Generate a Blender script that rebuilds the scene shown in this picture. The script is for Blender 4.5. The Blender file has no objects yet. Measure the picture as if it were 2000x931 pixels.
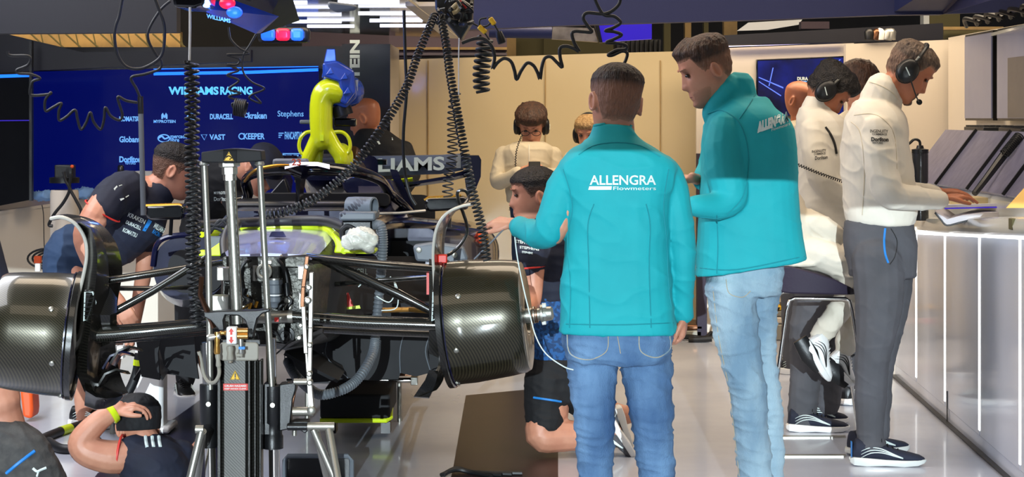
import bpy, bmesh, math, random
from mathutils import Vector, Matrix, Quaternion, noise
from mathutils.bvhtree import BVHTree
random.seed(7)
S = bpy.context.scene
COL = S.collection
PI = math.pi
V = Vector
# ---------------------------------------------------------------- camera, world, sun, lamps, exposure
F, HV, CH = 3800.0, 230.0, 1.5           # focal length in pixels, horizon row, camera height
cam = bpy.data.cameras.new('camera'); camo = bpy.data.objects.new('camera', cam); COL.objects.link(camo)
camo.location = (0, 0, CH); camo.rotation_euler = (PI/2, 0, 0)
cam.sensor_width = 36; cam.lens = 36*F/2000.0; cam.shift_y = -(465.5-HV)/2000.0
cam.clip_start = .05; cam.clip_end = 100
S.camera = camo
S.view_settings.view_transform = 'Standard'; S.view_settings.look = 'None'
S.view_settings.gamma = 1; S.view_settings.use_curve_mapping = False
S.view_settings.exposure = 0.0
w = bpy.data.worlds.new('world'); S.world = w; w.use_nodes = True
w.node_tree.nodes['Background'].inputs[0].default_value = (.62, .68, .85, 1)
w.node_tree.nodes['Background'].inputs[1].default_value = .10
def lamp(name, kind, loc, rot, energy, color, **k):
    d = bpy.data.lights.new(name, kind); d.energy = energy; d.color = color
    for a, b in k.items(): setattr(d, a, b)
    o = bpy.data.objects.new(name, d); COL.objects.link(o); o.location = loc; o.rotation_euler = rot
    return o
SUN_EL = math.radians(7.7)
lamp('pit_lane_sun', 'SUN', (0, -10, 5), (PI/2-SUN_EL, 0, math.radians(-2)), 3.6, (.80, .93, 1), angle=math.radians(.12))
lamp('garage_light_front', 'AREA', (0, 4.2, 3.6), (math.radians(25), 0, 0), 34, (1, .86, .68), shape='RECTANGLE', size=5, size_y=1.2)
lamp('garage_light_middle', 'AREA', (.3, 8.3, 3.5), (0, 0, 0), 130, (1, .82, .62), shape='RECTANGLE', size=5.5, size_y=1.2)
lamp('garage_light_rear', 'AREA', (1.2, 11.6, 3.3), (math.radians(12), 0, 0), 165, (1, .80, .56), shape='RECTANGLE', size=4.5, size_y=.9)
lamp('garage_light_left', 'AREA', (-3.2, 7.6, 3.2), (0, math.radians(-25), 0), 170, (.9, .92, 1), shape='RECTANGLE', size=1.2, size_y=5)

lamp('hall_light_left', 'AREA', (-3.4, 15.6, 2.9), (math.radians(50), 0, 0), 40, (1, .78, .5), shape='RECTANGLE', size=2.5, size_y=.3)

# ---------------------------------------------------------------- helpers
def P(u, v, Y): return V(((u-1000)*Y/F, Y, CH-(v-HV)*Y/F))
def lin(h):
    h = h.lstrip('#'); r = []
    for i in (0, 2, 4):
        x = int(h[i:i+2], 16)/255; r.append(x/12.92 if x <= .04045 else ((x+.055)/1.055)**2.4)
    return (r[0], r[1], r[2], 1)
def mat(name, col, rough=.5, metal=0, col2=None, nscale=8, stretch=(1,1,1), bump=0, bscale=60, coat=0, emit=0, ecol=None, detail=4, spec=.5, sheen=0, trans=0, lo=.35, hi=.65):
    m = bpy.data.materials.new(name); m.use_nodes = True; nt = m.node_tree; n = nt.nodes; L = nt.links
    b = n['Principled BSDF']
    c = lin(col) if isinstance(col, str) else col
    b.inputs['Base Color'].default_value = c; b.inputs['Roughness'].default_value = rough
    b.inputs['Metallic'].default_value = metal; b.inputs['Coat Weight'].default_value = coat
    b.inputs['Coat Roughness'].default_value = .06
    b.inputs['Specular IOR Level'].default_value = spec
    b.inputs['Sheen Weight'].default_value = sheen
    if trans: b.inputs['Transmission Weight'].default_value = trans
    if emit:
        b.inputs['Emission Color'].default_value = lin(ecol) if ecol else c
        b.inputs['Emission Strength'].default_value = emit
    tc = n.new('ShaderNodeTexCoord'); mp = n.new('ShaderNodeMapping'); mp.inputs['Scale'].default_value = stretch
    L.new(tc.outputs['Object'], mp.inputs['Vector'])
    nz = n.new('ShaderNodeTexNoise'); nz.inputs['Scale'].default_value = nscale; nz.inputs['Detail'].default_value = detail
    L.new(mp.outputs[0], nz.inputs['Vector'])
    if col2:
        cr = n.new('ShaderNodeValToRGB'); cr.color_ramp.elements[0].position = lo; cr.color_ramp.elements[1].position = hi
        cr.color_ramp.elements[0].color = c; cr.color_ramp.elements[1].color = lin(col2)
        L.new(nz.outputs[0], cr.inputs[0]); L.new(cr.outputs[0], b.inputs['Base Color'])
    else:
        mr = n.new('ShaderNodeMapRange'); mr.inputs[3].default_value = max(0, rough-.05); mr.inputs[4].default_value = min(1, rough+.05)
        L.new(nz.outputs[0], mr.inputs[0]); L.new(mr.outputs[0], b.inputs['Roughness'])
    if bump:
        n2 = n.new('ShaderNodeTexNoise'); n2.inputs['Scale'].default_value = bscale; n2.inputs['Detail'].default_value = 3
        L.new(mp.outputs[0], n2.inputs['Vector'])
        bp = n.new('ShaderNodeBump'); bp.inputs['Strength'].default_value = bump; bp.inputs['Distance'].default_value = .01
        L.new(n2.outputs[0], bp.inputs['Height']); L.new(bp.outputs[0], b.inputs['Normal'])
    m['b'] = 1
    return m
def weave(name, c1, c2, scale=90, rough=.25, metal=.4, coat=.6, direction='DIAGONAL'):
    m = mat(name, c1, rough, metal, coat=coat); nt = m.node_tree; n = nt.nodes; L = nt.links; b = n['Principled BSDF']
    tc = n.new('ShaderNodeTexCoord'); wv = n.new('ShaderNodeTexWave'); wv.bands_direction = direction
    wv.inputs['Scale'].default_value = scale; wv.inputs['Distortion'].default_value = 0
    wv2 = n.new('ShaderNodeTexWave'); wv2.bands_direction = 'Z'; wv2.inputs['Scale'].default_value = scale*1.1
    cr = n.new('ShaderNodeValToRGB'); cr.color_ramp.elements[0].color = lin(c1); cr.color_ramp.elements[1].color = lin(c2)
    mx = n.new('ShaderNodeMath'); mx.operation = 'MULTIPLY_ADD'; mx.inputs[1].default_value = .75
    m2 = n.new('ShaderNodeMath'); m2.operation = 'MULTIPLY'; m2.inputs[1].default_value = .25
    L.new(tc.outputs['Object'], wv.inputs['Vector']); L.new(tc.outputs['Object'], wv2.inputs['Vector'])
    L.new(wv2.outputs['Fac'], m2.inputs[0]); L.new(wv.outputs['Fac'], mx.inputs[0]); L.new(m2.outputs[0], mx.inputs[2])
    L.new(mx.outputs[0], cr.inputs[0]); L.new(cr.outputs[0], b.inputs['Base Color'])
    return m
M = {}
M['teal'] = mat('teal_softshell', '#0ca9b2', .75, col2='#08a0aa', nscale=5, bump=.15, bscale=25, sheen=.0)
M['seam'] = mat('teal_seam', '#0b8d98', .8)
M['collar'] = mat('teal_collar', '#12a0a8', .8, bump=.1, bscale=20)
M['print'] = mat('silver_print', '#d9e6e2', .45)
M['denim'] = mat('mid_blue_denim', '#3a5c86', .9, col2='#6d92b8', nscale=6, stretch=(1,1,.45), bump=.35, bscale=260, detail=7)
M['denim2'] = mat('washed_blue_denim', '#6f8da3', .9, col2='#adc6d1', nscale=5, stretch=(1,1,.4), bump=.35, bscale=260, detail=7)
M['stitch'] = mat('denim_stitch', '#b9a88a', .9)
M['skin'] = mat('skin', '#c98f74', .48, col2='#bd8066', nscale=14, bump=.05, bscale=200)
M['skin2'] = mat('skin_tanned', '#bb7553', .45, col2='#ad6847', nscale=14, bump=.05, bscale=200)
M['lip'] = mat('lips', '#9c5a4c', .5)
M['eyew'] = mat('eye', '#1c1410', .2, coat=.5)
M['hair'] = mat('dark_brown_hair', '#1d120c', .65, col2='#3a251a', nscale=60, stretch=(1,1,.3), bump=.9, bscale=160)
M['hairfade'] = mat('cropped_hair', '#4a3429', .8, col2='#38251c', nscale=40, bump=.5, bscale=300)
M['hair2'] = mat('brown_hair', '#2c190e', .6, col2='#4a2d1b', nscale=60, stretch=(1,1,.3), bump=.9, bscale=140)
M['hairblk'] = mat('black_hair', '#0d0a09', .55, col2='#1f1815', nscale=60, bump=.9, bscale=160)
M['hairgrey'] = mat('greying_brown_hair', '#43342a', .6, col2='#6d5a4a', nscale=70, stretch=(1,1,.3), bump=.9, bscale=150)
M['hairblond'] = mat('fair_hair', '#8a6a41', .6, col2='#b39364', nscale=70, bump=.8, bscale=150)
M['stubble'] = mat('stubble', '#94695a', .7, col2='#9c7060', nscale=60, bump=.4, bscale=300)
M['shirt'] = mat('white_cotton', '#d6cfc0', .75, col2='#e2dccd', nscale=5, bump=.25, bscale=14, sheen=.1)
M['shirtcream'] = mat('cream_cotton', '#c9bda4', .8, bump=.3, bscale=14)
M['suit'] = mat('white_race_suit', '#cfc6b4', .8, col2='#dcd4c4', nscale=5, bump=.3, bscale=16)
M['slate'] = mat('dark_grey_trouser_cloth', '#46464a', .85, col2='#515156', nscale=6, bump=.25, bscale=16)
M['navy'] = mat('navy_team_cloth', '#121728', .8, col2='#1a2034', nscale=6, bump=.3, bscale=16)
M['navyblue'] = mat('blue_pattern_cloth', '#123a66', .75, col2='#1c5590', nscale=70, bump=.3, bscale=70, detail=0, lo=.47, hi=.53)
M['blackcloth'] = mat('black_cloth', '#0d0e12', .8, bump=.3, bscale=16)
M['shorts'] = mat('grey_shorts_cloth', '#4b4a47', .85, col2='#3c3b3a', nscale=30, bump=.2, bscale=100)
M['denimshort'] = mat('blue_shorts_cloth', '#1d3350', .85, bump=.3, bscale=16)
M['bluetrim'] = mat('bright_blue_trim', '#1f7fd0', .5)
M['redtrim'] = mat('red_trim', '#d2332a', .5)
M['blacktext'] = mat('black_print', '#1a1a1a', .6)
M['white'] = mat('white_plastic', '#e2e2e0', .4)
M['whitegloss'] = mat('white_gloss_panel', '#dde3f2', .14, coat=.3)
M['black'] = mat('black_plastic', '#0e0f11', .38, bump=.05, bscale=200)
M['blackmatt'] = mat('matt_black', '#121316', .75)
M['rubber'] = mat('black_rubber', '#131416', .5)
M['blackgloss'] = mat('gloss_black', '#08080b', .12, coat=.6)
M['carbon'] = weave('carbon_fibre', '#12110c', '#47422f', 55, .3, .5)
M['carbontower'] = weave('grey_carbon_fibre', '#141413', '#4c4b46', 60, .35, .4)
M['carbondark'] = weave('dark_carbon_fibre', '#0b0b0b', '#26241f', 60, .28, .3)
M['carbonarm'] = weave('carbon_arm', '#0e0e0d', '#3b3a33', 70, .25, .35)
M['steel'] = mat('brushed_steel', '#a9a79d', .4, .9, bump=.05, bscale=200)
M['chrome'] = mat('chrome', '#d8d6d0', .12, 1)
M['alu'] = mat('aluminium', '#b5b3ab', .35, .85)
M['titan'] = mat('bronzed_metal', '#6b4a36', .3, .9)
M['castdark'] = mat('dark_machined_metal', '#2b2b29', .4, .6, col2='#474641', nscale=18, bump=.5, bscale=40)
M['brass'] = mat('brass', '#b98c4a', .3, .9)
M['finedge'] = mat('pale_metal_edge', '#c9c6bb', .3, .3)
M['gold'] = mat('gold_edge', '#b9862f', .25, .8)
M['grey'] = mat('grey_plastic', '#5d646b', .5)
M['greyhose'] = mat('grey_ribbed_hose', '#5b6166', .5)
M['putty'] = mat('putty_plastic', '#8f8b7f', .5)
M['neon'] = mat('neon_yellow', '#cbe11a', .4, coat=.2)
M['yellow'] = mat('yellow_gloss_duct', '#d3dc12', .22, coat=.6, col2='#c8d40f', nscale=3)
M['blowerblue'] = mat('blue_gloss_blower', '#2750b8', .22, coat=.6, col2='#1c3f9c', nscale=6)
M['lavender'] = mat('silvery_lavender_paint', '#c2c6f0', .2, .1, coat=.7, col2='#cdd0f4', nscale=3)
M['carnavy'] = mat('navy_car_paint', '#0d1030', .2, .2, coat=.7)
M['carblue'] = mat('slate_blue_paint', '#5c6880', .4)
M['orange'] = mat('orange', '#e2551d', .5)
M['red'] = mat('red_plastic', '#cf2a1c', .4)
M['warn'] = mat('warning_yellow', '#eab91c', .5)
M['bag'] = mat('milky_plastic_bag', '#c9c9bd', .35, bump=.8, bscale=30, spec=.6)
M['darkbottle'] = mat('smoky_bottle', '#26272b', .25, coat=.3)
M['purple'] = mat('plum_seat_fabric', '#251c30', .7, bump=.1, bscale=60)
M['wood'] = mat('paper_edge', '#cdb98c', .7)
M['paper'] = mat('paper', '#cfcbd0', .7)
M['led'] = mat('led_tube', '#ffffff', .5, emit=1.7, ecol='#eef0ff')
M['bluebeacon'] = mat('blue_lamp', '#1040c0', .3, emit=1.2, ecol='#1c58ff')
M['bluebeacon'].node_tree.nodes['Principled BSDF'].inputs['Base Color'].default_value = lin('#2060e0')
M['redbeacon'] = mat('red_lamp', '#d81028', .3, emit=1.1, ecol='#ff1838')
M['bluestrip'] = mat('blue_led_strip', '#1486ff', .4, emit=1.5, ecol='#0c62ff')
M['lilacstrip'] = mat('lilac_led_strip', '#e0d8ff', .4, emit=1.3, ecol='#d6ccff')
M['whitestrip'] = mat('white_led_strip', '#ffffff', .4, emit=1.9, ecol='#f4f6f4')
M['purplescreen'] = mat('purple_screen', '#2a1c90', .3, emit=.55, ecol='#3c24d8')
def hairmat(m, skin='#b98468'):
    nt = m.node_tree; n = nt.nodes; b = n['Principled BSDF']; at = n.new('ShaderNodeAttribute'); at.attribute_name = 'cover'
    mx = n.new('ShaderNodeMix'); mx.data_type = 'RGBA'; src = b.inputs['Base Color'].links[0].from_socket
    mx.inputs[6].default_value = lin(skin); nt.links.new(at.outputs['Fac'], mx.inputs[0]); nt.links.new(src, mx.inputs[7]); nt.links.new(mx.outputs[2], b.inputs['Base Color'])
for q_ in ('hair', 'hair2', 'hairblk', 'hairgrey', 'hairblond', 'hairfade', 'stubble'): hairmat(M[q_])
M['walltext'] = mat('lit_lettering', '#6fb4ff', .5, emit=.62, ecol='#6fb4ff')
M['walltext2'] = mat('lit_title_lettering', '#5cc0ff', .5, emit=.85, ecol='#58bcff')
M['videowall'] = mat('blue_video_wall', '#04072e', .15, emit=.24, ecol='#0a1ca0', coat=.3)
M['beige'] = mat('warm_white_wall', '#c9b792', .22, col2='#c4b28c', nscale=1.2, coat=.25)
M['beige2'] = mat('pale_wall_panel', '#cfc4b4', .35)
M['fascia'] = mat('navy_fascia', '#222853', .55, bump=.05, bscale=200)
M['fasciadark'] = mat('dark_fascia', '#0f101c', .5)
M['charcoal'] = mat('charcoal_wall', '#15151c', .3, coat=.3)
M['beam'] = mat('painted_steel_beam', '#a98a55', .7, col2='#8d744a', nscale=6)
M['olive'] = mat('olive_panel', '#5b5433', .8)
M['greyroof'] = mat('grey_louvre', '#5a5058', .6)
M['mauve'] = mat('mauve_roof_panel', '#57464e', .6)
M['display'] = mat('grey_lavender_screen', '#55525f', .35, emit=.16, ecol='#8a86a0', col2='#6a6675', nscale=20, stretch=(.3,1,1))
M['cream'] = mat('cream_counter_top', '#cfd2ce', .2, coat=.4)

def hexrow(*a): return a
class MB:
    def __init__(s): s.v = []; s.f = []
    def add(s, vs, fs):
        k = len(s.v); s.v += [V(p) for p in vs]; s.f += [tuple(k+i for i in f) for f in fs]; return s
    def loft(s, rings, caps=True, closed=False):
        n = len(rings[0]); vs = [p for r in rings for p in r]; fs = []
        R = len(rings)
        for i in range(R if closed else R-1):
            a, b = i*n, ((i+1) % R)*n
            for j in range(n):
                k = (j+1) % n; fs.append((a+j, a+k, b+k, b+j))
        if caps and not closed:
            fs.append(tuple(reversed(range(n)))); fs.append(tuple((R-1)*n+j for j in range(n)))
        return s.add(vs, fs)
    def tube(s, pts, r, n=8, caps=True, smooth=0, closed=False, flat=1, up=None):
        pts = [V(p) for p in pts]
        rs = list(r) if hasattr(r, '__len__') else [r]*len(pts)
        if smooth: pts, rs = catmull(pts, rs, smooth, closed)
        N = len(pts); T = []
        for i in range(N):
            if closed: t = pts[(i+1) % N]-pts[i-1]
            else: t = pts[min(i+1, N-1)]-pts[max(i-1, 0)]
            T.append(t.normalized() if t.length > 1e-9 else V((0, 0, 1)))
        a = V(up) if up else (V((0, 0, 1)) if abs(T[0].z) < .9 else V((1, 0, 0)))
        nx = (a-T[0]*a.dot(T[0])).normalized(); rings = []
        for i in range(N):
            nx = (nx-T[i]*nx.dot(T[i]))
            nx = nx.normalized() if nx.length > 1e-6 else T[i].orthogonal().normalized()
            ny = T[i].cross(nx)
            rings.append([pts[i]+(nx*math.cos(2*PI*j/n)*flat+ny*math.sin(2*PI*j/n))*rs[i] for j in range(n)])
        return s.loft(rings, caps, closed)
    def box(s, c, size, rot=None):
        c = V(c); hx, hy, hz = size[0]/2, size[1]/2, size[2]/2; vs = []
        for z in (-hz, hz):
            for x, y in ((-hx, -hy), (hx, -hy), (hx, hy), (-hx, hy)):
                p = V((x, y, z)); vs.append(c+(rot @ p if rot else p))
        return s.add(vs, [(3,2,1,0), (4,5,6,7), (0,1,5,4), (1,2,6,5), (2,3,7,6), (3,0,4,7)])
    def pbox(s, u0, v0, u1, v1, Y, d):      # box whose front face spans these sight lines at distance Y, going straight back by d
        a = P(u0, v1, Y); b = P(u1, v0, Y)
        return s.box(((a.x+b.x)/2, Y+d/2, (a.z+b.z)/2), (abs(b.x-a.x), d, abs(b.z-a.z)))
    def prism(s, pts, off):
        pts = [V(p) for p in pts]; off = V(off); n = len(pts)
        nrm = V((0,0,0))
        for i in range(n): nrm += pts[i].cross(pts[(i+1) % n])
        if nrm.dot(off) > 0: pts = pts[::-1]
        return s.add(pts+[p+off for p in pts], [tuple(range(n)), tuple(reversed(range(n, 2*n)))]+[(j, j+n, (j+1) % n+n, (j+1) % n) for j in range(n)])
    def pprism(s, uv, Y, d): return s.prism([P(u, v, Y) for u, v in uv], (0, d, 0))
    def lathe(s, prof, p0, axis, n=32, caps=True):
        p0 = V(p0); ax = V(axis).normalized(); a = V((0,0,1)) if abs(ax.z) < .9 else V((1,0,0))
        nx = (a-ax*a.dot(ax)).normalized(); ny = ax.cross(nx)
        return s.loft([[p0+ax*t+(nx*math.cos(2*PI*j/n)+ny*math.sin(2*PI*j/n))*max(r, 1e-4) for j in range(n)] for t, r in prof], caps)
    def cyl(s, a, b, r, n=16, r2=None):
        a = V(a); b = V(b); L = (b-a).length
        return s.lathe([(0, r), (L, r if r2 is None else r2)], a, b-a, n)
    def ell(s, c, rad, rot=None, n=16, m=10):
        c = V(c); rings = []
        for i in range(m+1):
            t = PI*i/m; z = -math.cos(t); rr = max(math.sin(t), .01)
            rings.append([c+((rot @ V((rr*math.cos(2*PI*j/n)*rad[0], rr*math.sin(2*PI*j/n)*rad[1], z*rad[2]))) if rot else V((rr*math.cos(2*PI*j/n)*rad[0], rr*math.sin(2*PI*j/n)*rad[1], z*rad[2]))) for j in range(n)])
        return s.loft(rings)
    def strip(s, pts, chord, th):      # curved blade: path, chord vector(s), thickness vector
        pts = [V(p) for p in pts]; n = len(pts); ch = chord if isinstance(chord, list) else [chord]*n
        rings = []
        for i in range(n):
            t = (pts[min(i+1, n-1)]-pts[max(i-1, 0)]).normalized(); c = V(ch[i]); nn = t.cross(c).normalized()*th
            rings.append([pts[i]+nn*.6, pts[i]+c*.5+nn, pts[i]+c+nn*.2, pts[i]+c-nn*.2, pts[i]+c*.5-nn, pts[i]-nn*.6])
        return s.loft(rings)
    def bounds(s):
        return (V([min(p[i] for p in s.v) for i in range(3)]), V([max(p[i] for p in s.v) for i in range(3)]))
    def build(s, name, m, parent=None, bevel=0, smooth=40, label=None):
        if parent is None and s.v:
            a, b = s.bounds(); o0 = V(((a.x+b.x)/2, (a.y+b.y)/2, a.z))
        else: o0 = wloc(parent) if parent else V((0,0,0))
        me = bpy.data.meshes.new(name); me.from_pydata([p-o0 for p in s.v], [], s.f)
        bm = bmesh.new(); bm.from_mesh(me); bmesh.ops.recalc_face_normals(bm, faces=bm.faces); bm.to_mesh(me); bm.free()
        return link(name, me, m, parent, o0, bevel, smooth, label)
def link(name, me, m, parent, o0, bevel=0, smooth=40, label=None):
    if smooth: me.shade_smooth(); me.set_sharp_from_angle(angle=math.radians(smooth))
    me.materials.append(M[m] if isinstance(m, str) else m)
    o = bpy.data.objects.new(name, me); COL.objects.link(o)
    if parent: o.parent = parent
    else: o.location = o0
    if bevel:
        b = o.modifiers.new('bevel', 'BEVEL'); b.width = bevel; b.segments = 2; b.limit_method = 'ANGLE'
    if label: o['label'] = label
    return o
def wloc(o):
    l = V((0,0,0))
    while o: l += o.location; o = o.parent
    return l
def catmull(pts, rs, k, closed=False):
    N = len(pts); P2, R2 = [], []
    rng = N if closed else N-1
    for i in range(rng):
        g = (lambda j: pts[j % N]) if closed else (lambda j: pts[max(0, min(N-1, j))])
        h = (lambda j: rs[j % N]) if closed else (lambda j: rs[max(0, min(N-1, j))])
        for q in range(k):
            t = q/k; a, b, c, d = g(i-1), g(i), g(i+1), g(i+2)
            P2.append(.5*((2*b)+(c-a)*t+(2*a-5*b+4*c-d)*t*t+(3*b-3*c+d-a)*t**3)); R2.append(h(i)+(h(i+1)-h(i))*t)
    if not closed: P2.append(pts[-1]); R2.append(rs[-1])
    return P2, R2
def helix(path, R, turns, per=12, phase=0):
    pts, _ = catmull([V(p) for p in path], [0]*len(path), 24)
    L = [0]
    for i in range(1, len(pts)): L.append(L[-1]+(pts[i]-pts[i-1]).length)
    tot = L[-1]; out = []; n = int(turns*per); j = 0; nx = None
    for i in range(n+1):
        d = tot*i/n
        while j < len(L)-2 and L[j+1] < d: j += 1
        f = (d-L[j])/max(1e-9, L[j+1]-L[j]); p = pts[j].lerp(pts[j+1], f); t = (pts[min(j+2, len(pts)-1)]-pts[max(j-1, 0)]).normalized()
        if nx is None: nx = t.orthogonal().normalized()
        nx = (nx-t*nx.dot(t)).normalized(); ny = t.cross(nx)
        r = R(i/n) if callable(R) else R
        a = 2*PI*i/per+phase
        out.append(p+nx*math.cos(a)*r+ny*math.sin(a)*r)
    return out
def empty(name, label, cat, loc, group=None):
    o = bpy.data.objects.new(name, None); COL.objects.link(o); o.location = loc; o.empty_display_size = .1
    return tag(o, label, cat, group)
def tag(o, label, cat, group=None):
    o['label'] = label; o['category'] = cat
    if group: o['group'] = group
    return o
def struct(mb, name, m, **k):
    o = mb.build(name, m, None, **k); o['kind'] = 'structure'; return o
def tri_text(s, w=None, h=None, bold=0, shear=0):
    cu = bpy.data.curves.new('t', 'FONT'); cu.body = s; cu.size = 1; cu.offset = bold; cu.shear = shear; cu.extrude = 0; cu.resolution_u = 3
    o = bpy.data.objects.new('t', cu); me = bpy.data.meshes.new_from_object(o); bpy.data.objects.remove(o); bpy.data.curves.remove(cu)
    vs = [v.co.copy() for v in me.vertices]; fs = [tuple(p.vertices) for p in me.polygons]; bpy.data.meshes.remove(me)
    x0 = min(v.x for v in vs); x1 = max(v.x for v in vs); y0 = min(v.y for v in vs); y1 = max(v.y for v in vs)
    for v in vs: v.x = (v.x-x0)/(x1-x0)-.5; v.y = (v.y-y0)/(y1-y0)-.5
    return vs, fs
def text(s, c, right, up, w, h, m, name='lettering', parent=None, bold=.02, off=(0,-.002,0), bvh=None, ray=None, mb=None, lift=.003, shear=0):
    vs, fs = tri_text(s, bold=bold, shear=shear)
    right = V(right).normalized(); up = V(up).normalized(); c = V(c); out = []
    for v in vs:
        p = c+right*v.x*w+up*v.y*h
        if bvh:
            d = (p-camo.location).normalized(); hit = bvh.ray_cast(p-d*.6, d)
            if hit[0]: p = hit[0]-d*lift
        else: p = p+V(off)
        out.append(p)
    q = mb or MB(); q.add(out, fs)
    if mb is None: return q.build(name, m, parent, smooth=0)
def ptext(s, u0, v0, u1, v1, Y, m, **k):
    a = P(u0, v1, Y); b = P(u1, v0, Y); c = (a+b)/2
    return text(s, c, (1,0,0), (0,0,1), abs(b.x-a.x), abs(b.z-a.z), m, **k)

# ---------------------------------------------------------------- structure
def floor_mat():
    m = mat('epoxy_floor', '#aeb3c2', .16, coat=.3, col2='#babfcc', nscale=2.5)
    nt = m.node_tree; n = nt.nodes; b = n['Principled BSDF']
    nz = n.new('ShaderNodeTexNoise'); nz.inputs['Scale'].default_value = 3; nz.inputs['Detail'].default_value = 6
    mr = n.new('ShaderNodeMapRange'); mr.inputs[3].default_value = .17; mr.inputs[4].default_value = .36
    nt.links.new(nz.outputs[0], mr.inputs[0])
    for l in list(b.inputs['Roughness'].links): nt.links.remove(l)
    nt.links.new(mr.outputs[0], b.inputs['Roughness'])
    return m
M['floor'] = floor_mat()
M['floornavy'] = mat('navy_floor_graphic', '#1b1c30', .3, coat=0, spec=.3, col2='#202138', nscale=3)
M['floorplum'] = mat('plum_floor_graphic', '#1c1216', .35, coat=0, spec=.3, col2='#271b1f', nscale=3)
struct(MB().box((0, 7, -.05), (16, 22, .1)), 'floor', 'floor', smooth=0)
def G(u, v, z=.0): Yg = (CH-z)*F/(v-HV); return P(u, v, Yg)
def decal(uv, m, name, z=.001): struct(MB().prism([G(u, v, z) for u, v in uv], (0, 0, .0015)), name, m, smooth=0)
decal([(910, 772), (1090, 755), (1090, 1100), (840, 1100), (885, 915)], 'floorplum', 'trim_1')
decal([(395, 778), (440, 740), (520, 1050), (100, 1050), (190, 925)], 'floornavy', 'trim_2')
decal([(1100, 655), (1600, 650), (1600, 658), (1100, 663)], 'floorplum', 'trim_3')
# lintel of the garage door behind the camera, the edge of the daylight
struct(MB().box((0, -.35, 2.315+1.6), (16, .3, 3.2)), 'trim_4', 'fasciadark', smooth=0)
# back wall with warm white panels, its top rising slightly to the right
WY = 13.9
struct(MB().prism([P(770, 640, WY), P(1425, 640, WY), P(1425, 98, WY), P(1250, 102, WY), P(790, 116, WY), P(770, 117, WY)], (0, .08, 0)), 'wall_back', 'beige', smooth=0)
struct(MB().prism([P(1360, 652, WY-.4), P(1668, 652, WY-.4), P(1668, 84, WY-.4), P(1360, 96, WY-.4)], (0, .06, 0)), 'wall_back_right', 'beige2', smooth=0)
# panel joints
for i, u in enumerate((836, 1065, 1290)):
    struct(MB().pbox(u-1, 118, u+1, 636, WY-.012, .014), 'trim_%d' % (5+i), 'beam', smooth=0)
struct(MB().pbox(60, 92, 668, 640, WY, .1), 'wall_back_left', 'charcoal', smooth=0)
b = MB().pbox(668, 86, 762, 640, WY-.55, .3)
struct(b, 'wall_divider', 'charcoal', smooth=0)
struct(MB().prism([P(762, 86, WY-.55), P(778, 96, WY-.05), P(778, 640, WY-.05), P(762, 640, WY-.55)], (.004, .02, 0)), 'trim_8', 'beige2', smooth=0)
# white return wall on the right, carrying the pit displays
RY = 12.2
struct(MB().prism([P(1652, 697, RY), P(1890, 697, RY), P(1890, 76, RY), P(1652, 86, RY)], (0, .08, 0)), 'wall_right_return', 'beige2', smooth=0)
RX = P(1886, 0, 11.6).x
struct(MB().box((RX+.05, 9.4, 1.0), (.06, 5.5, 2.0)), 'wall_right', 'beige2', smooth=0)
struct(MB().prism([P(1886, 84, 11.6), P(1975, 60, 10.2), P(2060, 38, 9.2), P(2060, 32, 9.2), P(1975, 54, 10.2), P(1886, 77, 11.6)], (.1, 0, 0)), 'trim_9', 'cream', smooth=0)
# low bench wall at the left
struct(MB().prism([P(0-160, 440, 12.2), P(190, 388, WY-.3), P(190, 640, WY-.3), P(-160, 700, 12.2)], (-.1, .5, 0)), 'wall_left_bench', 'beige2', smooth=0)
struct(MB().pbox(190, 380, 770, 640, WY-.35, .3), 'wall_bench', 'beige2', smooth=0)
struct(MB().prism([P(-160, 436, 12.2), P(190, 384, WY-.32), P(770, 384, WY-.32), P(770, 378, WY), P(100, 378, WY)], (0, 0, -.02)), 'trim_10', 'beige2', smooth=0)
# fascias overhead
FY = 10.2
struct(MB().pprism([(900, 58), (1150, 48), (1500, 38), (1742, 29), (1742, -160), (900, -160)], FY, .12), 'ceiling_fascia_right', 'fascia', smooth=0)
struct(MB().prism([P(1742, 29, FY), P(1842, 28, FY), P(2040, -30, 8.2), P(2040, -160, 8.2), P(1742, -160, FY)], (0, .1, 0)), 'ceiling_fascia_corner', 'fascia', smooth=0)
struct(MB().prism([P(1842, 27, FY), P(2080, 20, FY), P(2080, -100, FY), P(1842, -100, FY)], (0, .05, 0)), 'ceiling_fascia_end', 'fascia', smooth=0)
struct(MB().pprism([(-60, 66), (345, 63), (345, -160), (-60, -160)], FY, .12), 'ceiling_fascia_left', 'fasciadark', smooth=0)
struct(MB().pprism([(-60, 60), (10, 66), (160, 102), (490, 97), (490, 120), (60, 138), (-60, 145)], 12.9, .1), 'trim_11', 'fasciadark', smooth=0)
struct(MB().pprism([(345, 92), (668, 90), (668, 134), (490, 134), (345, 138), (60, 138), (60, 105)], WY-.06, .05), 'trim_12', 'charcoal', smooth=0)
struct(MB().pprism([(760, 60), (990, 62), (990, 100), (760, 116)], 14.3, .1), 'ceiling_louvre', 'mauve', smooth=0)
struct(MB().pprism([(590, 55), (990, 55), (990, 96), (590, 92)], 15.0, .1), 'ceiling_rear', 'mauve', smooth=0)
for i, (v, m) in enumerate(((92, 'beam'), (103, 'greyroof'))):
    struct(MB().pbox(772, v, 990, v+5, 14.25, .1), 'trim_%d' % (13+i), m, smooth=0)
struct(MB().pprism([(1395, 70), (1842, 45), (1842, 78), (1660, 82), (1400, 88)], 12.7, .2), 'trim_15', 'fasciadark', smooth=0)
struct(MB().pprism([(1420, 87), (1652, 79), (1652, 83), (1420, 91)], 13.4, .05), 'trim_16', 'lilacstrip', smooth=0)
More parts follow.
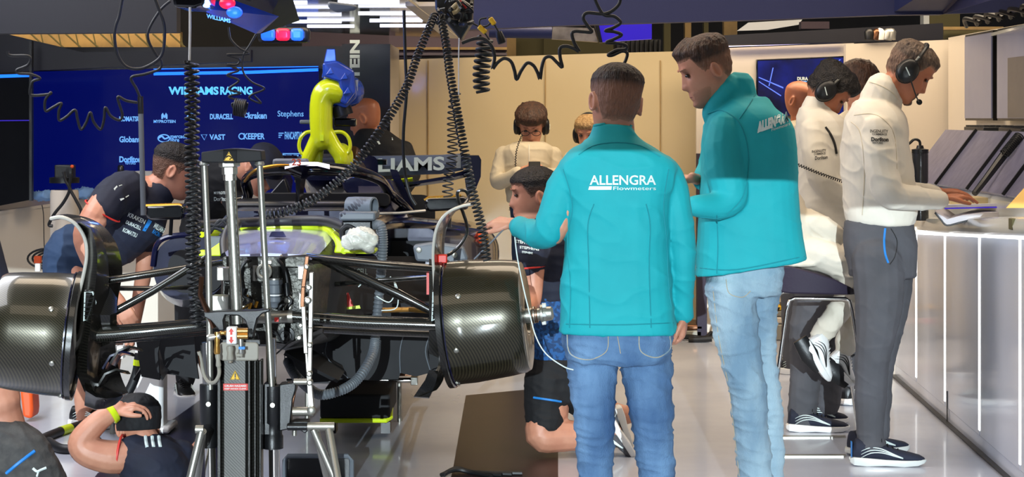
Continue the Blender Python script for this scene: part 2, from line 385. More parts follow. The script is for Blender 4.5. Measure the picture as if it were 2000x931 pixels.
# hall seen above the partitions: rear wall, warm lit panels, girders
struct(MB().pbox(-400, -60, 2500, 640, 18.5, .2), 'wall_hall', 'blackmatt', smooth=0)
k = 17
for (u0, v0, u1, v1, Y, m) in ((10, 62, 352, 104, 16.5, 'beam'), (988, 70, 1008, 118, 16, 'beam'), (1008, 72, 1062, 118, 16.3, 'olive'), (1062, 72, 1200, 118, 16.2, 'olive'),
    (1297, 46, 1310, 104, 15.8, 'olive'), (1338, 44, 1350, 104, 15.8, 'beam'), (1375, 44, 1384, 80, 15.8, 'olive'), (1414, 40, 1440, 70, 16, 'beam'), (1804, 28, 1815, 53, 14.2, 'cream'), (1815, 27, 1875, 52, 14.6, 'olive'),
    (1843, 52, 1960, 58, 13.6, 'beam'), (1843, 58, 1960, 76, 13.8, 'olive'), (1565, 42, 1620, 56, 15, 'mauve')):
    struct(MB().pbox(u0, v0, u1, v1, Y, .12), 'trim_%d' % k, m, smooth=0); k += 1
b = MB()
for i in range(9):
    u = 60+i*34; b.tube([P(u, 66, 16.4), P(u+40, 102, 16.4)], .008, 5); b.tube([P(u+20, 66, 16.4), P(u+28, 102, 16.4)], .006, 5)
struct(b, 'trim_%d' % k, 'olive'); k += 1
struct(MB().pprism([(1440, 60), (1462, 44), (1567, 38), (1560, 48), (1500, 58)], 15.5, .04), 'ceiling_skylight', mat('skylight_sheet', '#d8d4cc', .4, emit=.35, ecol='#e8e0d0'), smooth=0)
# ---------------------------------------------------------------- people
def lerp_tab(tab, z):
    if z <= tab[0][0]: return tab[0][1:]
    for a, b in zip(tab, tab[1:]):
        if z <= b[0]:
            t = (z-a[0])/(b[0]-a[0]); t2 = t
            return tuple(a[i]+(b[i]-a[i])*t2 for i in range(1, len(a)))
    return tab[-1][1:]
HT = [(-.120,.070,.020,.012),(-.114,.082,.000,.028),(-.100,.089,-.022,.042),(-.080,.091,-.045,.053),(-.055,.092,-.066,.061),(-.030,.091,-.080,.067),
      (0,.090,-.091,.071),(.02,.089,-.096,.073),(.04,.093,-.099,.075),(.065,.090,-.098,.0755),(.083,.077,-.088,.0675),(.098,.058,-.072,.0535),(.108,.040,-.055,.039),(.116,.019,-.034,.022),(.119,.004,-.014,.006)]
def gs(x, m, s): return math.exp(-((x-m)/s)**2)
def head_pt(th, z, off=0):          # local head surface, +y is the face
    f, b, w_ = lerp_tab(HT, z); cy = (f+b)/2; ry = (f-b)/2
    c, s_ = math.cos(th), math.sin(th)          # th=0 face
    e = .86
    x = w_*math.copysign(abs(s_)**e, s_); y = cy+ry*math.copysign(abs(c)**e, c)
    if c > .1:
        nz = lerp_tab([(-.05,0),(-.043,.006),(-.036,.020),(-.028,.024),(-.018,.019),(.0,.012),(.015,.006),(.03,.001),(.04,0)], z)[0]
        y += nz*gs(x, 0, .0115 if z > -.02 else .0145)
        y += -.011*(gs(x, .032, .013)+gs(x, -.032, .013))*gs(z, .012, .013)
        y += .005*(gs(x, .030, .02)+gs(x, -.030, .02))*gs(z, .036, .008)
        y += .006*gs(x, 0, .022)*(gs(z, -.060, .0055)+gs(z, -.0735, .006)) - .003*gs(x, 0, .024)*gs(z, -.067, .0025)
        y += .006*gs(x, 0, .022)*gs(z, -.103, .012) - .003*gs(x, 0, .03)*gs(z, -.086, .006)
        y += .003*(gs(x, .04, .015)+gs(x, -.04, .015))*gs(z, -.02, .016)
    p = V((x, y, z))
    if off:
        n = V((s_*.9, c*.9, max(-.6, min(1, (z-.01)*9)))).normalized(); p = p+n*off
    return p
def head_rings(off=lambda th, z: 0, n=56, m=52):
    rings = []
    for i in range(m+1):
        t = i/m; z = -.12+.239*(1-(1-t)**1.35 if t > .5 else 1-(.5**1.35)-(.5-t)*1.2158) if 0 else -.12+.239*math.sin(t*PI/2)**1.0
        rings.append([head_pt(2*PI*j/n, z, off(((2*PI*j/n+PI) % (2*PI))-PI, z)) for j in range(n)])
    return rings
def frame(fwd, up=(0,0,1), roll=0):
    y = V(fwd).normalized(); x = y.cross(V(up)).normalized(); z = x.cross(y)
    m = Matrix((x, y, z)).transposed()
    return m @ Matrix.Rotation(roll, 3, 'Y')
def hitp(bvh, p, lift=.003, d=V((0,1,0)), back=.8):
    d = (p-camo.location).normalized(); h = bvh.ray_cast(p-d*back, d)[0]
    return (h-d*lift) if h else p
class Body(MB):
    def limb(s, pts, n=14, sub=5):          # (u, v, Y, radius in px) joints
        pp = [P(*p[:3]) for p in pts]; rr = [p[3]*p[2]/F for p in pts]
        pp, rr = catmull(pp, rr, sub)
        a = pp[0]-pp[1]; e = pp[-1]-pp[-2]
        head = [(pp[0]+a.normalized()*rr[0]*k, rr[0]*q) for k, q in ((.85,.45),(.5,.83))]
        tail = [(pp[-1]+e.normalized()*rr[-1]*k, rr[-1]*q) for k, q in ((.5,.83),(.85,.45))]
        seq = head+list(zip(pp, rr))+tail
        return s.tube([q[0] for q in seq], [q[1] for q in seq], n)
    def trunk(s, rows, Y, n=28, sub=3, e=.85):       # rows (v, uL, uR, half depth m, [dY])
        R = []
        for r in rows: R.append((r[0], r[1], r[2], r[3], r[4] if len(r) > 4 else 0))
        pts, _ = catmull([V((r[0], (r[1]+r[2])/2, (r[2]-r[1])/2)) for r in R], [0]*len(R), sub)
        dd, _ = catmull([V((r[3], r[4], 0)) for r in R], [0]*len(R), sub)
        rings = []
        for p, d in zip(pts, dd):
            Yc = Y+d.y; c = P(p.y, p.x, Yc); hw = p.z*Yc/F
            rings.append([c+V((hw*math.copysign(abs(math.cos(2*PI*j/n))**e, math.cos(2*PI*j/n)), d.x*math.copysign(abs(math.sin(2*PI*j/n))**e, math.sin(2*PI*j/n)), 0)) for j in range(n)])
        s.loft(rings); return s
    def remesh(s, name, m, parent, vox=.007, it=3, wr=0, ws=(7,7,14), seed=0, cut=None, fold=0):
        me = bpy.data.meshes.new(name); o0 = wloc(parent) if parent else V((0,0,0))
        me.from_pydata([p-o0 for p in s.v], [], s.f)
        bm = bmesh.new(); bm.from_mesh(me); 
        # orient every closed piece outward
        bmesh.ops.recalc_face_normals(bm, faces=bm.faces); bm.to_mesh(me); bm.free()
        o = bpy.data.objects.new('tmp', me); COL.objects.link(o)
        r = o.modifiers.new('r', 'REMESH'); r.mode = 'VOXEL'; r.voxel_size = vox; r.use_smooth_shade = True
        if it: q = o.modifiers.new('s', 'SMOOTH'); q.factor = .5; q.iterations = it
        dg = bpy.context.evaluated_depsgraph_get(); dg.update()
        m2 = bpy.data.meshes.new_from_object(o.evaluated_get(dg)); bpy.data.objects.remove(o); bpy.data.meshes.remove(me)
        if wr:
            ns = [v.normal.copy() for v in m2.vertices]
            for v, nn in zip(m2.vertices, ns):
                q = v.co+o0; a = V((q.x*ws[0]+seed*3.1, q.y*ws[1], q.z*ws[2]))
                d = noise.noise(a)+.5*noise.noise(a*2.1)
                if fold: 
                    r_ = 1-abs(noise.noise(V((a.x*1.3, a.y*1.3, a.z*1.6+a.x*.8))))*2.2; d += fold*max(0, r_)**3
                v.co += nn*d*wr
        m2.name = name
        ob = link(name, m2, m, parent, o0, smooth=0)
        for p in m2.polygons: p.use_smooth = True
        return ob
def bvh_of(o):
    l = wloc(o); me = o.data
    return BVHTree.FromPolygons([v.co+l for v in me.vertices], [tuple(p.vertices) for p in me.polygons])
def add_head(B, c, fr, sc=1.0, ears=True):
    c = V(c)
    for_r = [[c+fr @ (p*sc) for p in r] for r in head_rings()]
    B.loft(for_r)
    if ears:
        for sx in (-1, 1):
            e = c+fr @ (V((sx*.078, -.012, -.008))*sc)
            rot = fr @ Matrix.Rotation(sx*-.35, 3, 'Z') @ Matrix.Rotation(-.2, 3, 'X')
            ring = [e+rot @ (V((sx*.004, .014*math.cos(t)-.004, .029*math.sin(t)*(1.0 if math.sin(t) > 0 else .9)))*sc) for t in [2*PI*k/14 for k in range(14)]]
            B.tube(ring, .0058*sc, 7, closed=True)
            B.ell(e-rot @ V((sx*.004,0,0)), (.005*sc, .014*sc, .025*sc), rot)
def face_bits(root, c, fr, sc=1, brow='hair', eye=True):
    c = V(c)
    for sx in (-1, 1):
        if eye:
            q = c+fr @ (V((sx*.0315, .0815, .012))*sc)
            o = MB().ell(q, (.0125*sc, .008*sc, .0065*sc), fr).build('eye', 'eyew', root)
        pts = [c+fr @ (head_pt(sx*t, .034+.004*math.sin((t-.12)*4), .0025)*sc) for t in (.14,.22,.32,.42,.52,.6)]
        MB().tube(pts, [.002*sc,.0038*sc,.004*sc,.0035*sc,.003*sc,.001*sc], 6).build('eyebrow', brow, root)
    pts = [c+fr @ (head_pt(t, -.067, .0015)*sc) for t in (-.28,-.15,0,.15,.28)]
    MB().tube(pts, [.001*sc,.0035*sc,.004*sc,.0035*sc,.001*sc], 6).build('mouth', 'lip', root)
def hair(root, c, fr, sc, m, fn, name='hair', nz=.003, seed=0, n=110, mm=84, kk=.0075, strand=.0016):
    def off(th, z):
        o = fn(th, z); q_ = sm(.1185-z, 0, .02)
        if o > -.003: o += q_*nz*noise.noise(V((math.sin(th)*5+seed, math.cos(th)*5, z*38)))+q_*nz*.6*noise.noise(V((math.sin(th)*14, math.cos(th)*14+seed, z*90)))
        return o
    cov = []
    def off2(th, z):
        o = off(th, z); a_ = 1-abs(noise.noise(V((th*9+seed, z*14+seed, 0))))
        if o > .004: o += sm(.1185-z,0,.02)*strand*(noise.noise(V((th*26+seed, z*16, 1)))+.7*noise.noise(V((th*60, z*30+seed, 2))))
        cov.append(max(0, min(1, (fn(th, z)+.0005)/kk))); return o
    rings = [[V(c)+fr @ (p*sc) for p in r] for r in head_rings(off2, n, mm)]
    o = MB().loft(rings).build(name, m, root, smooth=80)
    at = o.data.attributes.new('cover', 'FLOAT', 'POINT')
    for i, x in enumerate(cov): at.data[i].value = x
    return o
def sm(x, a, b): t = max(0, min(1, (x-a)/(b-a))); return t*t*(3-2*t)
def short_hair(top=.018, side=.006, front=.055, nape=-.06, frontlift=0):
    def fn(th, z):
        a = abs(th)
        line = nape if a > 2.3 else (nape+(.0-nape)*sm(2.3-a, 0, .5) if a > 1.75 else (-.005 if a > 1.35 else .0+front*sm(1.35-a, 0, .45)))
        d = sm(z, line-.010, line+.026)
        if d <= .01: return -.006
        t = side+(top-side)*sm(z, .03, .10)+frontlift*sm(.8-a, 0, .8)*sm(z, .05, .09)
        return -.003+(t+.003)*d
    return fn
def hand(B, wrist, fingdir, palm, r=.0085, curl=.5, L=.18, spread=.012, side=1, thumb=.9):
    """wrist point, direction of the fingers, palm normal (towards which fingers curl), unequal bent fingers, side thumb"""
    w_ = V(wrist); f = V(fingdir).normalized(); p = V(palm); p = (p-f*p.dot(f)).normalized(); s_ = f.cross(p)*side
    k = L/.18; pl = .085*k
    for j in range(4):
        x = (j-1.5)*.0195*k
        a = w_+s_*x*.6+f*.012; b = w_+s_*x+f*(pl*(1-.06*abs(j-1.2)))
        B.tube([a, (a+b)/2, b], [.013*k, .014*k, .0115*k], 10, smooth=2)
        ln = (.072, .080, .075, .060)[j]*k; d = f.copy(); q = b; pts = [b-f*.01, b]; rad = [r*1.15*k, r*1.1*k]
        for seg, cv in ((.42, curl), (.32, curl*1.1), (.26, curl*.8)):
            ang = cv; ax = d.cross(p)
            if ax.length < 1e-4: ax = d.orthogonal()
            d = (d*math.cos(ang)+(p-d*p.dot(d)).normalized()*math.sin(ang)).normalized() if (p-d*p.dot(d)).length > .05 else (d*math.cos(ang)-f*math.sin(ang)).normalized()
            q = q+(d+s_*(j-1.5)*spread*3).normalized()*ln*seg; pts.append(q); rad.append(r*k*(1-.08*len(pts)/2))
        B.tube(pts, rad, 8, smooth=2)
    t0 = w_-s_*.024*k+f*.02*k; t1 = t0-s_*.022*k*thumb+f*.028*k+p*.012*k; t2 = t1+f*.03*k+p*.010*k-s_*.006*k; t3 = t2+f*.022*k+p*.006*k
    B.tube([w_+f*.012, t0, t1, t2, t3], [.014*k, .0135*k, .0105*k, .0095*k, .007*k], 8, smooth=2)
def shoe(root, heel, toe, m='navy', sole='white', h=.10, wd=.048, stripes='print', name='shoe', trim=None, up=(0,0,1)):
    """heel & toe: points on the ground plane of the shoe"""
    a, b = V(heel), V(toe); L = (b-a).length; f = (b-a).normalized(); u = V(up); u = (u-f*u.dot(f)).normalized(); s_ = f.cross(u)
    def ring(t, w_, z0, z1, bulge=.5):
        c = a+f*L*t; out = []
        for j in range(16):
            an = 2*PI*j/16; out.append(c+s_*w_*math.cos(an)+u*((z0+z1)/2+(z1-z0)/2*math.copysign(abs(math.sin(an))**.8, math.sin(an))))
        return out
    q = MB().loft([ring(.02,wd*.45,.02,h*.75), ring(.06,wd*.72,.018,h*1.0), ring(.2,wd*.82,.018,h*1.02), ring(.34,wd*.82,.018,h*.93), ring(.45,wd*.88,.018,h*.78), ring(.6,wd*.98,.018,h*.62), ring(.78,wd*1.0,.016,h*.5), ring(.92,wd*.8,.016,h*.40), ring(.985,wd*.4,.02,h*.30)])
    up_ = q.build(name, m, root)
    def sr(t, w_, z0, z1): 
        c = a+f*L*t; return [c-s_*w_+u*z0, c-s_*w_*1.05+u*(z0+z1)/2, c-s_*w_+u*z1, c+s_*w_+u*z1, c+s_*w_*1.05+u*(z0+z1)/2, c+s_*w_+u*z0]
    so = MB().loft([sr(-.02,wd*.4,.014,.030), sr(.03,wd*.8,.004,.038), sr(.2,wd*.98,.0,.036), sr(.45,wd*.96,.003,.030), sr(.7,wd*1.1,.0,.028), sr(.88,wd*.95,.004,.028), sr(.97,wd*.62,.012,.030), sr(1.01,wd*.25,.020,.028)])
    so.build('sole', sole, up_, bevel=.003)
    if stripes:
        for sx in (-1, 1):
            for k_ in range(3):
                pts = [a+f*L*t+s_*sx*(wd*(.84+.16*sm(t,.3,.6))+.0015)+u*z for t, z in ((.12,.038+.014*k_),(.25,.058+.012*k_),(.4,.06+.008*k_),(.55,.048+.004*k_),(.68,.036+.002*k_))]
                MB().tube(pts, [.0006,.002,.0024,.002,.0006], 6, smooth=3).build('side_stripe', stripes, up_)
    for k_ in range(4):
        c = a+f*L*(.42+.07*k_)+u*(h*(.84-.085*k_)+.0)
        MB().tube([c-s_*.022+u*-.006, c+u*.004, c+s_*.022+u*-.006], .0028, 6, smooth=2).build('lace', 'black' if m != 'white' else 'white', up_)
    c = a+f*L*.40+u*h*.93
    MB().tube([c, c+s_*.02+u*.012, c+s_*.03+u*-.004, c, c-s_*.02+u*.012, c-s_*.03-u*.004, c], .0022, 6, smooth=3).build('lace', 'black', up_)
    if trim: MB().strip([a+f*L*.005+u*z-s_*wd*.4 for z in (.035,.06,.1)], s_*wd*.8, .003).build('heel_tab', trim, up_)
    return up_
def headset(label, c, fr, sc, mic=None, colr='black', group=None, name='headset'):
    c = V(c); root = empty(name, label, 'headset', c+fr @ V((0,0,.12)), group)
    band = [c+fr @ (V((.098*math.sin(t), -.005, .004+.131*math.cos(t)))*sc) for t in [(-1.5+3.0*k/16) for k in range(17)]]
    MB().tube(band, .0095*sc, 8, flat=1.0).build('headband', colr, root)
    pad = [c+fr @ (V((.088*math.sin(t), -.005, .004+.128*math.cos(t)))*sc) for t in [(-.8+1.6*k/10) for k in range(11)]]
    MB().tube(pad, .013*sc, 8).build('band_cushion', 'blackmatt', root)
    for sx in (-1, 1):
        ax = fr @ V((sx, 0, 0)); q = c+fr @ (V((sx*.066, -.008, -.008))*sc)
        cup = MB()
        prof = [(0,.030),(.004,.042),(.014,.044),(.018,.038)]
        def ov(t, r): return [q+ax*t*sc+(fr @ V((0, math.cos(k*2*PI/24)*r*1.05, math.sin(k*2*PI/24)*r*1.28)))*sc for k in range(24)]
        MB().loft([ov(t, r) for t, r in prof]).build('ear_cushion', 'blackmatt', root)
        e = MB().loft([ov(t, r) for t, r in ((.017,.036),(.020,.041),(.034,.040),(.042,.033),(.045,.018),(.046,.003))]).build('ear_cup', colr, root)
        a = q+ax*.046*sc
        MB().tube([a+(fr @ V((0,-.018,.006)))*sc, a+(fr @ V((0,.016,-.012)))*sc], .0022*sc, 6).build('silver_mark', 'print', e)
        MB().tube([q+ax*.03*sc+(fr @ V((0,0,z)))*sc for z in (.03,.055,.075)], .005*sc, 6).build('slider', 'steel', root)
    if mic:
        a = c+fr @ (V((mic*.105, .02, -.03))*sc); e = c+fr @ (V((mic*.02, .115, -.075))*sc)
        mm_ = c+fr @ (V((mic*.085, .085, -.07))*sc)
        b_ = MB().tube([a, mm_, e], .003*sc, 6, smooth=5).build('microphone_boom', 'black', root)
        MB().ell(e, (.010*sc, .013*sc, .012*sc), fr).build('microphone', 'blackmatt', b_)
    return root
def coiled(name, label, cat, path, R, turns, r, m='rubber', group=None, per=12, n=6, straight=None, parent=None):
    b = MB(); pts = helix(path, R, turns, per)
    if straight: pts = [V(p) for p in straight[0]]+pts+[V(p) for p in straight[1]]
    b.tube(pts, r, n)
    o = b.build(name, m, parent, smooth=60)
    return tag(o, label, cat, group) if parent is None else o
def outline_strip(root, name, m, pts, bvh, ray=(0,1,0), r=.003, lift=.001, sub=6):
    pp, _ = catmull([V(p) for p in pts], [0]*len(pts), sub); out = []
    for p in pp:
        d = (p-camo.location).normalized(); h = bvh.ray_cast(p-d*.9, d)
        if h[0]: out.append(h[0]-d*lift)
    if len(out) < 2: return
    return MB().tube(out, r, 6).build(name, m, root)

# ================= man in turquoise jacket seen from behind
Y1 = 6.4
r1 = empty('person', 'man in a turquoise jacket and mid-blue jeans, back square to the viewer', 'person', (P(1212,0,Y1).x, Y1, 0))
hc = P(1202, 200, Y1); fr = frame((-.22, 1, -.06), roll=math.radians(6))
B = Body(); add_head(B, hc, fr, 1.03)
B.limb([(1203,235,Y1-.0,35),(1205,300,Y1,38)]); B.trunk([(300,1150,1265,.07),(380,1125,1290,.09),(600,1120,1290,.09)], Y1)
B.limb([(1125,335,Y1,22),(1084,460,Y1-.02,18),(1012,440,Y1+.24,13),(995,436,Y1+.27,12)]); B.limb([(1300,340,Y1,22),(1332,490,Y1,18),(1336,612,Y1+.06,13)])
hand(B, P(1004,438,Y1+.25), (-.85,.35,.1), (.0,.35,-1), curl=.6, L=.165, side=-1)
hand(B, P(1336,612,Y1+.06), (-.05,.1,-1), (-1,.2,0), curl=.75, L=.165)
B.remesh('body', 'skin', r1, .0045, 1)
hair(r1, hc, fr, 1.03, 'hair', short_hair(.012, .0045, .06, -.066), 'hair', .002, 3, 150, 110, kk=.0085)
J = Body()
J.trunk([(243,1160,1234,.062),(254,1155,1238,.067),(266,1150,1243,.072),(277,1140,1256,.08),(287,1124,1276,.09),(301,1106,1302,.105),(325,1093,1322,.115),(360,1097,1318,.122),(400,1105,1310,.125),(470,1104,1306,.12),(530,1098,1310,.125),(600,1094,1314,.135),(640,1092,1318,.14),(648,1093,1317,.138)], Y1, e=.72)
J.limb([(1128,330,Y1,34),(1100,375,Y1-.01,35),(1080,430,Y1-.02,33),(1068,455,Y1,31),(1045,456,Y1+.08,27),(1012,442,Y1+.22,19)])
J.limb([(1292,330,Y1,33),(1312,372,Y1,33),(1328,450,Y1-.01,29),(1334,520,Y1,25),(1333,580,Y1+.04,22),(1333,612,Y1+.06,21)])
j1 = J.remesh('jacket', 'teal', r1, .006, 3, wr=.0045, ws=(5,5,8), fold=1.0)
bj1 = bvh_of(j1)
for s_, w0, w1, v0, v1 in (('ALLENGRA', 1152, 1281, 342, 361), ('Flowmeters', 1198, 1281, 364, 371)):
    a = P((w0+w1)/2, (v0+v1)/2, Y1-.15); text(s_, a, (1,0,-.0), (0,0,1), (w1-w0)*(Y1-.12)/F, (v1-v0)*(Y1-.12)/F, 'print', 'back_lettering', r1, bold=.018 if s_[0] == 'A' else .0, bvh=bj1, ray=(0,1,0))
vs = [P(u, v, Y1-.15) for u, v in ((1151,363.5),(1195,363.5),(1194,370.5),(1149,370.5))]
MB().add([hitp(bj1, p) for p in vs], [(0,1,2,3)]).build('back_lettering', 'print', r1)
for pts in (([(1100,330),(1118,400),(1108,470),(1114,560),(1112,640)]), ([(1306,330),(1296,400),(1302,470),(1306,560),(1312,600)]), ([(1130,302),(1160,284),(1205,278),(1250,284),(1290,306)]), ([(1094,632),(1205,634),(1316,630)]), ([(1160,398),(1148,440),(1150,520),(1152,640)]), ([(1262,398),(1270,440),(1268,520),(1272,640)]) ):
    outline_strip(r1, 'jacket_seam', 'seam', [P(u, v, Y1-.3) for u, v in pts], bj1, r=.0018)
outline_strip(r1, 'collar_edge', 'collar', [P(u, v, Y1-.3) for u, v in ((1160,245),(1180,242),(1200,241),(1220,242),(1234,246))], bj1, r=.004)
T = Body()
T.trunk([(632,1100,1312,.12),(660,1102,1312,.13),(690,1106,1310,.135),(704,1112,1305,.12)], Y1)
T.limb([(1156,680,Y1,50),(1156,730,Y1,48),(1160,800,Y1-.02,41),(1163,870,Y1,36),(1164,931,Y1+.02,35),(1168,1060,Y1+.05,27)])
T.limb([(1260,680,Y1,50),(1264,730,Y1,48),(1272,800,Y1-.02,42),(1279,870,Y1,38),(1283,931,Y1+.02,35),(1288,1060,Y1+.05,27)])
t1 = T.remesh('jeans', 'denim', r1, .0065, 3, wr=.006, ws=(6,6,17), fold=1.1, seed=2)
bt1 = bvh_of(t1)
for pts in (([(1108,652),(1114,690),(1150,702),(1184,686),(1188,655)]), ([(1248,655),(1252,686),(1282,698),(1308,682),(1308,655)]), ([(1205,650),(1212,690)])):
    outline_strip(r1, 'pocket_stitching', 'stitch', [P(u, v, Y1-.3) for u, v in pts], bt1, r=.0012)
    if len(pts) > 3: outline_strip(r1, 'pocket_edge', 'denim2', [P(u, v, Y1-.3) for u, v in pts], bt1, r=.003, lift=-.0015)
shoe(r1, (P(1166,0,Y1).x-.01, Y1-.06, 0), (P(1160,0,Y1).x-.03, Y1+.22, 0), 'black', 'white'); shoe(r1, (P(1288,0,Y1).x, Y1-.06, 0), (P(1295,0,Y1).x+.03, Y1+.22, 0), 'black', 'white')

# ================= man in turquoise jacket in profile
Y2 = 7.4
r2 = empty('person', 'tall man in turquoise jacket and pale washed jeans, face in profile looking down', 'person', (P(1480,0,Y2).x, Y2, 0))
hc = P(1381, 138, Y2); fr = frame((-.97, -.1, -.40), roll=math.radians(0)); sc = 1.04
B = Body(); add_head(B, hc, fr, sc)
B.limb([(1398,160,Y2+.01,30),(1425,195,Y2+.02,32),(1445,235,Y2+.02,38)]); B.trunk([(240,1400,1480,.08),(400,1400,1520,.09),(500,1400,1520,.09)], Y2)
B.limb([(1420,260,Y2-.12,22),(1428,400,Y2-.15,17),(1352,404,Y2-.25,12)]); B.limb([(1400,270,Y2+.15,20),(1390,350,Y2+.22,16),(1362,350,Y2+.1,11),(1352,346,Y2+.05,10)])
hand(B, P(1362,349,Y2+.08), (-.9,-.2,0), (0,.2,-1), curl=.3, L=.17); hand(B, P(1352,404,Y2-.25), (-.9,.3,.1), (0,.3,1), curl=.5, L=.17, side=-1)
B.remesh('body', 'skin', r2, .004, 1)
face_bits(r2, hc, fr, sc)
hair(r2, hc, fr, sc, 'hair2', short_hair(.020,.0045,.064,-.05,.012), 'hair', .004, 1, 150, 110)
hair(r2, hc, fr, sc, 'stubble', lambda t, z: -.003+.0045*(sm(-z,.035,.06)*sm(1.75-abs(t),0,.4)*(1 if z < -.08 else sm(abs(t),.25,.5))), 'stubble', .0003, kk=.006, strand=0)
J = Body()
J.trunk([(190,1425,1496,.08,.02),(200,1414,1506,.1,.01),(212,1400,1515,.13),(232,1380,1540,.16),(262,1374,1551,.175),(300,1372,1554,.175),(360,1370,1556,.165),(420,1366,1561,.16),(480,1362,1567,.165),(515,1360,1571,.17),(530,1358,1574,.17)], Y2, e=.68)
for q in (0,): J.limb([(1444,168,Y2+.02,31),(1442,192,Y2+.02,37),(1446,225,Y2,42)]); J.limb([(1424,172,Y2-.0,29),(1402,200,Y2-.02,24),(1398,225,Y2,28)])
J.limb([(1418,252,Y2-.11,36),(1414,300,Y2-.13,40),(1420,350,Y2-.15,39),(1424,385,Y2-.16,35),(1400,402,Y2-.19,29),(1356,402,Y2-.25,20)])
J.limb([(1405,250,Y2+.14,32),(1392,320,Y2+.18,28),(1372,352,Y2+.12,20)])
j2 = J.remesh('jacket', 'teal', r2, .006, 3, wr=.004, ws=(5,5,7), fold=.6, seed=5)
# slanted hem
l = wloc(j2)
for v in j2.data.vertices:
    q = v.co+l; kk_ = F/q.y; vv = HV+(CH-q.z)*kk_; uu = 1000+q.x*kk_
    v.co.z += sm(vv, 420, 535)*((uu-1355)/220*36-10)/kk_
j2.data.update()
bj2 = bvh_of(j2)
R2 = V((.93,.0,.17)); ray2 = (-.25, 1, 0)
text('ALLENGRA', P(1510, 238, Y2-.17), (1,0,.36), (0,0,1), .125, .042, 'print', 'back_lettering', r2, bold=.08, bvh=bj2, ray=(0,1,0))
text('Flowmeters', P(1525, 247, Y2-.17), (1,0,.34), (0,0,1), .072, .012, 'print', 'back_lettering', r2, bold=.0, bvh=bj2, ray=(0,1,0))
vs = [P(u, v, Y2-.2) for u, v in ((1480,252),(1508,243),(1508,249),(1480,259))]
MB().add([hitp(bj2, p) for p in vs], [(0,1,2,3)]).build('back_lettering', 'print', r2)
for pts in ([(1382,222),(1410,216),(1440,235),(1458,275),(1462,330),(1450,385),(1420,418)], [(1484,168),(1466,200),(1444,232)], [(1400,420),(1402,480),(1400,534)], [(1360,522),(1440,526),(1572,500)], [(1366,424),(1400,426),(1436,420)]):
    outline_strip(r2, 'jacket_seam', 'seam', [P(u, v, Y2-.4) for u, v in pts], bj2, r=.0022)
T = Body()
T.trunk([(505,1375,1532,.12),(545,1380,1528,.13),(575,1384,1522,.12)], Y2)
T.limb([(1428,560,Y2-.04,50),(1434,620,Y2-.05,46),(1446,690,Y2-.06,41),(1460,760,Y2-.06,36),(1468,850,Y2-.03,34),(1476,931,Y2,32),(1480,980,Y2,26)])
T.limb([(1480,560,Y2+.06,46),(1482,620,Y2+.08,36),(1488,700,Y2+.1,29),(1500,780,Y2+.12,26),(1506,860,Y2+.14,24),(1508,960,Y2+.14,22)])
t2 = T.remesh('jeans', 'denim2', r2, .0065, 3, wr=.006, ws=(6,6,15), fold=1.1, seed=8)
bt2 = bvh_of(t2)
for pts in ([(1392,560),(1404,660),(1424,760),(1436,860),(1444,930)], [(1418,545),(1424,572),(1450,580),(1466,568)]): outline_strip(r2, 'jeans_seam', 'stitch', [P(u, v, Y2) for u, v in pts], bt2, r=.0013)
shoe(r2, (P(1490,0,Y2).x+.03, Y2, 0), (P(1490,0,Y2).x-.25, Y2-.02, 0), 'white', 'white'); shoe(r2, (P(1515,0,Y2).x+.05, Y2+.14, 0), (P(1515,0,Y2).x-.22, Y2+.16, 0), 'white', 'white')

# ================= engineer in white shirt at the counter
Y3 = 8.5
r3 = empty('person', 'man in a white shirt and dark grey trousers standing bent over the counter', 'person', (P(1715,0,Y3).x, Y3, 0))
hc = P(1773, 139, Y3); fr = frame((.80, -.06, -.62)); sc = 1.04
B = Body(); add_head(B, hc, fr, sc)
B.limb([(1752,160,Y3,26),(1728,180,Y3,27),(1712,215,Y3,32)]); B.trunk([(215,1680,1735,.08),(420,1680,1750,.09)], Y3)
B.limb([(1715,250,Y3-.14,20),(1740,378,Y3-.17,16),(1838,388,Y3-.1,11)]); B.limb([(1735,250,Y3+.14,20),(1760,370,Y3+.2,15),(1835,376,Y3+.16,11)])
hand(B, P(1846,386,Y3-.1), (1,.25,.06), (0,.1,-1), curl=.25, L=.175); hand(B, P(1838,374,Y3+.16), (1,-.1,-.02), (0,.1,-1), curl=.3, L=.175, side=-1)
B.remesh('body', 'skin2', r3, .0045, 1)
face_bits(r3, hc, fr, sc, 'hairgrey')
hair(r3, hc, fr, sc, 'hairgrey', short_hair(.016,.006,.062,-.055,.008), 'hair', .004, 4, 150, 110)
hair(r3, hc, fr, sc, 'hairgrey', lambda t, z: .004 if (abs(t) < .42 and (z < -.088 or -.058 < z < -.048 or (abs(t) > .3 and z < -.05))) else -.006, 'beard', .0012, kk=.005)
headset('black headset with silver mark and microphone on the standing man at the counter', hc, fr, sc, mic=-1*-1, group=None)
J = Body()
J.trunk([(196,1672,1738,.09),(212,1662,1756,.13),(235,1652,1768,.165),(270,1645,1772,.175),(310,1644,1778,.17),(360,1646,1784,.16),(400,1650,1788,.15),(428,1653,1786,.14),(438,1660,1782,.13)], Y3, e=.85)
J.limb([(1724,178,Y3,36),(1716,205,Y3,40)]); J.limb([(1738,190,Y3,24),(1742,205,Y3,22)])
J.limb([(1712,252,Y3-.13,33),(1716,300,Y3-.15,35),(1726,350,Y3-.17,32),(1742,380,Y3-.18,28),(1780,388,Y3-.16,24),(1836,390,Y3-.1,18)])
J.limb([(1730,250,Y3+.14,30),(1750,330,Y3+.18,28),(1765,372,Y3+.2,23),(1825,378,Y3+.16,17)])
j3 = J.remesh('shirt', 'shirt', r3, .006, 3, wr=.005, ws=(6,6,8), fold=.9, seed=11)
bj3 = bvh_of(j3)
